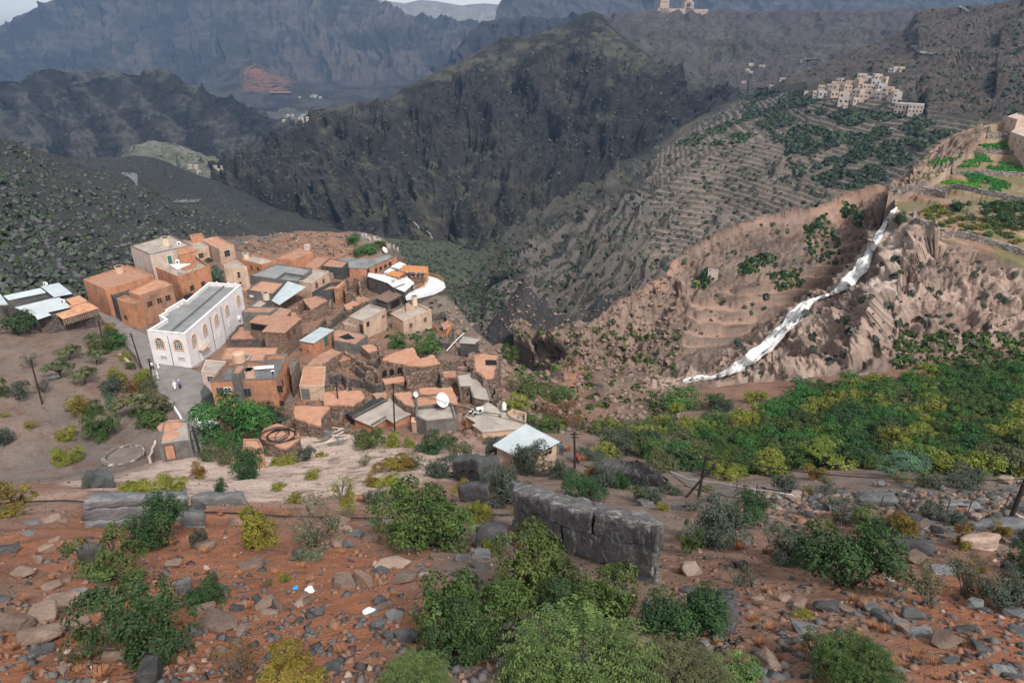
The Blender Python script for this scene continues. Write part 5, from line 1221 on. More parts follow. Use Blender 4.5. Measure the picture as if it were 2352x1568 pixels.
# ================================================================== FAR BUILDINGS
FWALL = [plain('far_wall_a', (.45, .335, .27), .9, .12, .3), plain('far_wall_b', (.46, .39, .35), .9, .12, .3), plain('far_wall_c', (.47, .36, .28), .9, .12, .3), plain('far_wall_d', (.40, .37, .36), .9, .12, .3)]
FROOF = plain('far_roof', (.42, .36, .32), .85, .15, .3); FROOFD = plain('far_roof_dark', (.22, .20, .19), .85, .15, .3)
def far_house(x, y, w, h, zoom, label, group, rnd, arch=False, nwin=None, mat=None, lift=0.0):
    u, v = ZOOM[zoom](x, y); H_ = hit(u, v)
    if not H_: return None
    p = H_[0]; d = p.y/raydir(u, v).y; W = w*.5*d/1600; Hh = h*.5*d/1600*1.08; D = W*rnd.uniform(.7, 1.1); rz = -math.atan2(p.x, p.y) + rnd.uniform(-.5, .5)
    t = thing('far_house', label, 'house', p + Vector((0, 0, lift)), rz, group)
    mt = mat or rnd.choice(FWALL); g = -Hh*.4-W*.2
    MB().box((0, D/2, (Hh+g)/2), (W, D, Hh-g)).build('wall', mt, t)
    MB().box((0, D/2, Hh+.16), (W*.94, D*.94, .28)).build('roof', FROOF if rnd.random() < .7 else FROOFD, t)
    m = MB()
    for bx, by, sx, sy in ((0, .12, W, .24), (0, D-.12, W, .24), (-W/2+.12, D/2, .24, D-.5), (W/2-.12, D/2, .24, D-.5)): m.box((bx, by, Hh+.35), (sx, sy, .69))
    m.build('parapet', mt, t)
    k = nwin or max(2, int(W/2.6)); rows = 2 if Hh > 5.2 else 1
    wm = MB().box((0, 0, 0), (W/k*.38, .12, Hh/rows*.36)).mesh('window'); wm.materials.append(HOLE_SHADE_)
    for r in range(rows):
        for i in range(k):
            if rnd.random() < .85: o = obj('window', wm, None, t); o.location = (-W/2+W*(i+.5)/k, -.02, Hh*(r+.55)/rows)
    return t
rnd = random.Random(11)
FV = [(1350,440,18,15),(1395,455,30,28),(1425,450,40,25),(1420,425,28,25),(1470,425,36,28),(1480,450,36,25),(1510,410,36,25),(1540,430,36,30),(1520,480,44,45),(1545,395,30,18),(1530,500,20,18),(1560,405,34,22),(1610,400,40,28),(1575,455,40,35),(1590,440,36,25),(1640,380,36,22),(1680,375,34,26),(1670,395,40,22),(1700,385,30,25),(1625,425,36,28),(1610,470,40,30),(1650,445,40,26),(1690,460,44,30),(1740,465,44,36),(1720,430,44,22),(1760,440,30,20),(1700,415,40,22),(1765,475,36,40),(1640,400,30,20),(1480,400,26,18),(1500,380,24,14),(1455,410,22,16),(1555,480,28,24),(1580,480,28,24)]
for x, y, w, h in FV: far_house(x, y, w, h, 'G', 'small tan house of the distant hillside village', 'houses of the distant hillside village', rnd)
far_house(1604, 382, 40, 34, 'G', 'tall white house topmost in the distant hillside village', None, rnd, mat=FWALL[1], nwin=3)
far_house(1740, 335, 24, 16, 'G', 'left of three tiny tan houses standing above the distant village', None, rnd); far_house(1765, 330, 26, 16, 'G', 'middle of three tiny tan houses standing above the distant village', None, rnd); far_house(1790, 330, 22, 16, 'G', 'right of three tiny tan houses standing above the distant village', None, rnd)
far_house(1800, 530, 95, 42, 'G', 'long pale house with arched front standing apart below the distant village', None, rnd, nwin=6, mat=FWALL[1])
far_house(1850, 522, 60, 34, 'G', 'lower wing beside the long pale house below the distant village', None, rnd, nwin=4, mat=FWALL[1])
for k in range(13):
    x = 1275+k*25+rnd.uniform(-12, 12); y = 150+k*10+rnd.uniform(-14, 14)
    far_house(*[2*c for c in Z_B(x, y)], rnd.uniform(7, 12), rnd.uniform(5, 8), 'H', 'tiny pale house past the village hump', 'tiny houses in the valley past the village', rnd)
for (x0, x1, y0, y1, n, lb, gp) in ((870, 1040, 765, 800, 9, 'tiny white house on the green spur', 'tiny houses on the green spur'), (1300, 1420, 535, 560, 9, 'tiny house at the mouth of the far valley', 'tiny houses at the far valley mouth'), (1330, 1480, 446, 455, 5, 'tiny pale shed by the far road', 'tiny sheds by the far road')):
    for k in range(n): far_house(rnd.uniform(x0, x1), rnd.uniform(y0, y1), rnd.uniform(10, 18), rnd.uniform(7, 11), 'H', lb, gp, rnd, mat=FWALL[1])
for k in range(7): far_house(rnd.uniform(1010, 1250), rnd.uniform(288, 415), rnd.uniform(12, 26), 8, 'G', 'tiny pale building below the hotel plateau', 'tiny buildings below the plateau', rnd, mat=FWALL[1])
for (x, y, w, h, lb) in ((930, 440, 34, 22, 'small white walled hut among dark trees on the tan hill'),): far_house(x*1.0, (450+y/1.8375)*1.8375/1.0, 1, 1, 'G', lb, None, rnd) if False else None
far_house((1280+920/1.8375)/1.0884*2-2352, (450+458/1.8375)/1.0884*2, 46, 26, 'G', 'small white walled hut among the trees on the tan hill', None, rnd, mat=FWALL[1])
# hotel on the plateau rim
hx, hy = Z_G(700, 64); hd = 1885.0; p0 = unproj(hx, hy, hd); t = thing('hotel', 'pale fort like hotel with a tall square tower on the plateau rim', 'hotel', p0, .1); sc = hd/1600*.5
HW = FWALL[0]
def hb(x0, x1, y0, nm='wing', dpt=30, ybase=64):
    W = (x1-x0)*sc; Hh = (ybase-y0)*sc; cx_ = ((x0+x1)/2-700)*sc
    o = MB().box((cx_, dpt/2, Hh/2-6), (W, dpt, Hh+12)).build(nm, HW, t); m = MB(); k = max(3, int(W/3))
    for i in range(k):
        if i % 2 == 0: m.box((cx_-W/2+W*(i+.5)/k, .6, Hh+.8), (W/k, 1.2, 1.6))
    m.build('battlement', HW, o)
    wm = MB().box((0, 0, 0), (1.6, .3, 3.2)).mesh('window'); wm.materials.append(HOLE_SHADE_)
    for r in range(max(1, int(Hh/9))):
        for i in range(max(2, int(W/7))): q = obj('window', wm, None, o); q.location = (cx_-W/2+W*(i+.5)/max(2, int(W/7)), -.1, 4+r*8)
hb(677, 719, 20, 'tower', 25); hb(680, 716, -40, 'tower_top', 20, 20-0) if False else None
m = MB(); W0, W1 = 42*sc, 36*sc; Hh = 110*sc
m.add([(-W0/2, 0, -4), (W0/2, 0, -4), (W0/2, W0, -4), (-W0/2, W0, -4), (-W1/2, 3, Hh), (W1/2, 3, Hh), (W1/2, W1, Hh), (-W1/2, W1, Hh)], [(3, 2, 1, 0), (4, 5, 6, 7), (0, 1, 5, 4), (1, 2, 6, 5), (2, 3, 7, 6), (3, 0, 4, 7)]); tw = m.build('tower', HW, t)
wm = MB().box((0, 0, 0), (2, .5, 4)).mesh('window'); wm.materials.append(HOLE_SHADE_)
for r in range(5):
    for i in (-1, 0, 1): q = obj('window', wm, None, tw); q.location = (i*6, .6+r*.25, 8+r*10)
hb(668, 792, 44); hb(792, 836, 16); hb(836, 905, 47); hb(800, 826, 8, 'upper_storey', 20)
# houses at the right edge of the cliff plateau
H = House('e1', 'house', 'tan tower house cut by the right edge above the terraced fields', 'G')
H.block([(2292, 605), (2400, 645), (2470, 590), (2350, 565)], FWALL[2], FROOF, b=(0, (2286, 672)), par=.4)
H.wins([(2312, 640, .7, 1.0), (2336, 650, .7, 1.0), (2322, 670, .7, 1.0), (2350, 690, .7, 1.0)], fr=FWALL[2], pane=HOLE_SHADE_)
H = House('e2', 'house', 'pale square house behind the tan tower house at the right edge', 'G')
H.block([(2274, 535), (2322, 548), (2372, 530), (2322, 518)], FWALL[0], FROOF, b=(0, (2271, 598)), par=.4)
H.wins([(2296, 560, .7, 1.0), (2345, 555, .7, 1.0)], fr=FWALL[0], pane=HOLE_SHADE_)
H = House('e3', 'house', 'topmost tan house at the right edge behind the other two', 'G')
H.block([(2338, 520), (2400, 535), (2450, 510), (2380, 498)], FWALL[2], FROOF, h=11, par=.4)
H = House('e4', 'stone_hut', 'small grey stone hut with white top among the green fields', 'G', 'hut')
H.block([(1962, 762), (2010, 768), (2022, 755), (1975, 748)], ST_, CON_, h=3.2, par=.2, pw=.3)
# crop patches and terrace walls on the plateau
def crop(P, c, name='crop', hgt=.55, dens=1.0):
    pts = [hp(*Z_G(*p)) for p in P]
    if any(p is None for p in pts): return
    poly = [p.xy for p in pts]; xs = [p.x for p in poly]; ys = [p.y for p in poly]; V = []; F = []
    def inside(x, y):
        r = False; n = len(poly)
        for i in range(n):
            a, b = poly[i], poly[i-1]
            if (a.y > y) != (b.y > y) and x < (b.x-a.x)*(y-a.y)/(b.y-a.y)+a.x: r = not r
        return r
    area = (max(xs)-min(xs))*(max(ys)-min(ys)); N = int(min(9000, area*16*dens))
    for _ in range(N):
        x, y = random.uniform(min(xs), max(xs)), random.uniform(min(ys), max(ys))
        if not inside(x, y): continue
        z = np.interp(y, [min(ys), max(ys)], [0, 0]) + ground(x, y); a = random.uniform(0, 6.28); w = random.uniform(.12, .28); h = hgt*random.uniform(.6, 1.2); k = len(V); lx, ly = random.uniform(-.2, .2), random.uniform(-.2, .2)
        V += [(x-w*math.cos(a), y-w*math.sin(a), z-.05), (x+w*math.cos(a), y+w*math.sin(a), z-.05), (x+w*.6*math.cos(a)+lx, y+w*.6*math.sin(a)+ly, z+h), (x-w*.6*math.cos(a)+lx, y-w*.6*math.sin(a)+ly, z+h)]; F.append((k, k+1, k+2, k+3))
    me = bpy.data.meshes.new(name); me.from_pydata(V, [], F); me.update(); o = obj(name, me, c); o['kind'] = 'stuff'
CROPG = plain('green_crop', (.045, .20, .035), .8, .3, .8); CROPY = plain('yellow_green_crop', (.17, .25, .03), .8, .3, .8); CROPV = plain('vivid_crop', (.10, .30, .025), .8, .25, .8)
for P, c in (([(2145,655),(2270,645),(2345,690),(2300,708),(2180,697)], CROPG), ([(2065,575),(2270,560),(2285,590),(2120,597)], CROPY), ([(1945,808),(2020,813),(2160,860),(2120,868),(1970,832)], CROPV), ([(2060,795),(2150,798),(2290,850),(2250,867),(2090,827)], CROPG), ([(2180,765),(2320,770),(2335,807),(2190,797)], CROPG), ([(1910,745),(2020,733),(2050,762),(1930,767)], CROPG), ([(1825,780),(1900,763),(1950,775),(1900,802),(1840,800)], CROPG), ([(1840,818),(1930,818),(1950,842),(1860,842)], CROPY), ([(2120,705),(2190,718),(2210,748),(2140,742)], CROPG), ([(2040,728),(2140,735),(2150,768),(2050,772)], CROPG), ([(2190,868),(2260,863),(2240,892),(2180,887)], CROPG), ([(2230,743),(2360,768),(2360,792),(2240,767)], CROPG)): crop(P, c)
def low_wall(label, zoom, P, h=1.2, th=.5, mat=ST_, name='terrace_wall', cat='wall', step=1.5):
    pts = [hp(*ZOOM[zoom](*p)) for p in P]; pts = [p for p in pts if p]
    S = []
    for i in range(len(pts)-1):
        k = max(1, int((pts[i+1]-pts[i]).length/step))
        for j in range(k + (i == len(pts)-2)): S.append(pts[i].lerp(pts[i+1], j/k))
    for _ in range(4):
        S = [S[0]] + [(S[i-1]+S[i]*2+S[i+1])/4 for i in range(1, len(S)-1)] + [S[-1]]
    c = S[0].copy(); t = thing(name, label, cat, c); V = []; F = []
    for i, p in enumerate(S):
        d = (S[min(i+1, len(S)-1)]-S[max(i-1, 0)]).xy.normalized(); n = Vector((-d.y, d.x))*th/2; g = ground(p.x, p.y); hh = h*random.uniform(.85, 1.1)
        for sx, zz in ((-1, -.8), (-1, hh), (1, hh), (1, -.8)): V.append((p.x+n.x*sx-c.x, p.y+n.y*sx-c.y, g+zz-c.z))
    for i in range(len(S)-1):
        a = i*4; F += [(a+k, a+4+k, a+4+k+1, a+k+1) for k in range(3)]
    F += [(0, 1, 2, 3), tuple(4*(len(S)-1)+k for k in (3, 2, 1, 0))]
    me = bpy.data.meshes.new('wall'); me.from_pydata(V, [], F); me.update(); obj('wall', me, mat, t); return t
GST_ = stone_mat('grey_terrace_stone', (.26, .235, .22), 1.6, (.10, .09, .085))
low_wall('long grey retaining wall at the front of the terraced fields', 'G', [(1735, 868), (1790, 880), (1900, 892), (1990, 912)], 2.0, .6, GST_)
low_wall('tan retaining wall between the vivid green strip and the lower garden', 'G', [(1860, 850), (1990, 862), (2110, 880), (2180, 900), (2352, 940)], 1.6, .6, GST_)
low_wall('terrace wall behind the yellow green strip of crops', 'G', [(2010, 800), (2060, 790), (2200, 800), (2352, 815)], 1.2, .5, GST_)
low_wall('terrace wall under the topmost green field', 'G', [(2130, 700), (2220, 708), (2352, 712)], 1.3, .5, GST_)
low_wall('grey kinked wall along the cliff rim right of the waterfall', 'G', [(1850, 985), (1850, 1040), (1900, 1070), (2000, 1085), (2120, 1108), (2300, 1155), (2400, 1190)], 1.6, .8, GST_, step=2)
low_wall('stone wall along the brow of the orchard below the right edge houses', 'G', [(2180, 618), (2250, 610), (2290, 640)], 1.6, .5, GST_)
# ================================================================== STREET FURNITURE
POLEM = plain('tarred_pole', (.030, .022, .020), .85, .3, 2); INS_ = plain('insulator', (.25, .25, .25), .4, .1, 2)
POLES = {}
def pole(key, zoom, top, base, label, r=.13, arms=2, arm_w=.9, h=None):
    ZZ = ZOOM[zoom]; hb_ = hit(*ZZ(*base)); p = hb_[0]; tr = raydir(*ZZ(*top)); hgt = p.y*tr.z/tr.y - p.z if h is None else h; hgt = min(max(hgt, 2.5), 11)
    t = thing('utility_pole', label, 'utility pole', p); tx = p.y*tr.x/tr.y - p.x; tx = max(-.5, min(.5, tx))
    MB().tube([(0, 0, -.5), (tx*.5, 0, hgt*.5), (tx, 0, hgt)], [r, r*.9, r*.75], 8).build('shaft', POLEM, t)
    for k in range(arms):
        z = hgt-.25-.4*k; a = MB().box((tx*z/hgt, 0, z), (arm_w, .09, .09)).build('crossarm', POLEM, t)
        for s in (-1, 1): MB().lathe([(.05, 0), (.06, .08), (.03, .16)], 6, (tx*z/hgt+s*(arm_w/2-.06), 0, z+.045)).build('insulator', INS_, a)
    POLES[key] = p + Vector((tx, 0, hgt)); return t
pole('p1', 'F', (70, 825), (97, 928), 'leaning black pole alone on the stony slope at far left')
pole('p2', 'A', (1138, 985), (1240, 1310), 'taller black pole at the lane edge before the white hall')
pole('p3', 'A', (1295, 1205), (1338, 1478), 'shorter black pole next to the walkers in white')
pole('p4', 'A', (855, 875), (897, 1055), 'black pole at the corner of the metal roofed stone house')
pole('p5', 'A', (1358, 642), (1392, 810), 'slim pole in front of the brown house with three windows', .10, h=6)
pole('p6', 'C', (1275, 375), (1330, 645), 'thin grey pole before the large orange house wall', .09, 1)
pole('p7', 'C', (715, 872), (797, 1150), 'stout black pole beside the hut and the big tree', .17, 1)
pole('p8', 'D', (143, 380), (180, 665), 'black pole among the ruddy roofs left of the pitched roof house')
pole('p9', 'D', (661, 390), (675, 830), 'tall black pole standing upright before the pitched roof house')
pole('p10', 'D', (2300, 830), (2306, 1158), 'black pole beside the path and ribbed white roof')
pole('p11', 'F', (1622, 1046), (1604, 1140), 'upright member of the paired poles by the fenced path', .12, 1)
pole('p12', 'F', (1620, 1050), (1574, 1142), 'slanting brace pole leaning on its partner by the path', .10, 0)
pole('p13', 'F', (2356, 1100), (2319, 1196), 'leaning black pole at the right edge beside the path', .14, 1)
pole('p14', 'D', (1627, 690), (1633, 800), 'thin antenna pole on the sloping concrete roof', .06, 1, .5)
pole('p15', 'B', (1022, 258), (1025, 320), 'thin black pole behind the wide orange guest house', .08, 0)
pole('p16', 'A', (1952, 68), (1960, 130), 'left of two thin street lamps behind the tower house', .07, 0)
pole('p17', 'A', (2008, 85), (2014, 158), 'right of two thin street lamps behind the tower house', .07, 0)
# the leaning brace: tilt it for real
for o in list(COL.objects):
    if o.get('label', '').startswith('slanting brace'):
        o.rotation_euler = (0, math.radians(24), 0)
def wire(label, a, b, sag=.8, r=.018, n=3, spread=.35, mat=PIPE_):
    A, B = POLES[a], POLES[b]; c = A.copy(); t = thing('power_line', label, 'power line', c)
    for k in range(n):
        off = Vector(((k-(n-1)/2)*spread, 0, 0)); pts = [A.lerp(B, i/14)+off-c-Vector((0, 0, sag*4*(i/14)*(1-i/14))) for i in range(15)]
        MB().tube(pts, r, 4).build('wire', mat, t)
for a, b, lb in (('p8', 'p9', 'wires strung across the ruddy roofs between two black poles'), ('p9', 'p14', 'fan of wires from the upright pole over the dish house'), ('p10', 'p9', 'wires running from the path pole to the upright village pole'), ('p3', 'p7', 'wires from the walkers pole down to the stout pole'), ('p2', 'p5', 'wires over the lane from the tall lane pole to the slim pole'), ('p4', 'p2', 'wires between the stone house pole and the lane pole'), ('p11', 'p13', 'long slack wire between the paired poles and right edge pole'), ('p1', 'p4', 'wires from the lone slope pole to the stone house pole'), ('p7', 'p8', 'wires from the stout pole past the hose roof')): wire(lb, a, b, n=2 if a != 'p9' else 4)
# street fence along the path: posts with a pale water pipe
t = thing('fence', 'wire fence of thin rusty posts along the stony path', 'fence', hp(1546, 1082)); c0 = Vector(t.location); prev = None
post_me = MB().tube([(0, 0, -.2), (0, 0, 1.15)], .035, 5).mesh('post'); post_me.materials.append(WOOD_)
fp = [(1546, 1082), (1690, 1128), (1735, 1140), (1800, 1150), (1838, 1158), (2020, 1172), (2085, 1176), (2120, 1182), (2172, 1182), (2222, 1180), (2264, 1176), (2310, 1160)]
FPTS = [hp(u, v) for u, v in fp]
for p in FPTS: o = obj('post', post_me, None, t); o.location = p-c0
for z in (.45, .8, 1.1):
    for i in range(len(FPTS)-1): MB().tube([FPTS[i]-c0+Vector((0, 0, z)), FPTS[i+1]-c0+Vector((0, 0, z))], .008, 3).build('strand', INS_, t)
P_ = [hp(u, v)+Vector((0, 0, .5)) for u, v in ((1540, 1092), (1580, 1110), (1640, 1118), (1720, 1133), (1790, 1144), (1835, 1152))]
tag(MB().tube(P_, .035, 6).build('water_pipe', WHT_), 'pale water pipe sagging along the path from the slab rock', 'pipe')
P_ = [hp(u, v)+Vector((0, 0, .12)) for u, v in ((-5, 1158), (40, 1156), (150, 1152), (250, 1160), (420, 1178), (490, 1180), (560, 1182), (640, 1188), (740, 1191), (850, 1193), (1010, 1192), (1080, 1184), (1170, 1185))]
tag(MB().tube(P_, .05, 6).build('water_hose', PIPE_), 'black hose running across the foreground slope between boulders', 'hose')
P_ = [hp(*Z_B(*q))+Vector((0, 0, h)) for q, h in (((2010, 1170), .8), ((2060, 1130), 1.2), ((2120, 1090), 1.8), ((2160, 1060), 2.0))]
tag(MB().tube(P_, .09, 6).build('water_pipe', WHT_), 'white pipe slanting down from the grey tin shack', 'pipe')
P_ = [hp(u, v)+Vector((0, 0, .2)) for u, v in ((1287, 790), (1282, 815), (1275, 840), (1264, 860), (1256, 880))]
tag(MB().tube(P_, .12, 6).build('water_pipe', INS_), 'grey pipe dropping down the dark ravine bank', 'pipe')
# coil of hose on the ruddy roof
c_ = on_plane(*Z_C(1500, 935), hose_z+.05); m = MB()
for k in range(9):
    cx_, rx, ry = random.uniform(-.6, 1.7), random.uniform(1.25, 2.2), random.uniform(1.2, 2.1); cy_ = random.uniform(-.4, .4)
    m.tube([(cx_+rx*math.cos(a*.29), cy_+ry*math.sin(a*.29), .05+k*.035+.02*math.sin(a+k)) for a in range(22)], .045, 5)
tag(m.build('hose_coil', PIPE_), 'black hose lying in loose coils on a ruddy roof', 'hose').location = c_
# tanks
def tank(key, zoom, px, r, h, mat, label, crenel=True, box=False, z=None):
    zz = z if z is not None else next(s[2] for s in SURF[::-1] if s[0] == key); p = on_plane(*ZOOM[zoom](*px), zz); t = thing('water_tank', label, 'water tank', p)
    if box:
        MB().box((0, 0, h/2+.1), (r*2, r*2, h)).build('body', mat, t); MB().box((0, 0, h+.14), (r*2.1, r*2.1, .08)).build('lid', mat, t); return t
    prof = [(r*.96, 0), (r, .08)]
    for k in range(4): q = h*(k+.5)/4; prof += [(r, q-.05), (r*1.035, q), (r, q+.05)]
    prof += [(r, h)]
    if not crenel: prof += [(r*.8, h+.16), (r*.3, h+.26)]
    MB().lathe(prof, 20).build('body', mat, t)
    if crenel:
        m = MB()
        for k in range(11):
            a = 2*math.pi*k/11; M = Matrix.Rotation(a, 3, 'Z'); m.box(M @ Vector((r*1.0, 0, h+.06)), (.16, r*.3, .22), M)
        q = m.build('crenellated_rim', mat, t); q['kind'] = 'stuff'; MB().lathe([(r*.9, 0), (r*.9, .03)], 16, (0, 0, h-.03)).build('lid', mat, t)
    else: MB().lathe([(.22, 0), (.22, .1)], 10, (0, 0, h+.24)).build('lid', mat, t)
    return t
tank('l1', 'A', (1048, 465), .95, 1.7, TANK_, 'peach crenellated tank on the long brown mud roof')
tank('bigtop', 'A', (1448, 245), 1.0, 2.4, CTANK_, 'tall cream tank on the pale roof of the highest house') if False else None
zb_ = ROOFZ['bigtop']-.4
tank(None, 'A', (1452, 222), 1.0, 2.0, CTANK_, 'tall cream crenellated tank on the pale roof of the highest house', z=zb_+.5)
pp = on_plane(*Z_A(1452, 222), zb_+.5)
tt_ = thing('tank_plinth', 'square block plinth carrying the tall cream tank', 'plinth', pp-Vector((0, 0, .5))); MB().box((0, 0, .24), (2.2, 2.2, .47)).build('block', PK_, tt_)
tank('b1', 'B', (264, 338), .75, 1.5, CTANK_, 'cream ribbed tank on the corner of the small orange house')
tank('b2', 'B', (800, 262), .75, 1.3, PK_, 'square pinkish box tank on the windowless orange house', box=True)
tank('b8b', 'B', (440, 695), .72, 1.7, CTANK_, 'cream tank beside the pale blue canopy', z=ROOFZ['b8b']+.3)
tank(None, 'B', (1548, 558), .45, .9, CTANK_, 'small cream tank on the slumped white sheets', z=ROOFZ['b12']+.1)
tank(None, 'B', (1732, 745), .62, 2.2, CTANK_, 'slim tall cream tank on the right beige twin house', z=ROOFZ['b15']-.3)
tank(None, 'C', (1172, 212), .95, 1.5, TANK_, 'rear peach tank with domed top on the large orange house', crenel=False, z=ROOFZ['n1']+1.4)
tank(None, 'C', (1268, 378), .95, 1.6, TANK_, 'front peach crenellated tank on the large orange house', z=ROOFZ['n1']-.7)
tank(None, 'D', (1665, 625), .35, .8, WHT_, 'small white barrel tank at the end of the beige sloping roof', crenel=False, z=ROOFZ['d8']+.2)
def dish(zoom, px, r, z, label, rz, tilt=55):
    p = on_plane(*ZOOM[zoom](*px), z); t = thing('satellite_dish', label, 'satellite dish', p, rz); V = []; F = []; n = 18; hz_ = r*1.25
    Mr = Matrix.Rotation(math.radians(tilt), 3, 'X')
    for k in range(5):
        q = k/4*r
        for j in range(n): a = 2*math.pi*j/n; V.append(tuple(Mr @ Vector((q*math.cos(a), q*math.sin(a), .32*q*q/r)) + Vector((0, -.1, hz_))))
    for k in range(4):
        for j in range(n): F.append((k*n+j, k*n+(j+1) % n, (k+1)*n+(j+1) % n, (k+1)*n+j))
    me = bpy.data.meshes.new('reflector'); me.from_pydata(V, [], F); me.update(); o = obj('reflector', me, WHT_, t)
    sol = None
    MB().tube([(0, .1, 0), (0, .05, hz_)], .06, 6).build('mast', GY_, t)
    for s in (-1, 1): MB().tube([(s*.4, .5, 0), (0, .08, hz_*.7)], .035, 5).build('strut', GY_, t)
    MB().tube([tuple(Mr @ Vector((0, -r, .3*r)) + Vector((0, -.1, hz_))), tuple(Mr @ Vector((0, 0, r*1.0)) + Vector((0, -.1, hz_)))], .03, 5).build('feed_arm', GY_, t)
dish('D', (1095, 620), 1.15, ROOFZ['d2']-.35, 'large white satellite dish on the grey concrete house', .9)
dish('D', (858, 520), .5, ROOFZ['d4'], 'small white satellite dish at the corner of the ruddy roof', 1.0)
dish('B', (1465, 298), .95, ROOFZ['b5']-.35, 'white satellite dish on the wet roof of the wide guest house', 1.2)
# boxes on roofs, panels
def acbox(zoom, px, z, label, s=(.9, .4, .7)):
    p = on_plane(*ZOOM[zoom](*px), z); t = thing('air_conditioner', label, 'air conditioner', p, random.uniform(-.4, .4)); MB().box((0, 0, s[2]/2+.06), s).build('case', WHT_, t)
    MB().lathe([(.24, 0), (.24, .02)], 12, (0, 0, 0)).build('fan_grille', HOLE_SHADE_, t).matrix_local = Matrix.Translation((0, -s[1]/2-.005, s[2]/2+.06)) @ Matrix.Rotation(math.pi/2, 4, 'X')
    for a in (-1, 1): MB().box((a*s[0]*.4, 0, .03), (.06, s[1], .06)).build('foot', GY_, t)
acbox('A', (1562, 215), zb_, 'air conditioner on the pale roof next to the tall cream tank'); acbox('A', (400, 570), ROOFZ['m']+.85, 'white air conditioner on the far metal sheet'); acbox('A', (552, 720), ROOFZ['m']+.5, 'white air conditioner on the near metal sheet')
acbox('D', (1445, 655), ROOFZ['d8'], 'white box unit on the sloping concrete roof', (1.0, .5, .8)); acbox('C', (1500, 330), ROOFZ['n1']-.7, 'small box unit at the right of the solar panels', (.5, .4, .5))
acbox('A', (1552, 382), ROOFZ['big']-.75, 'white washing machine sized box on the orange terrace', (.8, .7, .9))
for k in range(5):
    p = on_plane(*Z_C(1322+k*40, 296-k*3), ROOFZ['n1']-.7); t = thing('solar_panel', ('first', 'second', 'third', 'fourth', 'fifth')[k] + ' from the left of five white panels on the dark wet roof', 'solar panel', p, .06)
    MB().box((0, 0, .42), (.95, .6, .05), Matrix.Rotation(.5, 3, 'X')).build('panel', WHT_, t); MB().tube([(0, .15, 0), (0, .1, .40)], .04, 5).build('stand', GY_, t)
for k, (x, y) in enumerate(((1362, 672), (1378, 655), (1402, 678))): acbox('D', (x, y), ROOFZ['d8'], ('left', 'middle', 'right')[k]+' of three small crates on the sloping concrete roof', (.4, .35, .5))
# threshing floor
p = hp(*Z_J(1335, 1145)); _gs = [ground(p.x+2.5*math.cos(q), p.y+2.5*math.sin(q)) for q in np.arange(0, 6.3, .3)]; p.z = .5*max(_gs)+.5*sum(_gs)/len(_gs)-.15; t = thing('threshing_floor', 'round stone ringed threshing floor below the dry slope', 'threshing floor', p); m = MB(); n = 40; R = 2.25
V = []; F = []
for j in range(n):
    a = 2*math.pi*j/n; wd = .22 if math.cos(a-3.6) < .4 else .55
    for q, z in ((R, -.6), (R, .62), (R+wd, .60), (R+wd, -1.8)): V.append((q*math.cos(a), q*math.sin(a), z+random.uniform(-.03, .03)))
for j in range(n):
    a, b = j*4, ((j+1) % n)*4
    for k in range(3): F.append((a+k, a+k+1, b+k+1, b+k))
me = bpy.data.meshes.new('ring_wall'); me.from_pydata(V, [], F); me.update(); obj('ring_wall', me, GST_, t)
MB().lathe([(R-.02, -.5), (R-.02, .36)], 32).build('floor', PATH_, t)
low_wall('pale low wall beside the hut, sloping to the threshing floor', 'C', [(370, 1030), (335, 1110), (300, 1205)], 1.1, .3, PK_, step=.8)
low_wall('low beige boundary wall between lane and dry slope', 'A', [(1050, 1200), (1105, 1240), (1160, 1300)], .9, .4, CR_, step=.8)
low_wall('short white kerb wall where the lane bends', 'C', [(500, 630), (550, 700), (600, 780)], .6, .3, WHT_, step=.8)
low_wall('dark retaining wall under the hedge along the lane', 'A', [(930, 930), (1060, 1050), (1160, 1180), (1240, 1310), (1340, 1420)], .5, .4, STD_, step=1.0)
# ================================================================== PEOPLE
SKIN_ = plain('skin', (.30, .17, .11), .6, .05, 3); ROBE_ = plain('white_robe', (.78, .78, .84), .8, .04, 3); DARKC_ = plain('dark_cloth', (.035, .035, .06), .9, .1, 3); PURP_ = plain('purple_cloth', (.22, .17, .34), .9, .1, 3); BLUEC_ = plain('blue_cloth', (.04, .13, .22), .9, .1, 3); REDC_ = plain('red_cloth', (.35, .03, .025), .9, .1, 3); HAIR_ = plain('black_hair', (.015, .012, .010), .7, .1, 3)
def skinned(verts, edges, rad, root=0, sub=2):
    me = bpy.data.meshes.new('tmp'); me.from_pydata(verts, edges, []); o = bpy.data.objects.new('tmp', me); COL.objects.link(o)
    md = o.modifiers.new('s', 'SKIN'); sv = me.skin_vertices[0].data
    for i, r in enumerate(rad): sv[i].radius = (r if hasattr(r, '__len__') else (r, r))
    sv[root].use_root = True
    if sub: o.modifiers.new('ss', 'SUBSURF').levels = sub
    dg = bpy.context.evaluated_depsgraph_get(); ev = o.evaluated_get(dg); out = bpy.data.meshes.new_from_object(ev); bpy.data.objects.remove(o); 
    out.polygons.foreach_set('use_smooth', [True]*len(out.polygons)); return out
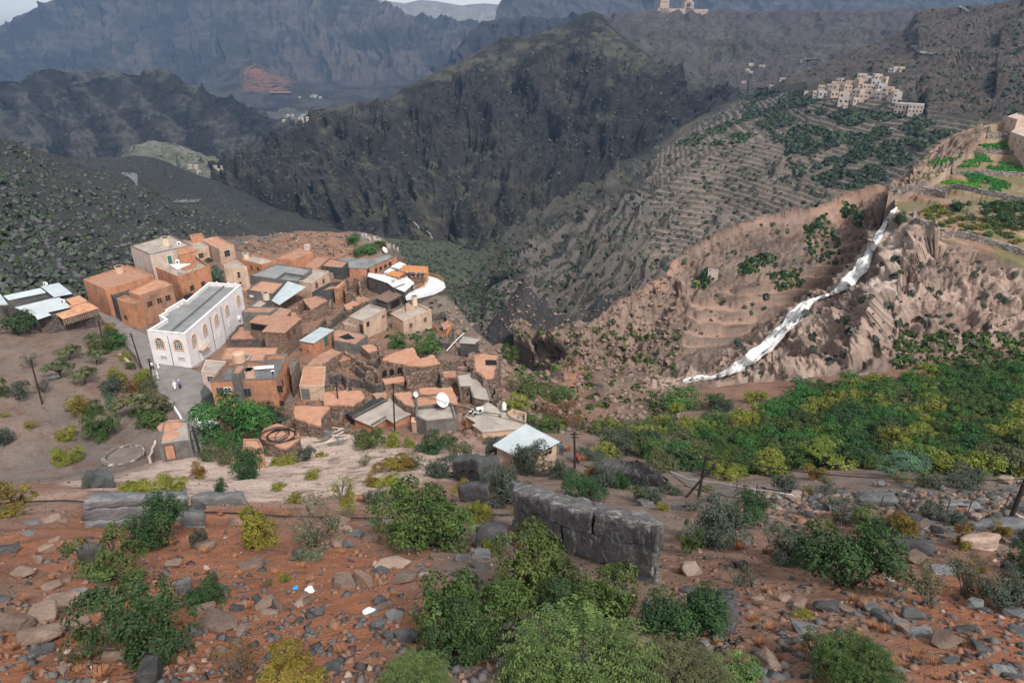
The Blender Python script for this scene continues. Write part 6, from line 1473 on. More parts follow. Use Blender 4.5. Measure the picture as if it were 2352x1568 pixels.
def body_mesh(step=.18, armbend=.1):
    V = [(0, 0, .95), (0, 0, 1.15), (0, .01, 1.38), (0, 0, 1.50), (0, -.01, 1.60), (0, -.015, 1.70)]; R = [(.15, .11), (.14, .10), (.17, .11), .06, (.085, .10), (.075, .09)]
    E = [(0, 1), (1, 2), (2, 3), (3, 4), (4, 5)]
    for s in (-1, 1):
        k = len(V); st = step*s
        V += [(s*.10, 0, .88), (s*.11, -st*.5-.02, .50), (s*.11, -st+.03, .09), (s*.12, -st-.13, .04)]; R += [.085, .06, .045, (.045, .03)]; E += [(0, k), (k, k+1), (k+1, k+2), (k+2, k+3)]
        k = len(V); V += [(s*.19, 0, 1.40), (s*.25, .03, 1.14), (s*.26, -armbend+st*.4, .90), (s*.26, -armbend-.04+st*.5, .80)]; R += [.055, .045, .035, (.035, .022)]; E += [(2, k), (k, k+1), (k+1, k+2), (k+2, k+3)]
        h = k+3; hx, hy, hz_ = V[h]
        for f in range(4): V.append((hx-.03+f*.02, hy-.02, hz_-.085-(.01 if f in (1, 2) else 0))); R.append(.010); E.append((h, len(V)-1))
        V.append((hx-s*.035, hy-.04, hz_-.03)); R.append(.011); E.append((h, len(V)-1))
    V.append((0, -.115, 1.615)); R.append(.018); E.append((4, len(V)-1))     # nose
    return skinned(V, E, R)
BODY = [body_mesh(.16), body_mesh(-.20)]
for b_ in BODY: b_.materials.append(SKIN_)
def robe_mesh(mat, long=True):
    m = MB()
    prof = [(.21, .10), (.20, .5), (.185, .95), (.175, 1.15), (.20, 1.35), (.16, 1.44), (.075, 1.49)] if long else [(.19, .86), (.18, 1.0), (.175, 1.15), (.20, 1.35), (.16, 1.44), (.075, 1.49)]
    m.lathe(prof, 14)
    m.v = [(x*1.05, y*(.78 if z > .6 else 1.0), z) for x, y, z in m.v]
    me = m.mesh('robe', True); me.materials.append(mat); return me
def sleeve_mesh(mat, step):
    m = MB()
    for s in (-1, 1): st = step*s; m.tube([(s*.17, 0, 1.41), (s*.25, .03, 1.14), (s*.262, -.1+st*.4, .87)], [.085, .075, .07], 8)
    me = m.mesh('sleeves', True); me.materials.append(mat); return me
def leg_cloth(mat, step):
    m = MB()
    for s in (-1, 1): st = step*s; m.tube([(s*.09, 0, .95), (s*.11, -st*.5-.02, .50), (s*.11, -st+.03, .08)], [.125, .09, .075], 8)
    me = m.mesh('trousers', True); me.materials.append(mat); return me
def person(zoom, px, label, rz, top, bottom=None, cap=WHT_, i=0, sc=1.0):
    p = hp(*ZOOM[zoom](*px)); t = thing('person', label, 'person', p+Vector((0, 0, .11 if zoom in 'AC' else .06)), rz); t.scale = (sc,)*3; st = (.16, -.20)[i]
    obj('body', BODY[i], None, t); obj('robe' if bottom is None else 'shirt', robe_mesh(top, bottom is None), None, t); obj('sleeves', sleeve_mesh(top, st), None, t)
    if bottom is not None: obj('trousers', leg_cloth(bottom, st), None, t)
    MB().lathe([(.105, 1.66), (.105, 1.74), (.08, 1.79), (.03, 1.80)], 12, (0, -.01, 0)).build('cap' if cap is not HAIR_ else 'hair', cap, t)
person('A', (1385, 1305), 'person in a long white robe walking up the lane behind the others', 2.6, ROBE_, i=0)
person('A', (1332, 1308), 'person in white shirt and dark trousers close to the black pole', 2.9, ROBE_, DARKC_, cap=HAIR_, i=1)
person('A', (1382, 1395), 'person in a long white robe walking just below the first robed walker', 2.4, ROBE_, i=1)
person('A', (1530, 1483), 'person in a white robe walking beside someone in purple', .4, ROBE_, i=0)
person('A', (1573, 1475), 'person in a purple shirt and dark trousers on the open lane', .6, PURP_, DARKC_, i=1)
person('D', (2180, 1035), 'person in blue standing by the beige house and path', .3, BLUEC_, DARKC_, cap=HAIR_, i=0)
person('D', (2325, 1120), 'person in red bending at the foot of the path pole', 1.5, REDC_, DARKC_, cap=HAIR_, i=1, sc=.9)
# ================================================================== CARS under the big tree
CARW = plain('white_car_paint', (.72, .74, .76), .25, .03, 1, spec=.6); TYRE_ = plain('tyre', (.02, .02, .02), .8, .2, 3); CHR_ = plain('wheel_metal', (.45, .46, .48), .35, .1, 3, metal=.8); LAMP_ = plain('lamp_glass', (.7, .7, .66), .15, .05, 2, spec=.7); RLAMP_ = plain('red_lamp_glass', (.4, .02, .02), .2, .05, 2, spec=.7)
def car(p, rz, label):
    t = thing('parked_car', label, 'car', p, rz)
    prof = [(-2.2, .45), (-2.2, .95), (-2.05, 1.05), (-1.75, 1.62), (-1.5, 1.72), (.35, 1.72), (.62, 1.62), (1.15, 1.08), (2.1, .95), (2.25, .75), (2.25, .45)]
    n = len(prof); V = []; 
    for y, ins in ((-.9, 0), (.9, 0)):
        for x, z in prof: k = .16 if z > 1.2 else 0; V.append((x, y*(1-k), z))
    F = [tuple(range(n)), tuple(range(2*n-1, n-1, -1))] + [(i, n+i, n+(i+1) % n, (i+1) % n) for i in range(n)]
    me = bpy.data.meshes.new('body'); me.from_pydata(V, [], F); me.update(); bm = bmesh.new(); bm.from_mesh(me); bmesh.ops.recalc_face_normals(bm, faces=bm.faces); bmesh.ops.bevel(bm, geom=list(bm.edges), offset=.05, segments=2, affect='EDGES'); bm.to_mesh(me); bm.free()
    obj('body', me, CARW, t)
    MB().add([(1.12, -.72, 1.13), (1.12, .72, 1.13), (.66, .68, 1.60), (.66, -.68, 1.60)], [(0, 1, 2, 3)]).build('windscreen', GLASS_, t).location = (.03, 0, .03)
    MB().add([(-2.03, -.72, 1.12), (-2.03, .72, 1.12), (-1.78, .68, 1.58), (-1.78, -.68, 1.58)], [(3, 2, 1, 0)]).build('rear_window', GLASS_, t).location = (-.03, 0, .02)
    for s in (-1, 1):
        for x0, x1 in ((-1.65, -.75), (-.68, .05), (.12, .70)): MB().box(((x0+x1)/2, s*.815, 1.36), (x1-x0, .03, .38)).build('side_window', GLASS_, t)
        for x in (-1.4, 1.4):
            w = MB().lathe([(.2, -.11), (.34, -.11), (.36, -.05), (.36, .05), (.34, .11), (.2, .11)], 20).build('wheel', TYRE_, t); w.matrix_local = Matrix.Translation((x, s*.82, .36)) @ Matrix.Rotation(math.pi/2, 4, 'X')
            MB().lathe([(.21, -.10), (.21, .10)], 14).build('rim', CHR_, w).matrix_local = Matrix.Identity(4)
        MB().box((2.24, s*.62, .80), (.06, .34, .16)).build('headlight', LAMP_, t); MB().box((-2.21, s*.72, .92), (.05, .2, .2)).build('tail_light', RLAMP_, t)
    MB().box((2.26, 0, .5), (.10, 1.7, .18)).build('bumper', GY_, t); MB().box((-2.22, 0, .5), (.10, 1.7, .18)).build('bumper', GY_, t)
car(hp(*Z_C(880, 900))+Vector((0, 0, .1)), 2.5, 'white parked car glimpsed beneath the big tree by the hut')
car(hp(*Z_C(800, 800))+Vector((0, 0, .1)), 2.2, 'white parked car behind the big tree at the lane bend')
# litter
for (u, v, c, lb, s) in ((848, 1408, WHT_, 'crumpled white bag between dark stones in the lower centre', .30), (712, 1357, WHT_, 'white plastic scrap above the flat brown rock', .26), (678, 1352, plain('blue_plastic', (.02, .30, .60), .4, .1, 3), 'bright blue plastic scrap left of the white one', .18), (1085, 1515, WHT_, 'white rubbish bag under the dark bush in the bottom centre', .30), (1086, 1480, WHT_, 'smaller white rubbish bag right above the other one', .2), (1123, 1478, WHT_, 'white scrap by the feathery light green bush', .24), (960, 1238, WHT_, 'white scrap below the big olive bush', .22), (206, 1535, WHT_, 'tiny white scrap beside the big dark bush', .08)):
    p = hp(u, v); bm = bmesh.new(); bmesh.ops.create_icosphere(bm, subdivisions=3, radius=s*.55)
    for w in bm.verts: w.co *= 1 + .5*float(perlin(np.array(w.co)*5/s*.3+u)); w.co.z *= .6
    me = bpy.data.meshes.new('litter'); bm.to_mesh(me); bm.free(); o = obj('litter', me, c); tag(o, lb, 'litter'); o.location = p+Vector((0, 0, s*.25))
# planks heap beside the ruddy roofs
c_ = hp(*Z_D(90, 850)); t = thing('timber_pile', 'grey weathered planks and sheets tumbled below the ruddy roofs', 'timber pile', c_)
for k in range(26):
    q = hp(*Z_D(random.uniform(0, 210), random.uniform(800, 950)))
    if q: MB().box(q-c_+Vector((0, 0, .15+.1*random.random())), (random.uniform(1.6, 3.6), random.uniform(.15, .5), .07), Matrix.Rotation(random.gauss(.5, .35), 3, 'Z') @ Matrix.Rotation(random.gauss(0, .12), 3, 'Y')).build('plank', GY_ if k % 3 else PK_, t)
# ================================================================== ROCKS
def rock_mat(name, c, c2, lichen=.25, crack=1.0, bump=.7):
    m, nt, b = new_mat(name); p = obj_n(nt); wp = pos_n(nt)
    n1 = noise_n(nt, wp, 1.3, 6, .7); n2 = noise_n(nt, wp, 9, 5, .75)
    col = mixc(nt, c, c2, ramp(nt, n1, .38, .66)); col = mixc(nt, tuple(x*.45 for x in c), col, ramp(nt, n2, .22, .5))
    n3 = noise_n(nt, wp, 1.6 if lichen > .5 else 2.2, 8, .82, .8); col = mixc(nt, col, (.50, .48, .45), math_n(nt, 'MULTIPLY', ramp(nt, n3, .52 if lichen > .5 else .57, .62 if lichen > .5 else .66), lichen))
    oi = nn(nt, 'ShaderNodeObjectInfo'); hsv = nn(nt, 'ShaderNodeHueSaturation'); nt.links.new(col, hsv.inputs['Color']); nt.links.new(math_n(nt, 'ADD', math_n(nt, 'MULTIPLY', oi.outputs['Random'], .7), .65), hsv.inputs['Value'])
    nt.links.new(hsv.outputs[0], b.inputs['Base Color']); b.inputs['Roughness'].default_value = .8; b.inputs['Specular IOR Level'].default_value = .35
    mp = nn(nt, 'ShaderNodeMapping'); mp.inputs['Scale'].default_value = (1, 1, 4.5); nt.links.new(wp, mp.inputs[0])
    h = math_n(nt, 'ADD', math_n(nt, 'MULTIPLY', noise_n(nt, mp.outputs[0], 1.6, 6, .7), 1.2), math_n(nt, 'MULTIPLY', n2, .5)); bump_n(nt, b, h, bump, .12); return m
RK_GREY = rock_mat('grey_limestone', (.125, .128, .135), (.19, .19, .195), .35); RK_BROWN = rock_mat('brown_rock', (.175, .120, .095), (.26, .185, .145), .15); RK_DARK = rock_mat('dark_rock', (.055, .054, .058), (.105, .102, .105), .35)
RK_TAN = rock_mat('tan_rock', (.30, .21, .165), (.40, .31, .26), .2); RK_GREEN = rock_mat('greenish_rock', (.17, .195, .185), (.24, .26, .245), .3); RK_SLAB = rock_mat('slab_limestone', (.105, .10, .10), (.21, .20, .195), .9)
RKS = [RK_GREY, RK_BROWN, RK_DARK, RK_TAN]
def rock_mesh(seed, flat=1.0, npt=20):
    r = random.Random(seed); bm = bmesh.new()
    for _ in range(npt):
        v = Vector((r.uniform(-1, 1), r.uniform(-1, 1), r.uniform(-1, 1)))
        k = max(abs(v.x), abs(v.y), abs(v.z)); L = v.length; v *= (.55/k + .45/L)*r.uniform(.8, 1.0); bm.verts.new((v.x, v.y*r.uniform(.6, .8), v.z*flat))
    bmesh.ops.convex_hull(bm, input=list(bm.verts)); loose = [v for v in bm.verts if not v.link_faces]
    bmesh.ops.delete(bm, geom=loose, context='VERTS'); bmesh.ops.dissolve_limit(bm, angle_limit=.22, verts=list(bm.verts), edges=list(bm.edges))
    bmesh.ops.bevel(bm, geom=list(bm.edges), offset=.035, segments=1, affect='EDGES'); bmesh.ops.triangulate(bm, faces=list(bm.faces))
    me = bpy.data.meshes.new('rock'); bm.to_mesh(me); bm.free(); return me
ROCK = {}
for mi, mt in enumerate(RKS + [RK_GREEN]):
    for k in range(7):
        me = rock_mesh(mi*50+k, (.75, .55, .38, .3, .6, .9, .24)[k]); me.materials.append(mt); ROCK[(mi, k)] = me
def put_rock(u, v, w, mi, k, label, group=None, hs=1.0, rz=None, sink=.25, name='rock', ds=None):
    h = hit(u, v)
    if not h: return None
    p, n, _ = h; d = p.y/raydir(u, v).y; s = w*d/1600/2; o = obj(name, ROCK[(mi, k)]); tag(o, label, 'rock', group)
    q = n.to_track_quat('Z', 'Y').to_euler() if n.z > .2 else None
    o.rotation_mode = 'QUATERNION'; base = Vector((0, 0, 1)).rotation_difference(n.lerp(Vector((0, 0, 1)), .45).normalized())
    rr_ = random.uniform(0, 6.28) if rz is None else rz
    from mathutils import Quaternion
    o.rotation_quaternion = base @ Quaternion((0, 0, 1), rr_) @ Quaternion((1, 0, 0), random.uniform(-.15, .15))
    o.scale = (s, s*random.uniform(.85, 1.15), s*hs); zext = (.75, .55, .38, .3, .6, .9, .24)[k]
    o.location = p + Vector((0, 0, s*hs*zext*(1-2*sink))); return o
def block_rock(label, fb, ft, bt, dep, mat, seed, name='boulder', amp=.22, strata=.16, res=(70, 34, 22), tip=0.0):
    """big squared boulder: front base (2 px), front top (2 px), back top (2 px), depth in metres"""
    B = [hit(*fb[0])[0], hit(*fb[1])[0]]
    def at(px, y): r = raydir(*px); return r*(y/r.y)
    T = [at(ft[0], B[0].y+tip), at(ft[1], B[1].y+tip)]; K = [at(bt[0], B[0].y+dep[0]), at(bt[1], B[1].y+dep[1])]
    for b_ in B: b_.z -= .6
    KB = [Vector((K[0].x, K[0].y, min(B[0].z, ground(K[0].x, K[0].y)-.5))), Vector((K[1].x, K[1].y, min(B[1].z, ground(K[1].x, K[1].y)-.5)))]
    C = [[[B[0], KB[0]], [T[0], K[0]]], [[B[1], KB[1]], [T[1], K[1]]]]       # [s][w][t]
    def tri(s, t, w):
        f = lambda a, b, k: a*(1-k)[..., None] + b*k[..., None]
        g = [[[np.array(C[i][j][k]) for k in (0, 1)] for j in (0, 1)] for i in (0, 1)]
        x0 = f(f(g[0][0][0], g[0][0][1], t), f(g[0][1][0], g[0][1][1], t), w); x1 = f(f(g[1][0][0], g[1][0][1], t), f(g[1][1][0], g[1][1][1], t), w)
        return f(x0, x1, s)
    r = random.Random(seed); V = []; F = []; off = 0; H0 = max((T[0]-B[0]).length, (T[1]-B[1]).length); L0 = (B[0]-B[1]).length; c0 = sum((Vector(q) for a in C for b in a for q in b), Vector())/8
    nb = max(2, min(5, int(H0/.8))); ws = [0]
    for k in range(nb): ws.append(ws[-1]+r.uniform(.35, 1.6))
    ws = [w/ws[-1] for w in ws]
    for k in range(nb):                                   # beds, each broken by upright joints
        top = k == nb-1; nj = max(1, int(L0/(r.uniform(5, 7) if top else r.uniform(5, 11)))); ss = sorted([0, 1]+[min(.97, max(.03, (j+r.uniform(-.35, .35))/nj)) for j in range(1, nj)])
        for j in range(len(ss)-1):
            s0, s1 = ss[j]+.004, ss[j+1]-.004
            t0 = r.uniform(-.04, .02) if top else r.uniform(-.02, .07); t1 = 1+r.uniform(-.12, .03); w0, w1 = ws[k]-.01, ws[k+1]-.012+(r.uniform(-.03, .03) if top else 0); e0 = (r.uniform(-.02, .03) if j == 0 else 0); e1 = (r.uniform(-.03, .02) if j == len(ss)-2 else 0)
            n1, n2, n3 = max(3, int((s1-s0)*L0/.28)), 7, max(3, int((w1-w0)*H0/.22)); faces = []
            for (na, nb_, fn) in ((n1, n3, lambda a, b: (a, 0*a, b)), (n1, n3, lambda a, b: (1-a, 0*a+1, b)), (n1, n2, lambda a, b: (a, b, 0*a+1)), (n2, n3, lambda a, b: (0*a, 1-a, b)), (n2, n3, lambda a, b: (0*a+1, a, b))):
                A_, B_ = np.meshgrid(np.linspace(0, 1, na), np.linspace(0, 1, nb_), indexing='ij'); q = np.stack(fn(A_, B_), -1)
                cen = q-.5; rnd_ = np.abs(cen).max(-1); cnt_ = (np.abs(cen) > .47).sum(-1); sh = np.where(cnt_ >= 2, .984, 1.0); q = .5 + cen*sh[..., None]                      # worn edges
                P = tri(s0+e0+(s1+e1-s0-e0)*q[..., 0], t0+(t1-t0)*q[..., 1], w0+(w1-w0)*q[..., 2]); V.append(P.reshape(-1, 3)); ii = np.arange(na*nb_).reshape(na, nb_)+off
                F.append(np.stack([ii[:-1, :-1], ii[1:, :-1], ii[1:, 1:], ii[:-1, 1:]], -1).reshape(-1, 4)); off += na*nb_
    for (na, nb_, fn) in ((30, 8, lambda a, b: (a, 0*a, b)), (30, 8, lambda a, b: (a, 0*a+1, b)), (30, 6, lambda a, b: (a, b, 0*a+1)), (6, 8, lambda a, b: (0*a, a, b)), (6, 8, lambda a, b: (0*a+1, a, b))):      # solid heart behind the joints
        A_, B_ = np.meshgrid(np.linspace(0, 1, na), np.linspace(0, 1, nb_), indexing='ij'); q = fn(A_, B_); P = tri(.015+.97*q[0], .13+.75*q[1], .97*q[2]); V.append(P.reshape(-1, 3)); ii = np.arange(na*nb_).reshape(na, nb_)+off; F.append(np.stack([ii[:-1, :-1], ii[1:, :-1], ii[1:, 1:], ii[:-1, 1:]], -1).reshape(-1, 4)); off += na*nb_
    V = np.concatenate(V); F = np.concatenate(F)
    V = V + np.stack([0*V[:, 0], .35*fbm(np.stack([V[:, 0]/2.5, 0*V[:, 0], 0*V[:, 0]+seed], -1), 3), .16*fbm(V*np.array((1, 1, 0))/2.2+seed, 3)], -1)*min(1, H0/2.5)
    V = V + np.stack([fbm(V/1.3+seed+q*9, 3, .5) for q in range(3)], -1)*min(amp*.5, .10) + np.stack([ridged(V/.45+seed+q*5, 3, .6) for q in range(3)], -1)*.055
    cc = np.array(c0); me = mesh_np(name, V-cc, F, False); bm = bmesh.new(); bm.from_mesh(me); bmesh.ops.remove_doubles(bm, verts=bm.verts, dist=.004); bmesh.ops.recalc_face_normals(bm, faces=bm.faces); bm.to_mesh(me); bm.free()
    o = obj(name, me, mat); o.location = c0; return tag(o, label, 'boulder')
block_rock('longest slab boulder with a flat sloping top and pale scarred face', [(1195, 1225), (1510, 1350)], [(1185, 1142), (1530, 1212)], [(1172, 1106), (1520, 1186)], (3.6, 3.2), RK_SLAB, 3, amp=.30, strata=.25, res=(110, 40, 46))
block_rock('tilted slab rock with rusty underside above the longest slab boulder', [(1368, 1096), (1535, 1126)], [(1360, 1072), (1543, 1104)], [(1385, 1048), (1480, 1062)], (3.6, 3.4), RK_SLAB, 5, amp=.25, strata=.12)
block_rock('dark square boulder standing between bushes in the lower right', [(1580, 1452), (1694, 1458)], [(1572, 1376), (1692, 1384)], [(1600, 1352), (1680, 1352)], (1.3, 1.3), RK_DARK, 7, amp=.10, strata=.08, res=(40, 24, 34))
block_rock('striped grey boulder with slanting beds at left', [(165, 1212), (400, 1200)], [(188, 1152), (440, 1142)], [(225, 1128), (420, 1126)], (2.2, 2.2), RK_GREY, 9, amp=.22, strata=.2, res=(80, 30, 30))
block_rock('grey ledge rock right of the striped boulder', [(430, 1162), (580, 1158)], [(432, 1143), (560, 1134)], [(470, 1132), (550, 1130)], (1.5, 1.2), RK_GREY, 11, amp=.16, strata=.14)
block_rock('pale blocky grey rock under the grey ledge', [(410, 1210), (470, 1212)], [(408, 1176), (470, 1178)], [(420, 1166), (465, 1168)], (1.0, 1.0), RK_GREY, 12, amp=.10, strata=.1, res=(34, 20, 24))
block_rock('greenish domed rock beside the pale bank at left', [(178, 1122), (270, 1118)], [(185, 1090), (262, 1092)], [(205, 1076), (245, 1078)], (2.4, 2.4), RK_GREEN, 13, amp=.4, strata=.15)
block_rock('grey shelf rock under the bushes by the ribbed white roof', [(1042, 1100), (1100, 1112)], [(1035, 1060), (1095, 1062)], [(1050, 1044), (1150, 1048)], (2.5, 3.0), RK_DARK, 15, amp=.22, strata=.18)
block_rock('dark humped boulder behind the large olive bush', [(1050, 1152), (1125, 1165)], [(1052, 1120), (1122, 1118)], [(1070, 1106), (1112, 1106)], (1.6, 1.4), RK_DARK, 17, amp=.25, strata=.12)
block_rock('dark rock shadowed under the yellow bush left of the longest slab', [(1085, 1262), (1170, 1258)], [(1090, 1225), (1165, 1215)], [(1100, 1205), (1160, 1200)], (1.5, 1.5), RK_DARK, 19, amp=.2, strata=.12)
put_rock(1583, 1318, 62, 3, 4, 'rounded pinkish grey boulder left of the small dark bush in the lower right', sink=.1)
block_rock('low grey ledge crossing the slope at far right', [(2230, 1218), (2360, 1228)], [(2228, 1205), (2360, 1208)], [(2255, 1188), (2360, 1192)], (1.6, 1.6), RK_GREY, 23, amp=.12, strata=.1)
block_rock('long grey ledge above the dry brush at right', [(2035, 1270), (2150, 1278)], [(2035, 1246), (2148, 1256)], [(2050, 1236), (2140, 1244)], (1.0, 1.0), RK_DARK, 25, amp=.14, strata=.12)
block_rock('rust and white stained rock at the right edge', [(2200, 1262), (2300, 1268)], [(2200, 1238), (2300, 1240)], [(2215, 1228), (2295, 1232)], (1.0, 1.0), RK_TAN, 27, amp=.14, strata=.1)
block_rock('light grey flat boulder among the rubble at right', [(1970, 1160), (2065, 1166)], [(1968, 1146), (2062, 1150)], [(1985, 1130), (2045, 1132)], (2.6, 2.4), RK_GREY, 29, amp=.2, strata=.08)
block_rock('flat grey boulder by the fence posts at right', [(2160, 1170), (2255, 1176)], [(2158, 1160), (2252, 1162)], [(2185, 1150), (2240, 1150)], (2.0, 2.0), RK_GREY, 31, amp=.2, strata=.08)
block_rock('long pale tan bank of bare rock below the concrete hut', [(190, 1110), (520, 1092)], [(260, 1084), (500, 1062)], [(300, 1070), (480, 1056)], (3.0, 3.0), RK_TAN, 33, amp=.55, strata=.10, res=(100, 24, 20)) if False else None
HANDR = [ # u, v, width, material, shape, label
 (100,1418,95,1,2,'flat brown slab lowest of the stack at far left'),(95,1470,110,1,2,'long brown slab above the lower left corner'),(40,1440,90,1,4,'pale brown block at the far left edge'),(150,1385,100,1,3,'thin brown slab leaning over its neighbour at left'),(95,1500,70,2,3,'dark slab in the lower left corner'),
 (345,1552,110,2,1,'dark grey boulder at the bottom edge below the big dark bush'),(30,1180,70,0,2,'grey flat rock at far left below the rusty shrub'),(120,1195,60,1,3,'brown flat rock left of the striped boulder'),(20,1268,52,2,1,'pale topped dark rock at the left edge'),(210,1292,75,2,5,'dark upright rock behind the open branched bush'),
 (55,1320,60,1,2,'brown slab in the red patch at left'),(180,1365,45,0,1,'grey wedge rock left of the big dark bush'),(120,1350,50,1,2,'brown tilted slab at left, beside orange grass'),(470,1405,60,1,4,'brown block under the small dark bush'),(505,1440,110,1,2,'cracked tan slab left of the open soil patch'),(545,1400,36,2,1,'small dark rock right of the small dark bush'),
 (420,1360,50,2,5,'upright dark splinter right of the big dark bush'),(400,1300,45,1,1,'brown rock below the striped boulder bush'),(560,1455,50,1,1,'split brown rock beside the cracked tan slab'),(700,1385,42,1,1,'square brown rock beneath the white scrap'),(735,1410,38,2,4,'dark round rock right of the square brown rock'),(790,1345,85,1,2,'flat brown slab group centre of the red slope'),
 (835,1340,60,1,5,'leaning brown slab pair centre of the red slope'),(900,1300,95,3,6,'pale tan flagstone below the large olive bush'),(930,1330,80,1,3,'brown flagstone left of the long dark bush'),(870,1385,40,2,1,'dark rock left of the white litter bag'),(905,1420,60,0,2,'light grey slab right of the white litter bag'),(870,1440,50,2,4,'dark block below the white litter bag'),
 (935,1470,70,2,1,'dark boulder at the left foot of the long dark bush'),(895,1465,45,2,4,'dark lump beside the dark boulder near the bottom centre'),(760,1545,90,2,3,'flat dark slab near the bottom edge, centre left'),(640,1400,45,1,5,'triangular brown stone in the bare soil'),(1010,1395,60,0,2,'grey slab half under the long dark bush'),(580,1300,70,1,3,'slabby brown rock pile below the yellow green bush'),
 (690,1280,55,2,1,'dark rock at the foot of the grey twiggy bush'),(800,1255,40,0,1,'small grey rock right of the grey twiggy bush'),(820,1230,45,0,2,'blue grey rock left of the large olive bush'),(790,1215,45,3,6,'pale flat stone on the slope above the large olive bush'),(905,1235,40,0,1,'grey rock touching the large olive bush'),
 (1900,1398,70,2,2,'dark flat rock under the biggest right hand bush'),(1975,1395,34,2,1,'dark small rock right of the biggest right hand bush'),(1800,1380,50,1,2,'brown rock left of the dark flat rock at right'),(1850,1450,75,0,2,'broken grey rock below the yellow tuft at right'),(1765,1530,85,1,4,'square tan rock at the bottom edge, right of centre'),
 (1950,1500,60,0,3,'pale slab behind the bottom right bush'),(2070,1440,60,0,2,'grey slab in the lower right rubble'),(2150,1480,45,2,2,'dark slab in the bare soil at lower right'),(2180,1520,55,2,3,'thin dark slab in the bare soil at lower right'),(2250,1490,60,2,2,'dark slab nearer the lower right corner'),(2300,1545,55,0,1,'grey rock in the lower right corner'),
 (2330,1410,60,0,3,'grey rock on the soil rim at the right edge'),(2240,1395,50,4,4,'greenish grey rock at the foot of a dark bush at right'),(1700,1300,40,2,1,'dark rock right of the rounded pinkish boulder'),(1540,980,30,2,4,'dark round boulder in the ravine trees'),(1520,970,26,2,5,'smaller dark boulder in the ravine trees'),(120,870,40,0,3,'pale flat rock behind the lone slope pole'),
 (2310,1110,50,3,1,'tan boulder under the trees at far right'),(1480,1160,50,2,2,'dark stone shelf right of the tilted slab rock'),(1560,1170,40,2,1,'dark rock at the edge of the path by the paired poles'),(1090,1185,40,2,4,'dark rock in the gap left of the longest slab')]
for u, v, w, mi, k, lb in HANDR: put_rock(u, v, w, mi, k, lb, hs=1.0, sink=.2)
rnd = random.Random(5); cnt = {0: 0}
GRP = {0: ('loose grey stone on the foreground slope', 'loose grey stones'), 1: ('loose brown stone on the foreground slope', 'loose brown stones'), 2: ('loose dark stone on the foreground slope', 'loose dark stones'), 3: ('loose tan stone on the foreground slope', 'loose tan stones')}
GRPR = {0: ('grey rock in the rubble by the path', 'grey rubble rocks by the path'), 1: ('brown rock in the rubble by the path', 'brown rubble rocks by the path'), 2: ('dark rock in the rubble by the path', 'dark rubble rocks by the path'), 3: ('tan rock in the rubble by the path', 'tan rubble rocks by the path')}
n_ = 0
while n_ < 105:
    u, v = rnd.uniform(0, 2352), 1150+ 418*rnd.random()**.8
    c = float(perlin(np.array([u/170, v/110, 3.3])))
    if c < -.05: continue
    mi = rnd.choice((0, 0, 1, 1, 2, 2, 3)); w = (14+46*rnd.random()**2.2)*(.75+.6*(v-1150)/418)
    if put_rock(u, v, w, mi, rnd.randrange(7), GRP[mi][0], GRP[mi][1], sink=.38): n_ += 1
n_ = 0
while n_ < 55:
    u = rnd.uniform(1780, 2352); v = 1128 + rnd.gauss(18, 20) + (u-1780)*.055
    if v < 1095 or v > 1215: continue
    mi = rnd.choice((0, 0, 0, 2, 2, 3)); w = rnd.uniform(16, 44)
    if put_rock(u, v, w, mi, rnd.randrange(7), GRPR[mi][0], GRPR[mi][1]): n_ += 1
SL = {0: ('flat grey slab on the foreground slope', 'flat grey slabs'), 1: ('flat brown slab on the foreground slope', 'flat brown slabs'), 2: ('flat dark slab on the foreground slope', 'flat dark slabs')}
n_ = 0
while n_ < 68:
    u, v = rnd.uniform(-20, 2370), 1165+400*rnd.random()
    if 480 < u < 760 and v > 1280 and rnd.random() < .7: continue
    if 900 < u < 1600 and rnd.random() < .5: continue
    c = float(perlin(np.array([u/200, v/90, 13.3]))); mi = rnd.choice((1, 1, 1, 2, 0) if u < 1000 else (0, 0, 2, 1))
    if c < -.1: continue
    if put_rock(u, v, rnd.uniform(36, 84)*(.7+.45*(v-1165)/400), mi, rnd.choice((2, 3, 6, 6, 1)), SL[mi][0], SL[mi][1], sink=.3): n_ += 1
# pebbles and chips: past counting
def stone_scatter(name, N, sampler, smin, smax, mat, power=2.2):
    base = [np.array([v.co for v in ROCK[(0, k)].vertices]) for k in ()]
    V = []; F = []; off = 0
    oct_v = np.array([(1, 0, 0), (-1, 0, 0), (0, 1, 0), (0, -1, 0), (0, 0, 1), (0, 0, -1)], float); oct_f = np.array([(0, 2, 4), (2, 1, 4), (1, 3, 4), (3, 0, 4), (2, 0, 5), (1, 2, 5), (3, 1, 5), (0, 3, 5)])
    for _ in range(N):
        uv = sampler()
        if uv is None: continue
        h = hit(*uv)
        if not h: continue
        p = h[0]; s = smin + (smax-smin)*rnd.random()**power; a = rnd.uniform(0, 6.28); ca, sa = math.cos(a), math.sin(a)
        v = oct_v*np.array([rnd.uniform(.6, 1.2), rnd.uniform(.5, 1), rnd.uniform(.3, .7)])*s + RNG.uniform(-.25, .25, (6, 3))*s; v = v @ np.array([[ca, sa, 0], [-sa, ca, 0], [0, 0, 1]])
        V.append(v+np.array(p)+np.array((0, 0, s*.12))); F.append(oct_f+off); off += 6
    o = obj(name, mesh_np(name, np.concatenate(V), np.concatenate(F)), mat); o['kind'] = 'stuff'; return o
def fg(): 
    v = 1085+483*rnd.random()**.75; return (rnd.uniform(-60, 2410), v)
m, nt, b = new_mat('mixed_gravel'); geo = nn(nt, 'ShaderNodeNewGeometry'); ri = geo.outputs['Random Per Island']
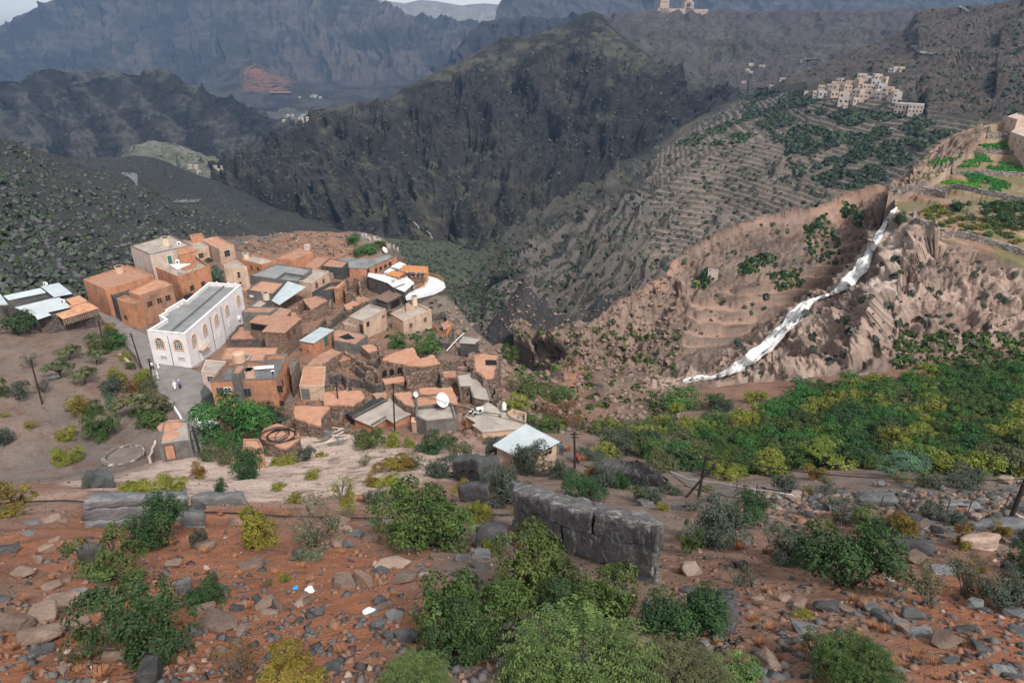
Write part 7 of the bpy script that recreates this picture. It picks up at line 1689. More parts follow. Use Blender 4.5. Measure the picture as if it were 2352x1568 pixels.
cr = nn(nt, 'ShaderNodeValToRGB'); cr.color_ramp.interpolation = 'CONSTANT'; el = cr.color_ramp.elements; el[0].color = (.095, .096, .10, 1); el[1].position = .22; el[1].color = (.16, .10, .075, 1)
for ps, c in ((.34, (.055, .05, .05)), (.52, (.22, .125, .085)), (.82, (.125, .112, .105)), (.95, (.34, .26, .21))): e = el.new(ps); e.color = c+(1,)
nt.links.new(ri, cr.inputs[0]); nt.links.new(cr.outputs[0], b.inputs['Base Color']); b.inputs['Roughness'].default_value = .85; GRAV_ = m
def fgc():
    u, v = fg(); c = float(perlin(np.array([u/150, v/80, 9.1]))) + .5*float(perlin(np.array([u/50, v/30, 4.1])))
    return (u, v) if rnd.random() < .35 + 1.2*max(0, c) else None
stone_scatter('gravel', 17000, fgc, .015, .21, GRAV_, 3.0)
stone_scatter('rubble', 1300, lambda: (rnd.uniform(1700, 2380), 1130+rnd.gauss(20, 18)+max(0, rnd.uniform(0, 30))), .12, .6, GRAV_, 1.6)
stone_scatter('scree', 3500, lambda: (lambda q: None if q[0] > 480 and q[1] > 520 else q)((rnd.uniform(-20, 700), rnd.uniform(330, 690))), .2, 2.0, RK_DARK, 3.2)
stone_scatter('village_rubble', 3800, lambda: (rnd.uniform(560, 1180), rnd.uniform(560, 1010)), .08, .45, GRAV_, 2.0)
stone_scatter('ravine_rubble', 2600, lambda: (rnd.uniform(1030, 1560), rnd.uniform(640, 1000)), .15, 1.5, RK_BROWN, 3.0)
stone_scatter('hump_rubble', 500, lambda: (rnd.uniform(520, 820), rnd.uniform(528, 585)), .15, .9, GRAV_, 2.0)
# ================================================================== PLANTS
def leaf_mat(name, c, c2, trans=.12):
    m, nt, b = new_mat(name); a = nn(nt, 'ShaderNodeAttribute', attribute_name='tint').outputs['Color']; sp = nn(nt, 'ShaderNodeSeparateColor'); nt.links.new(a, sp.inputs[0])
    oi = nn(nt, 'ShaderNodeObjectInfo'); col = mixc(nt, c, c2, sp.outputs[0]); hsv = nn(nt, 'ShaderNodeHueSaturation'); nt.links.new(col, hsv.inputs['Color'])
    nt.links.new(math_n(nt, 'ADD', .475, math_n(nt, 'MULTIPLY', oi.outputs['Random'], .05)), hsv.inputs['Hue'])
    nt.links.new(math_n(nt, 'ADD', .5, math_n(nt, 'MULTIPLY', sp.outputs[1], .95)), hsv.inputs['Value'])
    nt.links.new(hsv.outputs[0], b.inputs['Base Color']); b.inputs['Roughness'].default_value = .65; b.inputs['Specular IOR Level'].default_value = .25
    return m
LM = dict(dark=leaf_mat('leaf_dark', (.014, .040, .014), (.038, .080, .026)), mid=leaf_mat('leaf_mid', (.028, .056, .013), (.080, .112, .028)), olive=leaf_mat('leaf_olive', (.065, .078, .036), (.115, .12, .055)), yel=leaf_mat('leaf_yellow', (.105, .125, .016), (.21, .20, .028)),
          rust=leaf_mat('leaf_rust', (.085, .042, .020), (.17, .088, .028)), feather=leaf_mat('leaf_feather', (.040, .095, .026), (.12, .18, .055)), grey=leaf_mat('leaf_grey', (.075, .088, .055), (.135, .145, .085)), blue=leaf_mat('leaf_bluegreen', (.045, .10, .065), (.085, .155, .095)), gdark=leaf_mat('leaf_greydark', (.036, .050, .036), (.070, .085, .060)),
          rustmix=leaf_mat('leaf_rust_yellow', (.105, .042, .016), (.18, .15, .022)), bright=leaf_mat('leaf_bright', (.020, .072, .016), (.062, .145, .030)), gold=leaf_mat('leaf_gold', (.085, .125, .016), (.22, .22, .04)))
STEM_ = plain('bark', (.055, .042, .035), .9, .3, 4); STEMG_ = plain('grey_bark', (.13, .11, .095), .9, .3, 4)
def foliage(seed, n_leaf, leaf, H=.85, lobes=14, shell=.5, gap=-.12, style='bush', flat=1.0, droop=0.0, open_=0.0):
    """leaves on clumps that fill a crown about 1 wide (radius) and 2H tall; returns mesh + clump centres"""
    r = np.random.default_rng(seed); C = []
    for i in range(lobes):
        a = r.uniform(0, 2*np.pi); q = np.sqrt(r.uniform(0, 1))*(.72); z = H*(.35 + r.uniform(-.2, .85)*(1-.35*q)) if style != 'umbrella' else H*(1.1+r.uniform(-.15, .2)-.3*q*q)
        C.append((q*np.cos(a), q*np.sin(a), z*1.0, r.uniform(.24, .42)*(1-open_*.35)))
    C = np.array(C); wgt = C[:, 3]**2; k = r.choice(lobes, n_leaf, p=wgt/wgt.sum())
    D = r.normal(size=(n_leaf, 3)); D /= np.linalg.norm(D, axis=1)[:, None]; D[:, 2] = np.where(r.random(n_leaf) < .7, np.abs(D[:, 2]), D[:, 2])
    rad = C[k, 3]*1.12*(1-shell*r.random(n_leaf)**1.5); P = C[k, :3] + D*rad[:, None]*np.array((1, 1, .9*flat)); P[:, 2] -= droop*rad*(1-D[:, 2])
    keep = (perlin(P*3.4+seed) + .5*perlin(P*8+seed) > gap*.85) & (P[:, 2] > .03); P, D, k = P[keep], D[keep], k[keep]; n = len(P)
    N = D + r.normal(scale=.55, size=(n, 3)); N[:, 2] += .35; N /= np.linalg.norm(N, axis=1)[:, None]
    A = np.cross(N, r.normal(size=(n, 3))); A /= np.linalg.norm(A, axis=1)[:, None]; B = np.cross(N, A)
    s = leaf*r.uniform(.6, 1.35, n)[:, None]
    V = np.stack([P-A*s, P-B*s*.55+N*s*.15, P+A*s, P+B*s*.55+N*s*.15], 1).reshape(-1, 3); F = np.arange(n*4).reshape(n, 4)
    lt = np.clip(r.random(lobes)[k]*.6 + r.random(n)*.5, 0, 1); cl_ = fbm(P*3.1+seed*1.7, 2); vv = np.clip(.15 + .45*r.random(n) + .4*r.random(lobes)[k] + .3*cl_, 0, 1)
    cols = np.repeat(np.stack([lt, vv, lt], 1), 4, 0); return mesh_np('foliage', V, F, False, cols), C
def sprays(seed, nt_, nl, leaf, H=.8):
    r = np.random.default_rng(seed); P = []; N = []; T = []; G = []
    for i in range(nt_):
        a = r.uniform(0, 2*np.pi); q = np.sqrt(r.uniform(.0, 1))*.6; p = np.array((q*np.cos(a), q*np.sin(a), H*r.uniform(.25, 1.0)*(1-.3*q))); d = np.array((np.cos(a)*r.uniform(.3, 1), np.sin(a)*r.uniform(.3, 1), r.uniform(.1, 1.0))); d += r.normal(scale=.3, size=3); d /= np.linalg.norm(d); L = r.uniform(.22, .48); tn = r.random(); gl = r.random()
        for j in range(nl):
            t = j/(nl-1); d2 = d+np.array((0, 0, -.75*t*t)); c = p + d2*L*t
            for s in (-1, 1): P.append(c); N.append(np.cross(d2, (0, 0, 1))*s + r.normal(scale=.3, size=3)); T.append(tn); G.append(gl)
    P = np.array(P); N = np.array(N); N /= np.linalg.norm(N, axis=1)[:, None]; n = len(P); up = r.normal(scale=.5, size=(n, 3)) + np.array((0, 0, 1)); W = np.cross(N, up); W /= np.linalg.norm(W, axis=1)[:, None]; s = leaf*r.uniform(.7, 1.3, n)[:, None]
    V = np.stack([P, P+N*s-W*s*.35, P+N*s*2, P+N*s+W*s*.35], 1).reshape(-1, 3); lt = np.clip(np.array(T)*.7+r.random(n)*.3, 0, 1); vv = np.clip(np.array(G)*.5+.5*r.random(n), 0, 1)
    return mesh_np('foliage', V, np.arange(n*4).reshape(n, 4), False, np.repeat(np.stack([lt, vv, lt], 1), 4, 0)), None
def stems(seed, C, n=7, r0=.035, H=.8, twigs=0, low=0.05, single=False):
    r = random.Random(seed); m = MB(); k = 0
    tops = [tuple(c[:3]) for c in C] if C is not None else [(r.uniform(-.6, .6), r.uniform(-.6, .6), H*r.uniform(.6, 1)) for _ in range(n)]
    r.shuffle(tops)
    if single:
        fork = (r.uniform(-.08, .08), r.uniform(-.08, .08), H*.45); m.tube([(0, 0, -.15), (fork[0]*.3, fork[1]*.3, H*.2), fork], [r0*2.2, r0*1.7, r0*1.4], 7)
    for x, y, z in tops[:n]:
        b = (r.uniform(-.10, .10), r.uniform(-.10, .10), -.1) if not single else fork
        mid = (b[0]*.5+x*.42+r.uniform(-.06, .06), b[1]*.5+y*.42+r.uniform(-.06, .06), b[2]*.5+z*.55); m.tube([b, mid, (x, y, z)], [r0, r0*.7, r0*.3], 5)
        for _ in range(twigs):
            e = (x+r.uniform(-.3, .3), y+r.uniform(-.3, .3), z+r.uniform(-.1, .3)); m.tube([mid, ((mid[0]+e[0])/2+r.uniform(-.05, .05), (mid[1]+e[1])/2, (mid[2]+e[2])/2+.03), e], [r0*.45, r0*.3, r0*.12], 4)
    return m.mesh('stems')
PROTO = {}
def proto(kind, leafm, var, lod, name, seed):
    nl, lf = ((12500, .032), (4200, .050), (520, .13))[lod]
    if kind == 'feather': fm, C = sprays(seed, (760, 320, 90)[lod], (14, 9, 6)[lod], (.022, .036, .07)[lod]); sm = stems(seed, None, 8, .03)
    elif kind == 'tree': fm, C = foliage(seed, nl, lf, 1.0, 20, .55, -.15, 'bush'); C2 = C.copy(); sm = stems(seed, C2, 9, .05, 1.0, 1, single=True)
    elif kind == 'umbrella': fm, C = foliage(seed, nl, lf, .85, 14, .6, -.1, 'umbrella', .5); sm = stems(seed, C, 9, .035, .8, 1, single=True)
    elif kind == 'open': fm, C = foliage(seed, int(nl*.5), lf, .95, 9, .6, -.05, 'bush', .8, open_=.6); sm = stems(seed, C, 9, .032, .9, 2)
    elif kind == 'twig': fm, C = foliage(seed, int(nl*.22), lf, .9, 12, .8, .02, 'bush', 1, open_=.2); sm = stems(seed, C, 12, .024, .9, 4)
    elif kind == 'low': fm, C = foliage(seed, nl, lf*1.1, .5, 12, .5, -.12, 'bush'); sm = stems(seed, C, 6, .02, .5)
    else: fm, C = foliage(seed, nl, lf, .85, 16, .5, -.14, 'bush'); sm = stems(seed, C, 9, .03, .8, 1)
    fm.materials.append(LM[leafm]); sm.materials.append(STEMG_ if kind == 'twig' else STEM_); PROTO[(kind, leafm, var, lod)] = (fm, sm)
def plant(kind, leafm, p, rw, hh, label, cat='shrub', group=None, lod=1, var=None, name=None):
    var = rnd.randrange((2, 2, 2)[lod]) if var is None else var; key = (kind, leafm, var, lod)
    if key not in PROTO: proto(*key, None, sum(ord(c) for c in kind+leafm)*7+var*131+lod)
    fm, sm = PROTO[key]; tree = cat == 'tree'
    t = thing(name or ('tree' if tree else 'shrub'), label, cat, p-Vector((0, 0, .05)), rnd.uniform(0, 6.28), group); t.scale = (rw, rw, hh)
    obj('crown' if tree else 'foliage', fm, None, t); obj('trunk' if tree else 'stems', sm, None, t); return t
LMK = [(300, 1170, 'the striped grey boulder'), (1350, 1225, 'the longest slab boulder'), (1455, 1085, 'the tilted slab rock'), (1635, 1405, 'the dark square boulder'), (1600, 1100, 'the paired poles'), (88, 890, 'the lone slope pole'), (290, 1055, 'the threshing floor'), (390, 1010, 'the concrete hut'), (560, 930, 'the large orange house'), (420, 790, 'the white hall'), (110, 690, 'the metal roofed house'), (904, 950, 'the tall upright pole'), (1225, 1000, 'the ribbed white roof'), (1040, 970, 'the dish house'), (2330, 1160, 'the right edge pole'), (1320, 1040, 'the path pole'), (900, 1290, 'the pale flagstone'), (700, 1370, 'the blue plastic scrap'), (640, 1005, 'the hose coil'), (1085, 1500, 'the bottom rubbish bags'), (2010, 1150, 'the flat rubble boulder'), (1650, 860, 'the foot of the waterfall'), (2210, 1250, 'the stained rock'), (505, 1150, 'the grey ledge rock'), (60, 1470, 'the lower left slabs'), (2250, 1500, 'the lower right corner slabs'), (1950, 1330, 'the dark flat rock')]
ADJ = dict(dark='dark green', mid='mid green', olive='olive green', yel='yellow green', rust='rusty brown', feather='light green feathery', grey='pale grey green', blue='blue green', gdark='grey green', rustmix='rust and yellow', bright='bright green', gold='golden green')
FORM = dict(bush='bush', low='low bush', open='open branched bush', twig='sparse twiggy bush', feather='thorn bush', tree='tree', umbrella='flat topped thorn tree')
def auto_label(kind, leafm, u, v, w):
    L = sorted(LMK, key=lambda q: (q[0]-u)**2 + ((q[1]-v)*1.6)**2)[0]; dx, dy = u-L[0], (v-L[1])*1.6
    rel = ('right of' if dx > 0 else 'left of') if abs(dx) > abs(dy) else ('below' if dy > 0 else 'above')
    size = 'tiny' if w < 32 else 'small' if w < 62 else 'medium' if w < 125 else 'large' if w < 200 else 'very large'
    return f"{size} {ADJ[leafm]} {FORM[kind]} {rel} {L[2]}"
SHR = [ # u, v(base), width, height, kind, leaf
 (315,1525,245,205,'bush','dark'),(262,1340,205,140,'open','mid'),(378,1268,145,135,'bush','dark'),(595,1262,112,128,'bush','yel'),(720,1262,165,135,'twig','grey'),(705,1290,70,40,'low','grey'),(487,1393,92,90,'bush','dark'),(655,1340,26,40,'bush','yel'),(618,1350,40,38,'twig','rust'),(540,1562,130,125,'twig','rust'),(655,1580,180,90,'low','rustmix'),(460,1260,40,60,'bush','gdark'),
 (970,1272,230,190,'bush','mid'),(1100,1205,62,72,'bush','yel'),(1118,1262,30,60,'bush','yel'),(1075,1500,250,230,'bush','mid'),(1040,1530,180,150,'bush','dark'),(1225,1410,220,220,'bush','mid'),(1385,1445,190,185,'bush','mid'),(1300,1450,150,120,'bush','dark'),(1572,1485,195,140,'bush','dark'),(1330,1600,390,235,'feather','feather'),(1240,1585,200,130,'feather','feather'),(1560,1600,260,140,'feather','olive'),(1660,1570,160,80,'low','feather'),(955,1585,170,105,'feather','feather'),
 (1945,1362,228,168,'bush','dark'),(1805,1300,125,95,'bush','gdark'),(1955,1580,210,165,'feather','mid'),(1900,1530,120,90,'open','olive'),(1635,1255,155,115,'bush','gdark'),(1722,1212,122,75,'bush','dark'),(1692,1352,88,78,'twig','gdark'),(1580,1280,70,100,'open','mid'),(1935,1215,125,85,'twig','gdark'),(2010,1232,100,70,'bush','mid'),(2000,1258,70,40,'low','yel'),(2070,1240,75,75,'bush','rustmix'),(2090,1255,60,40,'low','olive'),(2300,1400,130,95,'bush','gdark'),(2340,1330,80,90,'bush','dark'),(2255,1315,70,60,'twig','rust'),(2130,1400,140,120,'twig','olive'),(2210,1375,120,110,'twig','olive'),(2216,1268,30,34,'bush','yel'),(2290,1245,36,26,'low','rust'),(2345,1260,40,70,'bush','gdark'),(1850,1420,60,28,'low','yel'),
 (1165,1165,120,100,'bush','gdark'),(1222,1098,88,104,'bush','gdark'),(1158,1082,92,112,'open','gdark'),(1020,1098,85,55,'bush','gdark'),(1005,1045,90,60,'bush','dark'),(960,1075,90,50,'twig','olive'),(905,1085,90,45,'low','rustmix'),(845,1035,72,60,'bush','mid'),(902,1030,52,40,'bush','yel'),(940,1030,32,30,'bush','yel'),(1060,1060,60,50,'bush','olive'),(880,1120,80,30,'low','yel'),(920,1135,50,28,'low','yel'),(1070,1130,70,30,'low','rustmix'),
 (580,1102,105,70,'bush','dark'),(545,1080,50,48,'twig','rustmix'),(520,1070,45,45,'bush','olive'),(458,1100,46,42,'bush','rustmix'),(400,1130,72,50,'bush','yel'),(330,1135,90,32,'low','yel'),(290,1130,60,25,'low','yel'),(510,1135,30,45,'bush','dark'),(720,1102,40,30,'bush','yel'),(640,1130,40,30,'bush','yel'),(785,1155,75,85,'twig','yel'),(800,1165,40,40,'bush','yel'),(675,1158,42,30,'bush','yel'),(703,1062,46,46,'bush','gdark'),(650,1068,62,30,'low','yel'),(740,1050,30,16,'low','yel'),(480,1060,60,40,'bush','olive'),
 (40,1172,115,85,'open','rustmix'),(30,1190,70,40,'low','rustmix'),(162,1066,66,50,'bush','yel'),(156,1012,52,36,'bush','yel'),(72,986,28,22,'bush','yel'),(12,958,22,18,'low','yel'),(240,1012,80,75,'bush','mid'),(190,948,70,42,'bush','rustmix'),(215,955,45,40,'bush','mid'),(262,945,40,48,'bush','blue'),(330,960,110,70,'umbrella','olive'),(345,985,80,60,'bush','mid'),(375,950,60,55,'bush','olive'),(365,985,50,40,'twig','rust'),(50,918,52,50,'bush','gdark'),(8,915,30,55,'bush','mid'),(12,1028,45,60,'bush','gdark'),(305,958,22,20,'bush','dark'),
 (140,872,65,52,'umbrella','olive'),(100,905,50,45,'twig','gdark'),(195,885,58,45,'umbrella','olive'),(160,830,55,40,'umbrella','olive'),(235,815,50,45,'bush','mid'),(262,795,50,45,'bush','dark'),(250,770,38,34,'bush','rustmix'),(275,800,48,40,'bush','bright'),(222,840,50,40,'umbrella','olive'),(270,880,45,42,'bush','yel'),(265,905,60,42,'bush','gdark'),(310,905,45,40,'bush','rustmix'),(330,880,40,40,'bush','yel'),(345,905,40,45,'bush','olive'),(290,830,30,28,'bush','yel'),(300,850,26,26,'bush','mid'),(70,850,48,48,'twig','gdark'),(215,795,40,32,'umbrella','olive'),
 (1170,835,45,50,'bush','mid'),(1182,945,70,50,'bush','gold'),(1215,915,90,50,'bush','mid'),(1260,925,80,45,'bush','mid'),(1298,922,50,45,'bush','feather'),(1290,975,120,70,'twig','rust'),(1330,990,80,50,'twig','rust'),(1240,990,100,45,'bush','mid'),(1250,960,80,45,'twig','rust'),(1175,905,45,50,'twig','olive'),
 (1410,1045,90,60,'bush','gdark'),(1440,1035,60,50,'twig','gdark'),(1375,1000,50,35,'bush','mid'),(1390,1120,70,58,'bush','gdark'),(1340,1150,105,62,'bush','dark'),(1290,1105,62,52,'bush','gdark'),(1430,1125,48,52,'bush','dark'),(1475,1155,52,45,'bush','mid'),(1500,1160,60,45,'bush','gdark'),(1522,1172,32,24,'bush','yel'),(1355,1095,30,30,'bush','rustmix'),(1590,1175,60,40,'twig','gdark'),(1355,1060,70,30,'bush','gdark'),(1500,1050,60,40,'bush','olive')]
TREES = [(545,1035,170,175,'tree','bright','large leafy green tree beside the hut with a car beneath it'),(615,975,62,70,'tree','dark','narrow dark green tree at the corner of the large orange house'),(650,975,50,30,'bush','gdark','low grey green tree right of the narrow dark tree'),(35,775,88,75,'tree','dark','dark green tree in front of the metal roofed stone house at far left'),(915,802,46,52,'tree','bright','bright green tree between the beige twin houses'),(978,822,75,80,'tree','bright','blue green tree spreading before the right beige house'),(500,655,34,58,'tree','blue','green tree squeezed between the tower house and the terrace house'),(815,562,36,32,'tree','bright','bright rounded tree on the rim behind the guest house'),(835,582,60,26,'low','bright','hedge of green vines behind the guest house'),(868,570,40,24,'low','mid','green hedge on the rim right of the guest house'),(645,965,40,30,'twig','gdark','twiggy grey tree beside the ruddy roof below the orange house'),(700,880,26,36,'bush','bright','small green tree below the small bright orange house'),(850,748,30,34,'bush','dark','small green tree in the ruined yard below the adobe tower'),
 (1900,1082,118,68,'umbrella','gold','broad golden green flat topped tree standing out of the garden'),(2065,1100,130,55,'umbrella','blue','wide blue green thorn tree near the rubble belt'),(1990,1075,70,40,'bush','blue','blue green bushy tree left of the wide thorn tree'),(2300,1090,120,80,'umbrella','olive','tall olive green thorn tree at the right edge of the garden'),(1665,1105,75,55,'bush','gold','round golden green tree behind the paired poles'),(1800,1135,60,55,'bush','gdark','grey green tree by the path in the right middle'),(1880,1140,90,55,'twig','gdark','dark twiggy tree above the fenced path'),(2210,1125,100,55,'bush','gdark','dark grey green tree left of the right edge pole'),(2120,1120,60,45,'bush','olive','olive tree behind the flat fence boulder'),(1580,1060,110,62,'umbrella','olive','broad olive thorn tree left of the garden'),(1490,1042,90,60,'twig','gdark','thin grey tree beside the path above the tilted slab'),(1540,1080,90,55,'bush','olive','olive green tree right of the tilted slab'),(1570,940,120,45,'bush','bright','wide bright green tree clump in the ravine'),(1640,935,60,40,'bush','dark','dark green tree at the right end of the ravine clump'),(1510,985,50,40,'bush','gdark','grey green tree beside the dark ravine boulder'),(1735,925,60,42,'tree','gold','golden green tree alone on the red bank under the falls'),(1840,890,50,32,'bush','blue','blue green patch of trees at the foot of the cliff slope'),(2065,520,30,40,'bush','dark','dark green tree on the cliff brink beside the waterfall head')]
jobs = [(u, v, w, h, k, l, auto_label(k, l, u, v, w), 'shrub') for u, v, w, h, k, l in SHR] + [(u, v, w, h, k, l, lb, 'tree') for u, v, w, h, k, l, lb in TREES]
from collections import defaultdict
dd = defaultdict(list)
for i, j in enumerate(jobs): dd[j[6]].append(i)
NUM = ['', 'first', 'second', 'third', 'fourth', 'fifth', 'sixth']
for lb, ix in dd.items():
    if len(ix) > 1:
        ix.sort(key=lambda i: jobs[i][0])
        for q, i in enumerate(ix):
            pos = ('left of two' if q == 0 else 'right of two') if len(ix) == 2 else f"{NUM[q+1]} from left"
            jobs[i] = jobs[i][:6] + (' '.join(f"{lb}, {pos}".split()[:16]),) + jobs[i][7:]
for u, v, w, h, k, l, lb, cat in jobs:
    vb = v - .10*h; H_ = hit(u, vb)
    if not H_: continue
    p = H_[0]; d = p.y/raydir(u, vb).y; rw = w*d/1600*.56; hh = h*d/1600*(.72 if v > 1000 else .70)*(.72 if k == 'tree' else 1)
    plant(k, l, p, rw, hh, lb, cat, None, 0 if w > 60 and v > 1000 else 1)
for _ in range(46):
    u, v = rnd.uniform(720, 2340), rnd.uniform(1055, 1270); w = rnd.uniform(26, 62)*(.8+.4*(v-1055)/215); k = rnd.choice(('bush', 'twig', 'low', 'bush')); l = rnd.choice(('gdark', 'yel', 'rustmix', 'olive', 'mid', 'gdark'))
    if 1180 < u < 1540 and 1110 < v < 1240 or float(perlin(np.array([u/160, v/70, 21.]))) < -.2: continue
    H_ = hit(u, v)
    if H_: d = H_[0].y/raydir(u, v).y; plant(k, l, H_[0], w*d/1600*.56, w*d/1600*.55, ADJ[l]+' '+FORM[k]+' on the stony slope', 'shrub', 'slope shrubs '+l+k, 1)
# the garden below the cliff
def in_poly(u, v, P):
    r = False
    for i in range(len(P)):
        a, b = P[i], P[i-1]
        if (a[1] > v) != (b[1] > v) and u < (b[0]-a[0])*(v-a[1])/(b[1]-a[1])+a[0]: r = not r
    return r
GP = [(1600, 985), (1700, 960), (1790, 945), (1860, 900), (1930, 880), (2050, 885), (2150, 855), (2360, 850), (2360, 1095), (2100, 1090), (1950, 1075), (1760, 1095), (1560, 1085), (1450, 1040), (1480, 1000)]
GL = {'dark': ('dark green orchard tree in the cliff garden', 'dark green garden trees'), 'mid': ('mid green orchard tree in the cliff garden', 'mid green garden trees'), 'gold': ('yellowing orchard tree in the cliff garden', 'yellowing garden trees'), 'bright': ('bright green orchard tree in the cliff garden', 'bright green garden trees'), 'olive': ('olive orchard tree in the cliff garden', 'olive coloured garden trees')}
n_ = 0; tries = 0; pts_ = []
while n_ < 290 and tries < 14000:
    tries += 1; u, v = rnd.uniform(1450, 2360), rnd.uniform(850, 1095)
    if not in_poly(u, v, GP): continue
    if float(perlin(np.array([u/70, v/40, 7.7]))) < -.42: continue
    w = rnd.uniform(36, 70)*(.66+.45*(v-850)/245)
    if any(abs(u-a)/1.3 < .30*(w+c)/2*1.3 and abs(v-b) < .17*(w+c)/2*1.3 for a, b, c in pts_): continue
    pts_.append((u, v, w)); g = float(perlin(np.array([u/130, v/60, 1.7])))
    l = rnd.choice(('gold', 'gold', 'mid', 'bright') if g > .14 else ('dark', 'mid', 'dark', 'bright', 'bright', 'mid'))
    H_ = hit(u, v)
    if not H_: continue
    p = H_[0]; d = p.y/raydir(u, v).y
    plant(rnd.choice(('bush', 'bush', 'tree')), l, p, w*d/1600*.66, w*d/1600*.62, GL[l][0], 'tree', GL[l][1], 1, name='orchard_tree'); n_ += 1
for (x0, x1, y0, y1, N) in ((1370, 1620, 985, 1085, 34), (1490, 1680, 920, 975, 10), (1640, 1800, 985, 1000, 6)):
    for _ in range(N):
        u, v = rnd.uniform(x0, x1), rnd.uniform(y0, y1); H_ = hit(u, v); w = rnd.uniform(34, 66)*(.7+.4*(v-900)/180); l = rnd.choice(('olive', 'mid', 'mid', 'gdark', 'olive', 'gold'))
        if H_: d = H_[0].y/raydir(u, v).y; plant(rnd.choice(('bush', 'bush', 'open')), l, H_[0], w*d/1600*.62, w*d/1600*.55, ADJ[l]+' tree at the garden edge', 'tree', ADJ[l]+' garden edge trees', 1)
# low crops and fruit bushes on the plateau in front of the fields
PG = [(2100, 480), (2180, 470), (2360, 465), (2360, 590), (2250, 555), (2160, 535), (2110, 520)]
PL = {'yel': ('yellowish fruit bush in the plateau garden', 'yellowish plateau bushes'), 'bright': ('bright green bush in the plateau garden', 'bright green plateau bushes'), 'dark': ('dark green tree in the plateau garden', 'dark green plateau trees'), 'rustmix': ('rust and yellow bush in the plateau garden', 'rust plateau bushes'), 'mid': ('mid green bush in the plateau garden', 'mid green plateau bushes')}
for _ in range(230):
    u, v = rnd.uniform(2090, 2360), rnd.uniform(462, 590)
    if not in_poly(u, v, PG): continue
    dk = u > 2190 and 470 < v < 530 and v < 470+(u-2150)*.4
    l = rnd.choice(('dark', 'dark', 'mid')) if dk else rnd.choice(('yel', 'bright', 'mid', 'rustmix', 'mid')); w = rnd.uniform(18, 30) if dk else rnd.uniform(12, 22)
    H_ = hit(u, v)
    if H_ and H_[2] == 'cliff_plateau': d = H_[0].y/raydir(u, v).y; plant('bush' if dk else 'low', l, H_[0], w*d/1600*.6, w*d/1600*(.5 if dk else .5), PL[l][0], 'shrub', PL[l][1], 2)
# scrub too far to count
def scrub(name, N, samp, smin, smax, leafm, allow=None, q=9, tall=.8, ymin=0):
    V = []; C = []
    for _ in range(N):
        uv = samp()
        if uv is None: continue
        H_ = hit(*uv)
        if not H_ or (allow and H_[2] not in allow): continue
        if H_[0].y < ymin: continue
        p = np.array(H_[0]); s = smin+(smax-smin)*rnd.random()**2; n = q
        D = RNG.normal(size=(n, 3)); D /= np.linalg.norm(D, axis=1)[:, None]; D[:, 2] = np.abs(D[:, 2])*tall; c = p + D*s*.55*RNG.uniform(.5, 1, (n, 1)); A = RNG.normal(size=(n, 3)); A /= np.linalg.norm(A, axis=1)[:, None]; B = np.cross(A, D); B /= np.linalg.norm(B, axis=1)[:, None]+1e-6; A = np.cross(B, D); A /= np.linalg.norm(A, axis=1)[:, None]+1e-6
        e = s*RNG.uniform(.28, .5, (n, 1)); V.append(np.stack([c-A*e, c-B*e*.8, c+A*e, c+B*e*.8], 1).reshape(-1, 3)); t = np.clip(rnd.random()*.7+RNG.random(n)*.3, 0, 1); C.append(np.repeat(np.stack([t, RNG.random(n), t], 1), 4, 0))
    V = np.concatenate(V); o = obj(name, mesh_np(name, V, np.arange(len(V)).reshape(-1, 4), False, np.concatenate(C)), LM[leafm]); o['kind'] = 'stuff'; return o
U = rnd.uniform
HS = lambda: (lambda q: None if q[0] > 500 and q[1] > 522 else q)((U(-20, 800), U(325, 690)))
scrub('hillside_scrub', 2300, HS, .7, 3.2, 'gdark', ('foreground_ground', 'valley_terrain'))
scrub('hillside_scrub', 500, HS, .5, 2.0, 'mid', ('foreground_ground', 'valley_terrain'))
scrub('mountain_scrub', 5200, lambda: (U(520, 1700), U(40, 620)), 1.6, 5.0, 'gdark', ('central_mountain',), 6)
scrub('slope_scrub', 3600, lambda: (U(1050, 1900), U(200, 760)), 1.0, 4.2, 'gdark', ('terraced_slope',), 7)
scrub('right_hillside_scrub', 1700, lambda: (U(1760, 2360), U(0, 300)), 1.0, 5.0, 'gdark', ('right_hillside',), 8)
scrub('plateau_scrub', 1500, lambda: (U(1400, 2250), U(30, 220)), 2.0, 6.0, 'gdark', ('hotel_plateau',), 6)
scrub('ridge_scrub', 900, lambda: (U(0, 740), U(180, 420)), 2.0, 5.0, 'gdark', ('left_ridge', 'green_spur', 'far_valley_floor'), 6)
OP = [(1690, 225), (1760, 205), (1880, 215), (1930, 245), (2060, 262), (2150, 280), (2200, 300), (2120, 340), (2060, 400), (1960, 440), (1900, 425), (1830, 400), (1800, 350), (1760, 300), (1700, 310), (1720, 262)]
OP2 = [(1540, 330), (1620, 300), (1720, 260), (1760, 300), (1700, 330), (1600, 340)]
def orch(P, thr=-.15):
    def f():
        for _ in range(40):
            u, v = U(1500, 2220), U(200, 450)
            if in_poly(u, v, P) and float(perlin(np.array([u/55, v/28, 2.2]))) > thr: return (u, v)
    return f
scrub('far_orchard', 3200, orch(OP), 1.4, 4.2, 'gdark', ('terraced_slope', 'right_hillside'), 14, .9)
scrub('far_orchard', 1300, orch(OP), 1.4, 4.0, 'dark', ('terraced_slope', 'right_hillside'), 12, .9)
scrub('far_orchard', 400, orch(OP2), 1.8, 4, 'dark', ('terraced_slope',), 10, .9)
scrub('valley_trees', 1100, lambda: (U(900, 1180), U(555, 740)), 1.0, 3.4, 'gdark', ('valley_terrain', 'terraced_slope', 'central_mountain'), 9, .8, 330)
scrub('valley_trees', 500, lambda: (U(900, 1180), U(555, 740)), 1.0, 3.4, 'dark', ('valley_terrain', 'terraced_slope'), 9, .8, 330)
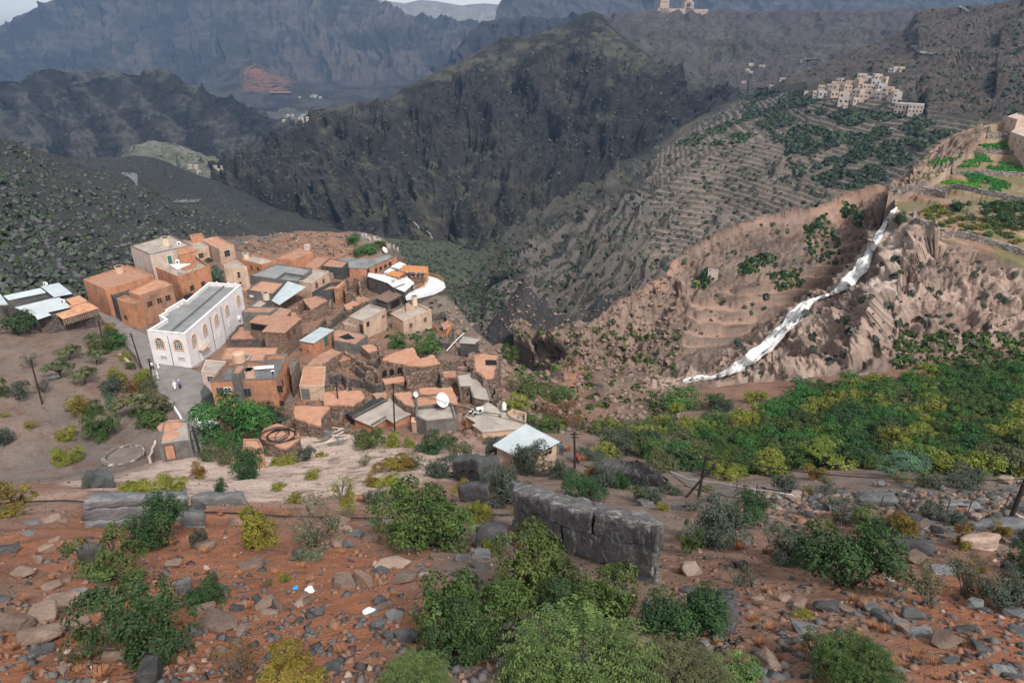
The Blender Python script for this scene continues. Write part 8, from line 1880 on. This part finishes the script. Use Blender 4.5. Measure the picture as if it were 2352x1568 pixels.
scrub('spur_scrub', 260, lambda: (U(880, 1120), U(560, 780)), .4, 1.5, 'mid', ('valley_terrain', 'foreground_ground'), 9)
TP = [[(1690, 610), (1760, 580), (1790, 590), (1740, 625), (1700, 628)], [(1585, 640), (1625, 615), (1640, 640), (1620, 665), (1590, 660)], [(1760, 630), (1840, 615), (1850, 650), (1790, 670)], [(1850, 520), (1900, 500), (1930, 560), (1935, 600), (1880, 610), (1850, 570)], [(1935, 460), (1990, 490), (1975, 520), (1930, 495)], [(1840, 545), (1880, 500), (1900, 490), (1890, 520)]]
def tsamp():
    P = rnd.choice(TP)
    for _ in range(60):
        u, v = U(1580, 1995), U(455, 675)
        if in_poly(u, v, P): return (u, v)
scrub('hill_garden', 420, tsamp, .7, 2.0, 'dark', ('tan_hill',), 14); scrub('hill_garden', 200, tsamp, .6, 1.6, 'mid', ('tan_hill',), 12); scrub('hill_garden', 90, tsamp, .5, 1.4, 'bright', ('tan_hill',), 12); scrub('hill_garden', 80, tsamp, .6, 1.5, 'gold', ('tan_hill',), 12)
scrub('cliff_scrub', 420, lambda: (U(1250, 2352), U(480, 880)), .6, 2.4, 'gdark', ('tan_hill', 'cliff'), 9)
scrub('ravine_scrub', 420, lambda: (U(1180, 1560), U(740, 1000)), .6, 2.2, 'mid', ('foreground_ground', 'valley_terrain', 'tan_hill'), 9)
scrub('garden_undergrowth', 1700, lambda: (lambda q: q if in_poly(q[0], q[1], GP) else None)((U(1450, 2360), U(850, 1100))), .5, 1.6, 'mid', ('foreground_ground',), 9)
scrub('cliff_foot_scrub', 420, lambda: (U(2060, 2360), U(765, 850)), .5, 1.7, 'mid', ('foreground_ground', 'cliff'), 12)
# dry orange grass tufts
tv = MB(); r_ = random.Random(3)
def tuft_mesh(seed):
    r = random.Random(seed); V = []; F = []
    for _ in range(170):
        a = r.uniform(0, 6.28); q = r.uniform(0, .5); x, y = q*math.cos(a), q*math.sin(a); l = r.uniform(.5, 1.0); b = r.uniform(.1, .7); k = len(V); w = .035
        V += [(x-w*math.sin(a), y+w*math.cos(a), 0), (x+w*math.sin(a), y-w*math.cos(a), 0), (x+b*l*math.cos(a), y+b*l*math.sin(a), l*(1-.4*b))]; F.append((k, k+1, k+2))
    me = bpy.data.meshes.new('grass_tuft'); me.from_pydata(V, [], F); me.update(); return me
DRY_ = plain('dry_orange_grass', (.34, .165, .085), .9, .3, 3); TUF = [tuft_mesh(k) for k in range(4)]
for m_ in TUF: m_.materials.append(DRY_)
TU = [(55,1380,34),(90,1350,30),(30,1490,40),(200,1510,50),(230,1555,60),(120,1330,34),(180,1545,46),(870,1380,36),(905,1368,24),(1720,1530,50),(1745,1480,40),(1730,1425,34),(1770,1445,40),(1790,1515,34),(2005,1440,40),(2035,1452,44),(2110,1500,34),(2060,1530,44),(2150,1560,34),(1960,1380,40),(1990,1400,50),(1700,1260,40),(1705,1180,44),(1760,1270,30),(2200,1170,36),(1900,1210,44),(1330,1060,40),(1300,1035,36),(830,1150,36),(560,1050,40),(320,1130,34),(240,1105,40),(660,1185,30),(1130,1245,30),(1840,1500,38),(1980,1470,36),(2250,1440,30),(2270,1230,30)]
TU += [(rnd.uniform(0, 2352), rnd.uniform(1150, 1560), rnd.uniform(20, 40)) for _ in range(60)]
for u, v, w in TU:
    H_ = hit(u, v); d = H_[0].y/raydir(u, v).y; s = w*d/1600*.62; o = obj('grass_tuft', rnd.choice(TUF)); tag(o, 'dry orange grass tuft on the foreground slope', 'grass tuft', 'dry orange grass tufts'); o.location = H_[0]-Vector((0, 0, .03)); o.scale = (s, s, s*.9); o.rotation_euler = (0, 0, U(0, 6))
make_haze()
# ---- tell members of a group apart by where they stand in the view
def seen_at(o):
    p = o.location; d = p.y*CP - p.z*SP; return CX + FPX*p.x/max(d, .1), CY - FPX*(p.y*SP + p.z*CP)/max(d, .1)
ORD = ['first', 'second', 'third', 'fourth', 'fifth', 'sixth', 'seventh', 'eighth', 'ninth', 'tenth', 'eleventh', 'twelfth']
byl = {}
for o in COL.objects:
    if o.parent is None and o.get('group') and o.get('label'): byl.setdefault((o['group'], o['label']), []).append(o)
for (g, lb), mem in byl.items():
    if len(mem) < 2: continue
    pos = sorted([(seen_at(o)[1], seen_at(o)[0], o.name) for o in mem]); k = -(-len(mem)//10); n = -(-len(mem)//k); rows = [pos[i:i+n] for i in range(0, len(pos), n)]
    for i, row in enumerate(rows):
        nm = '' if len(rows) == 1 else ' in the ' + ('top' if i == 0 else 'bottom' if i == len(rows)-1 else 'middle' if len(rows) == 3 else ORD[i]) + ' row'
        for j, q in enumerate(sorted(row, key=lambda q: q[1])): bpy.data.objects[q[2]]['label'] = f"{lb}, {ORD[j]} from left{nm}"
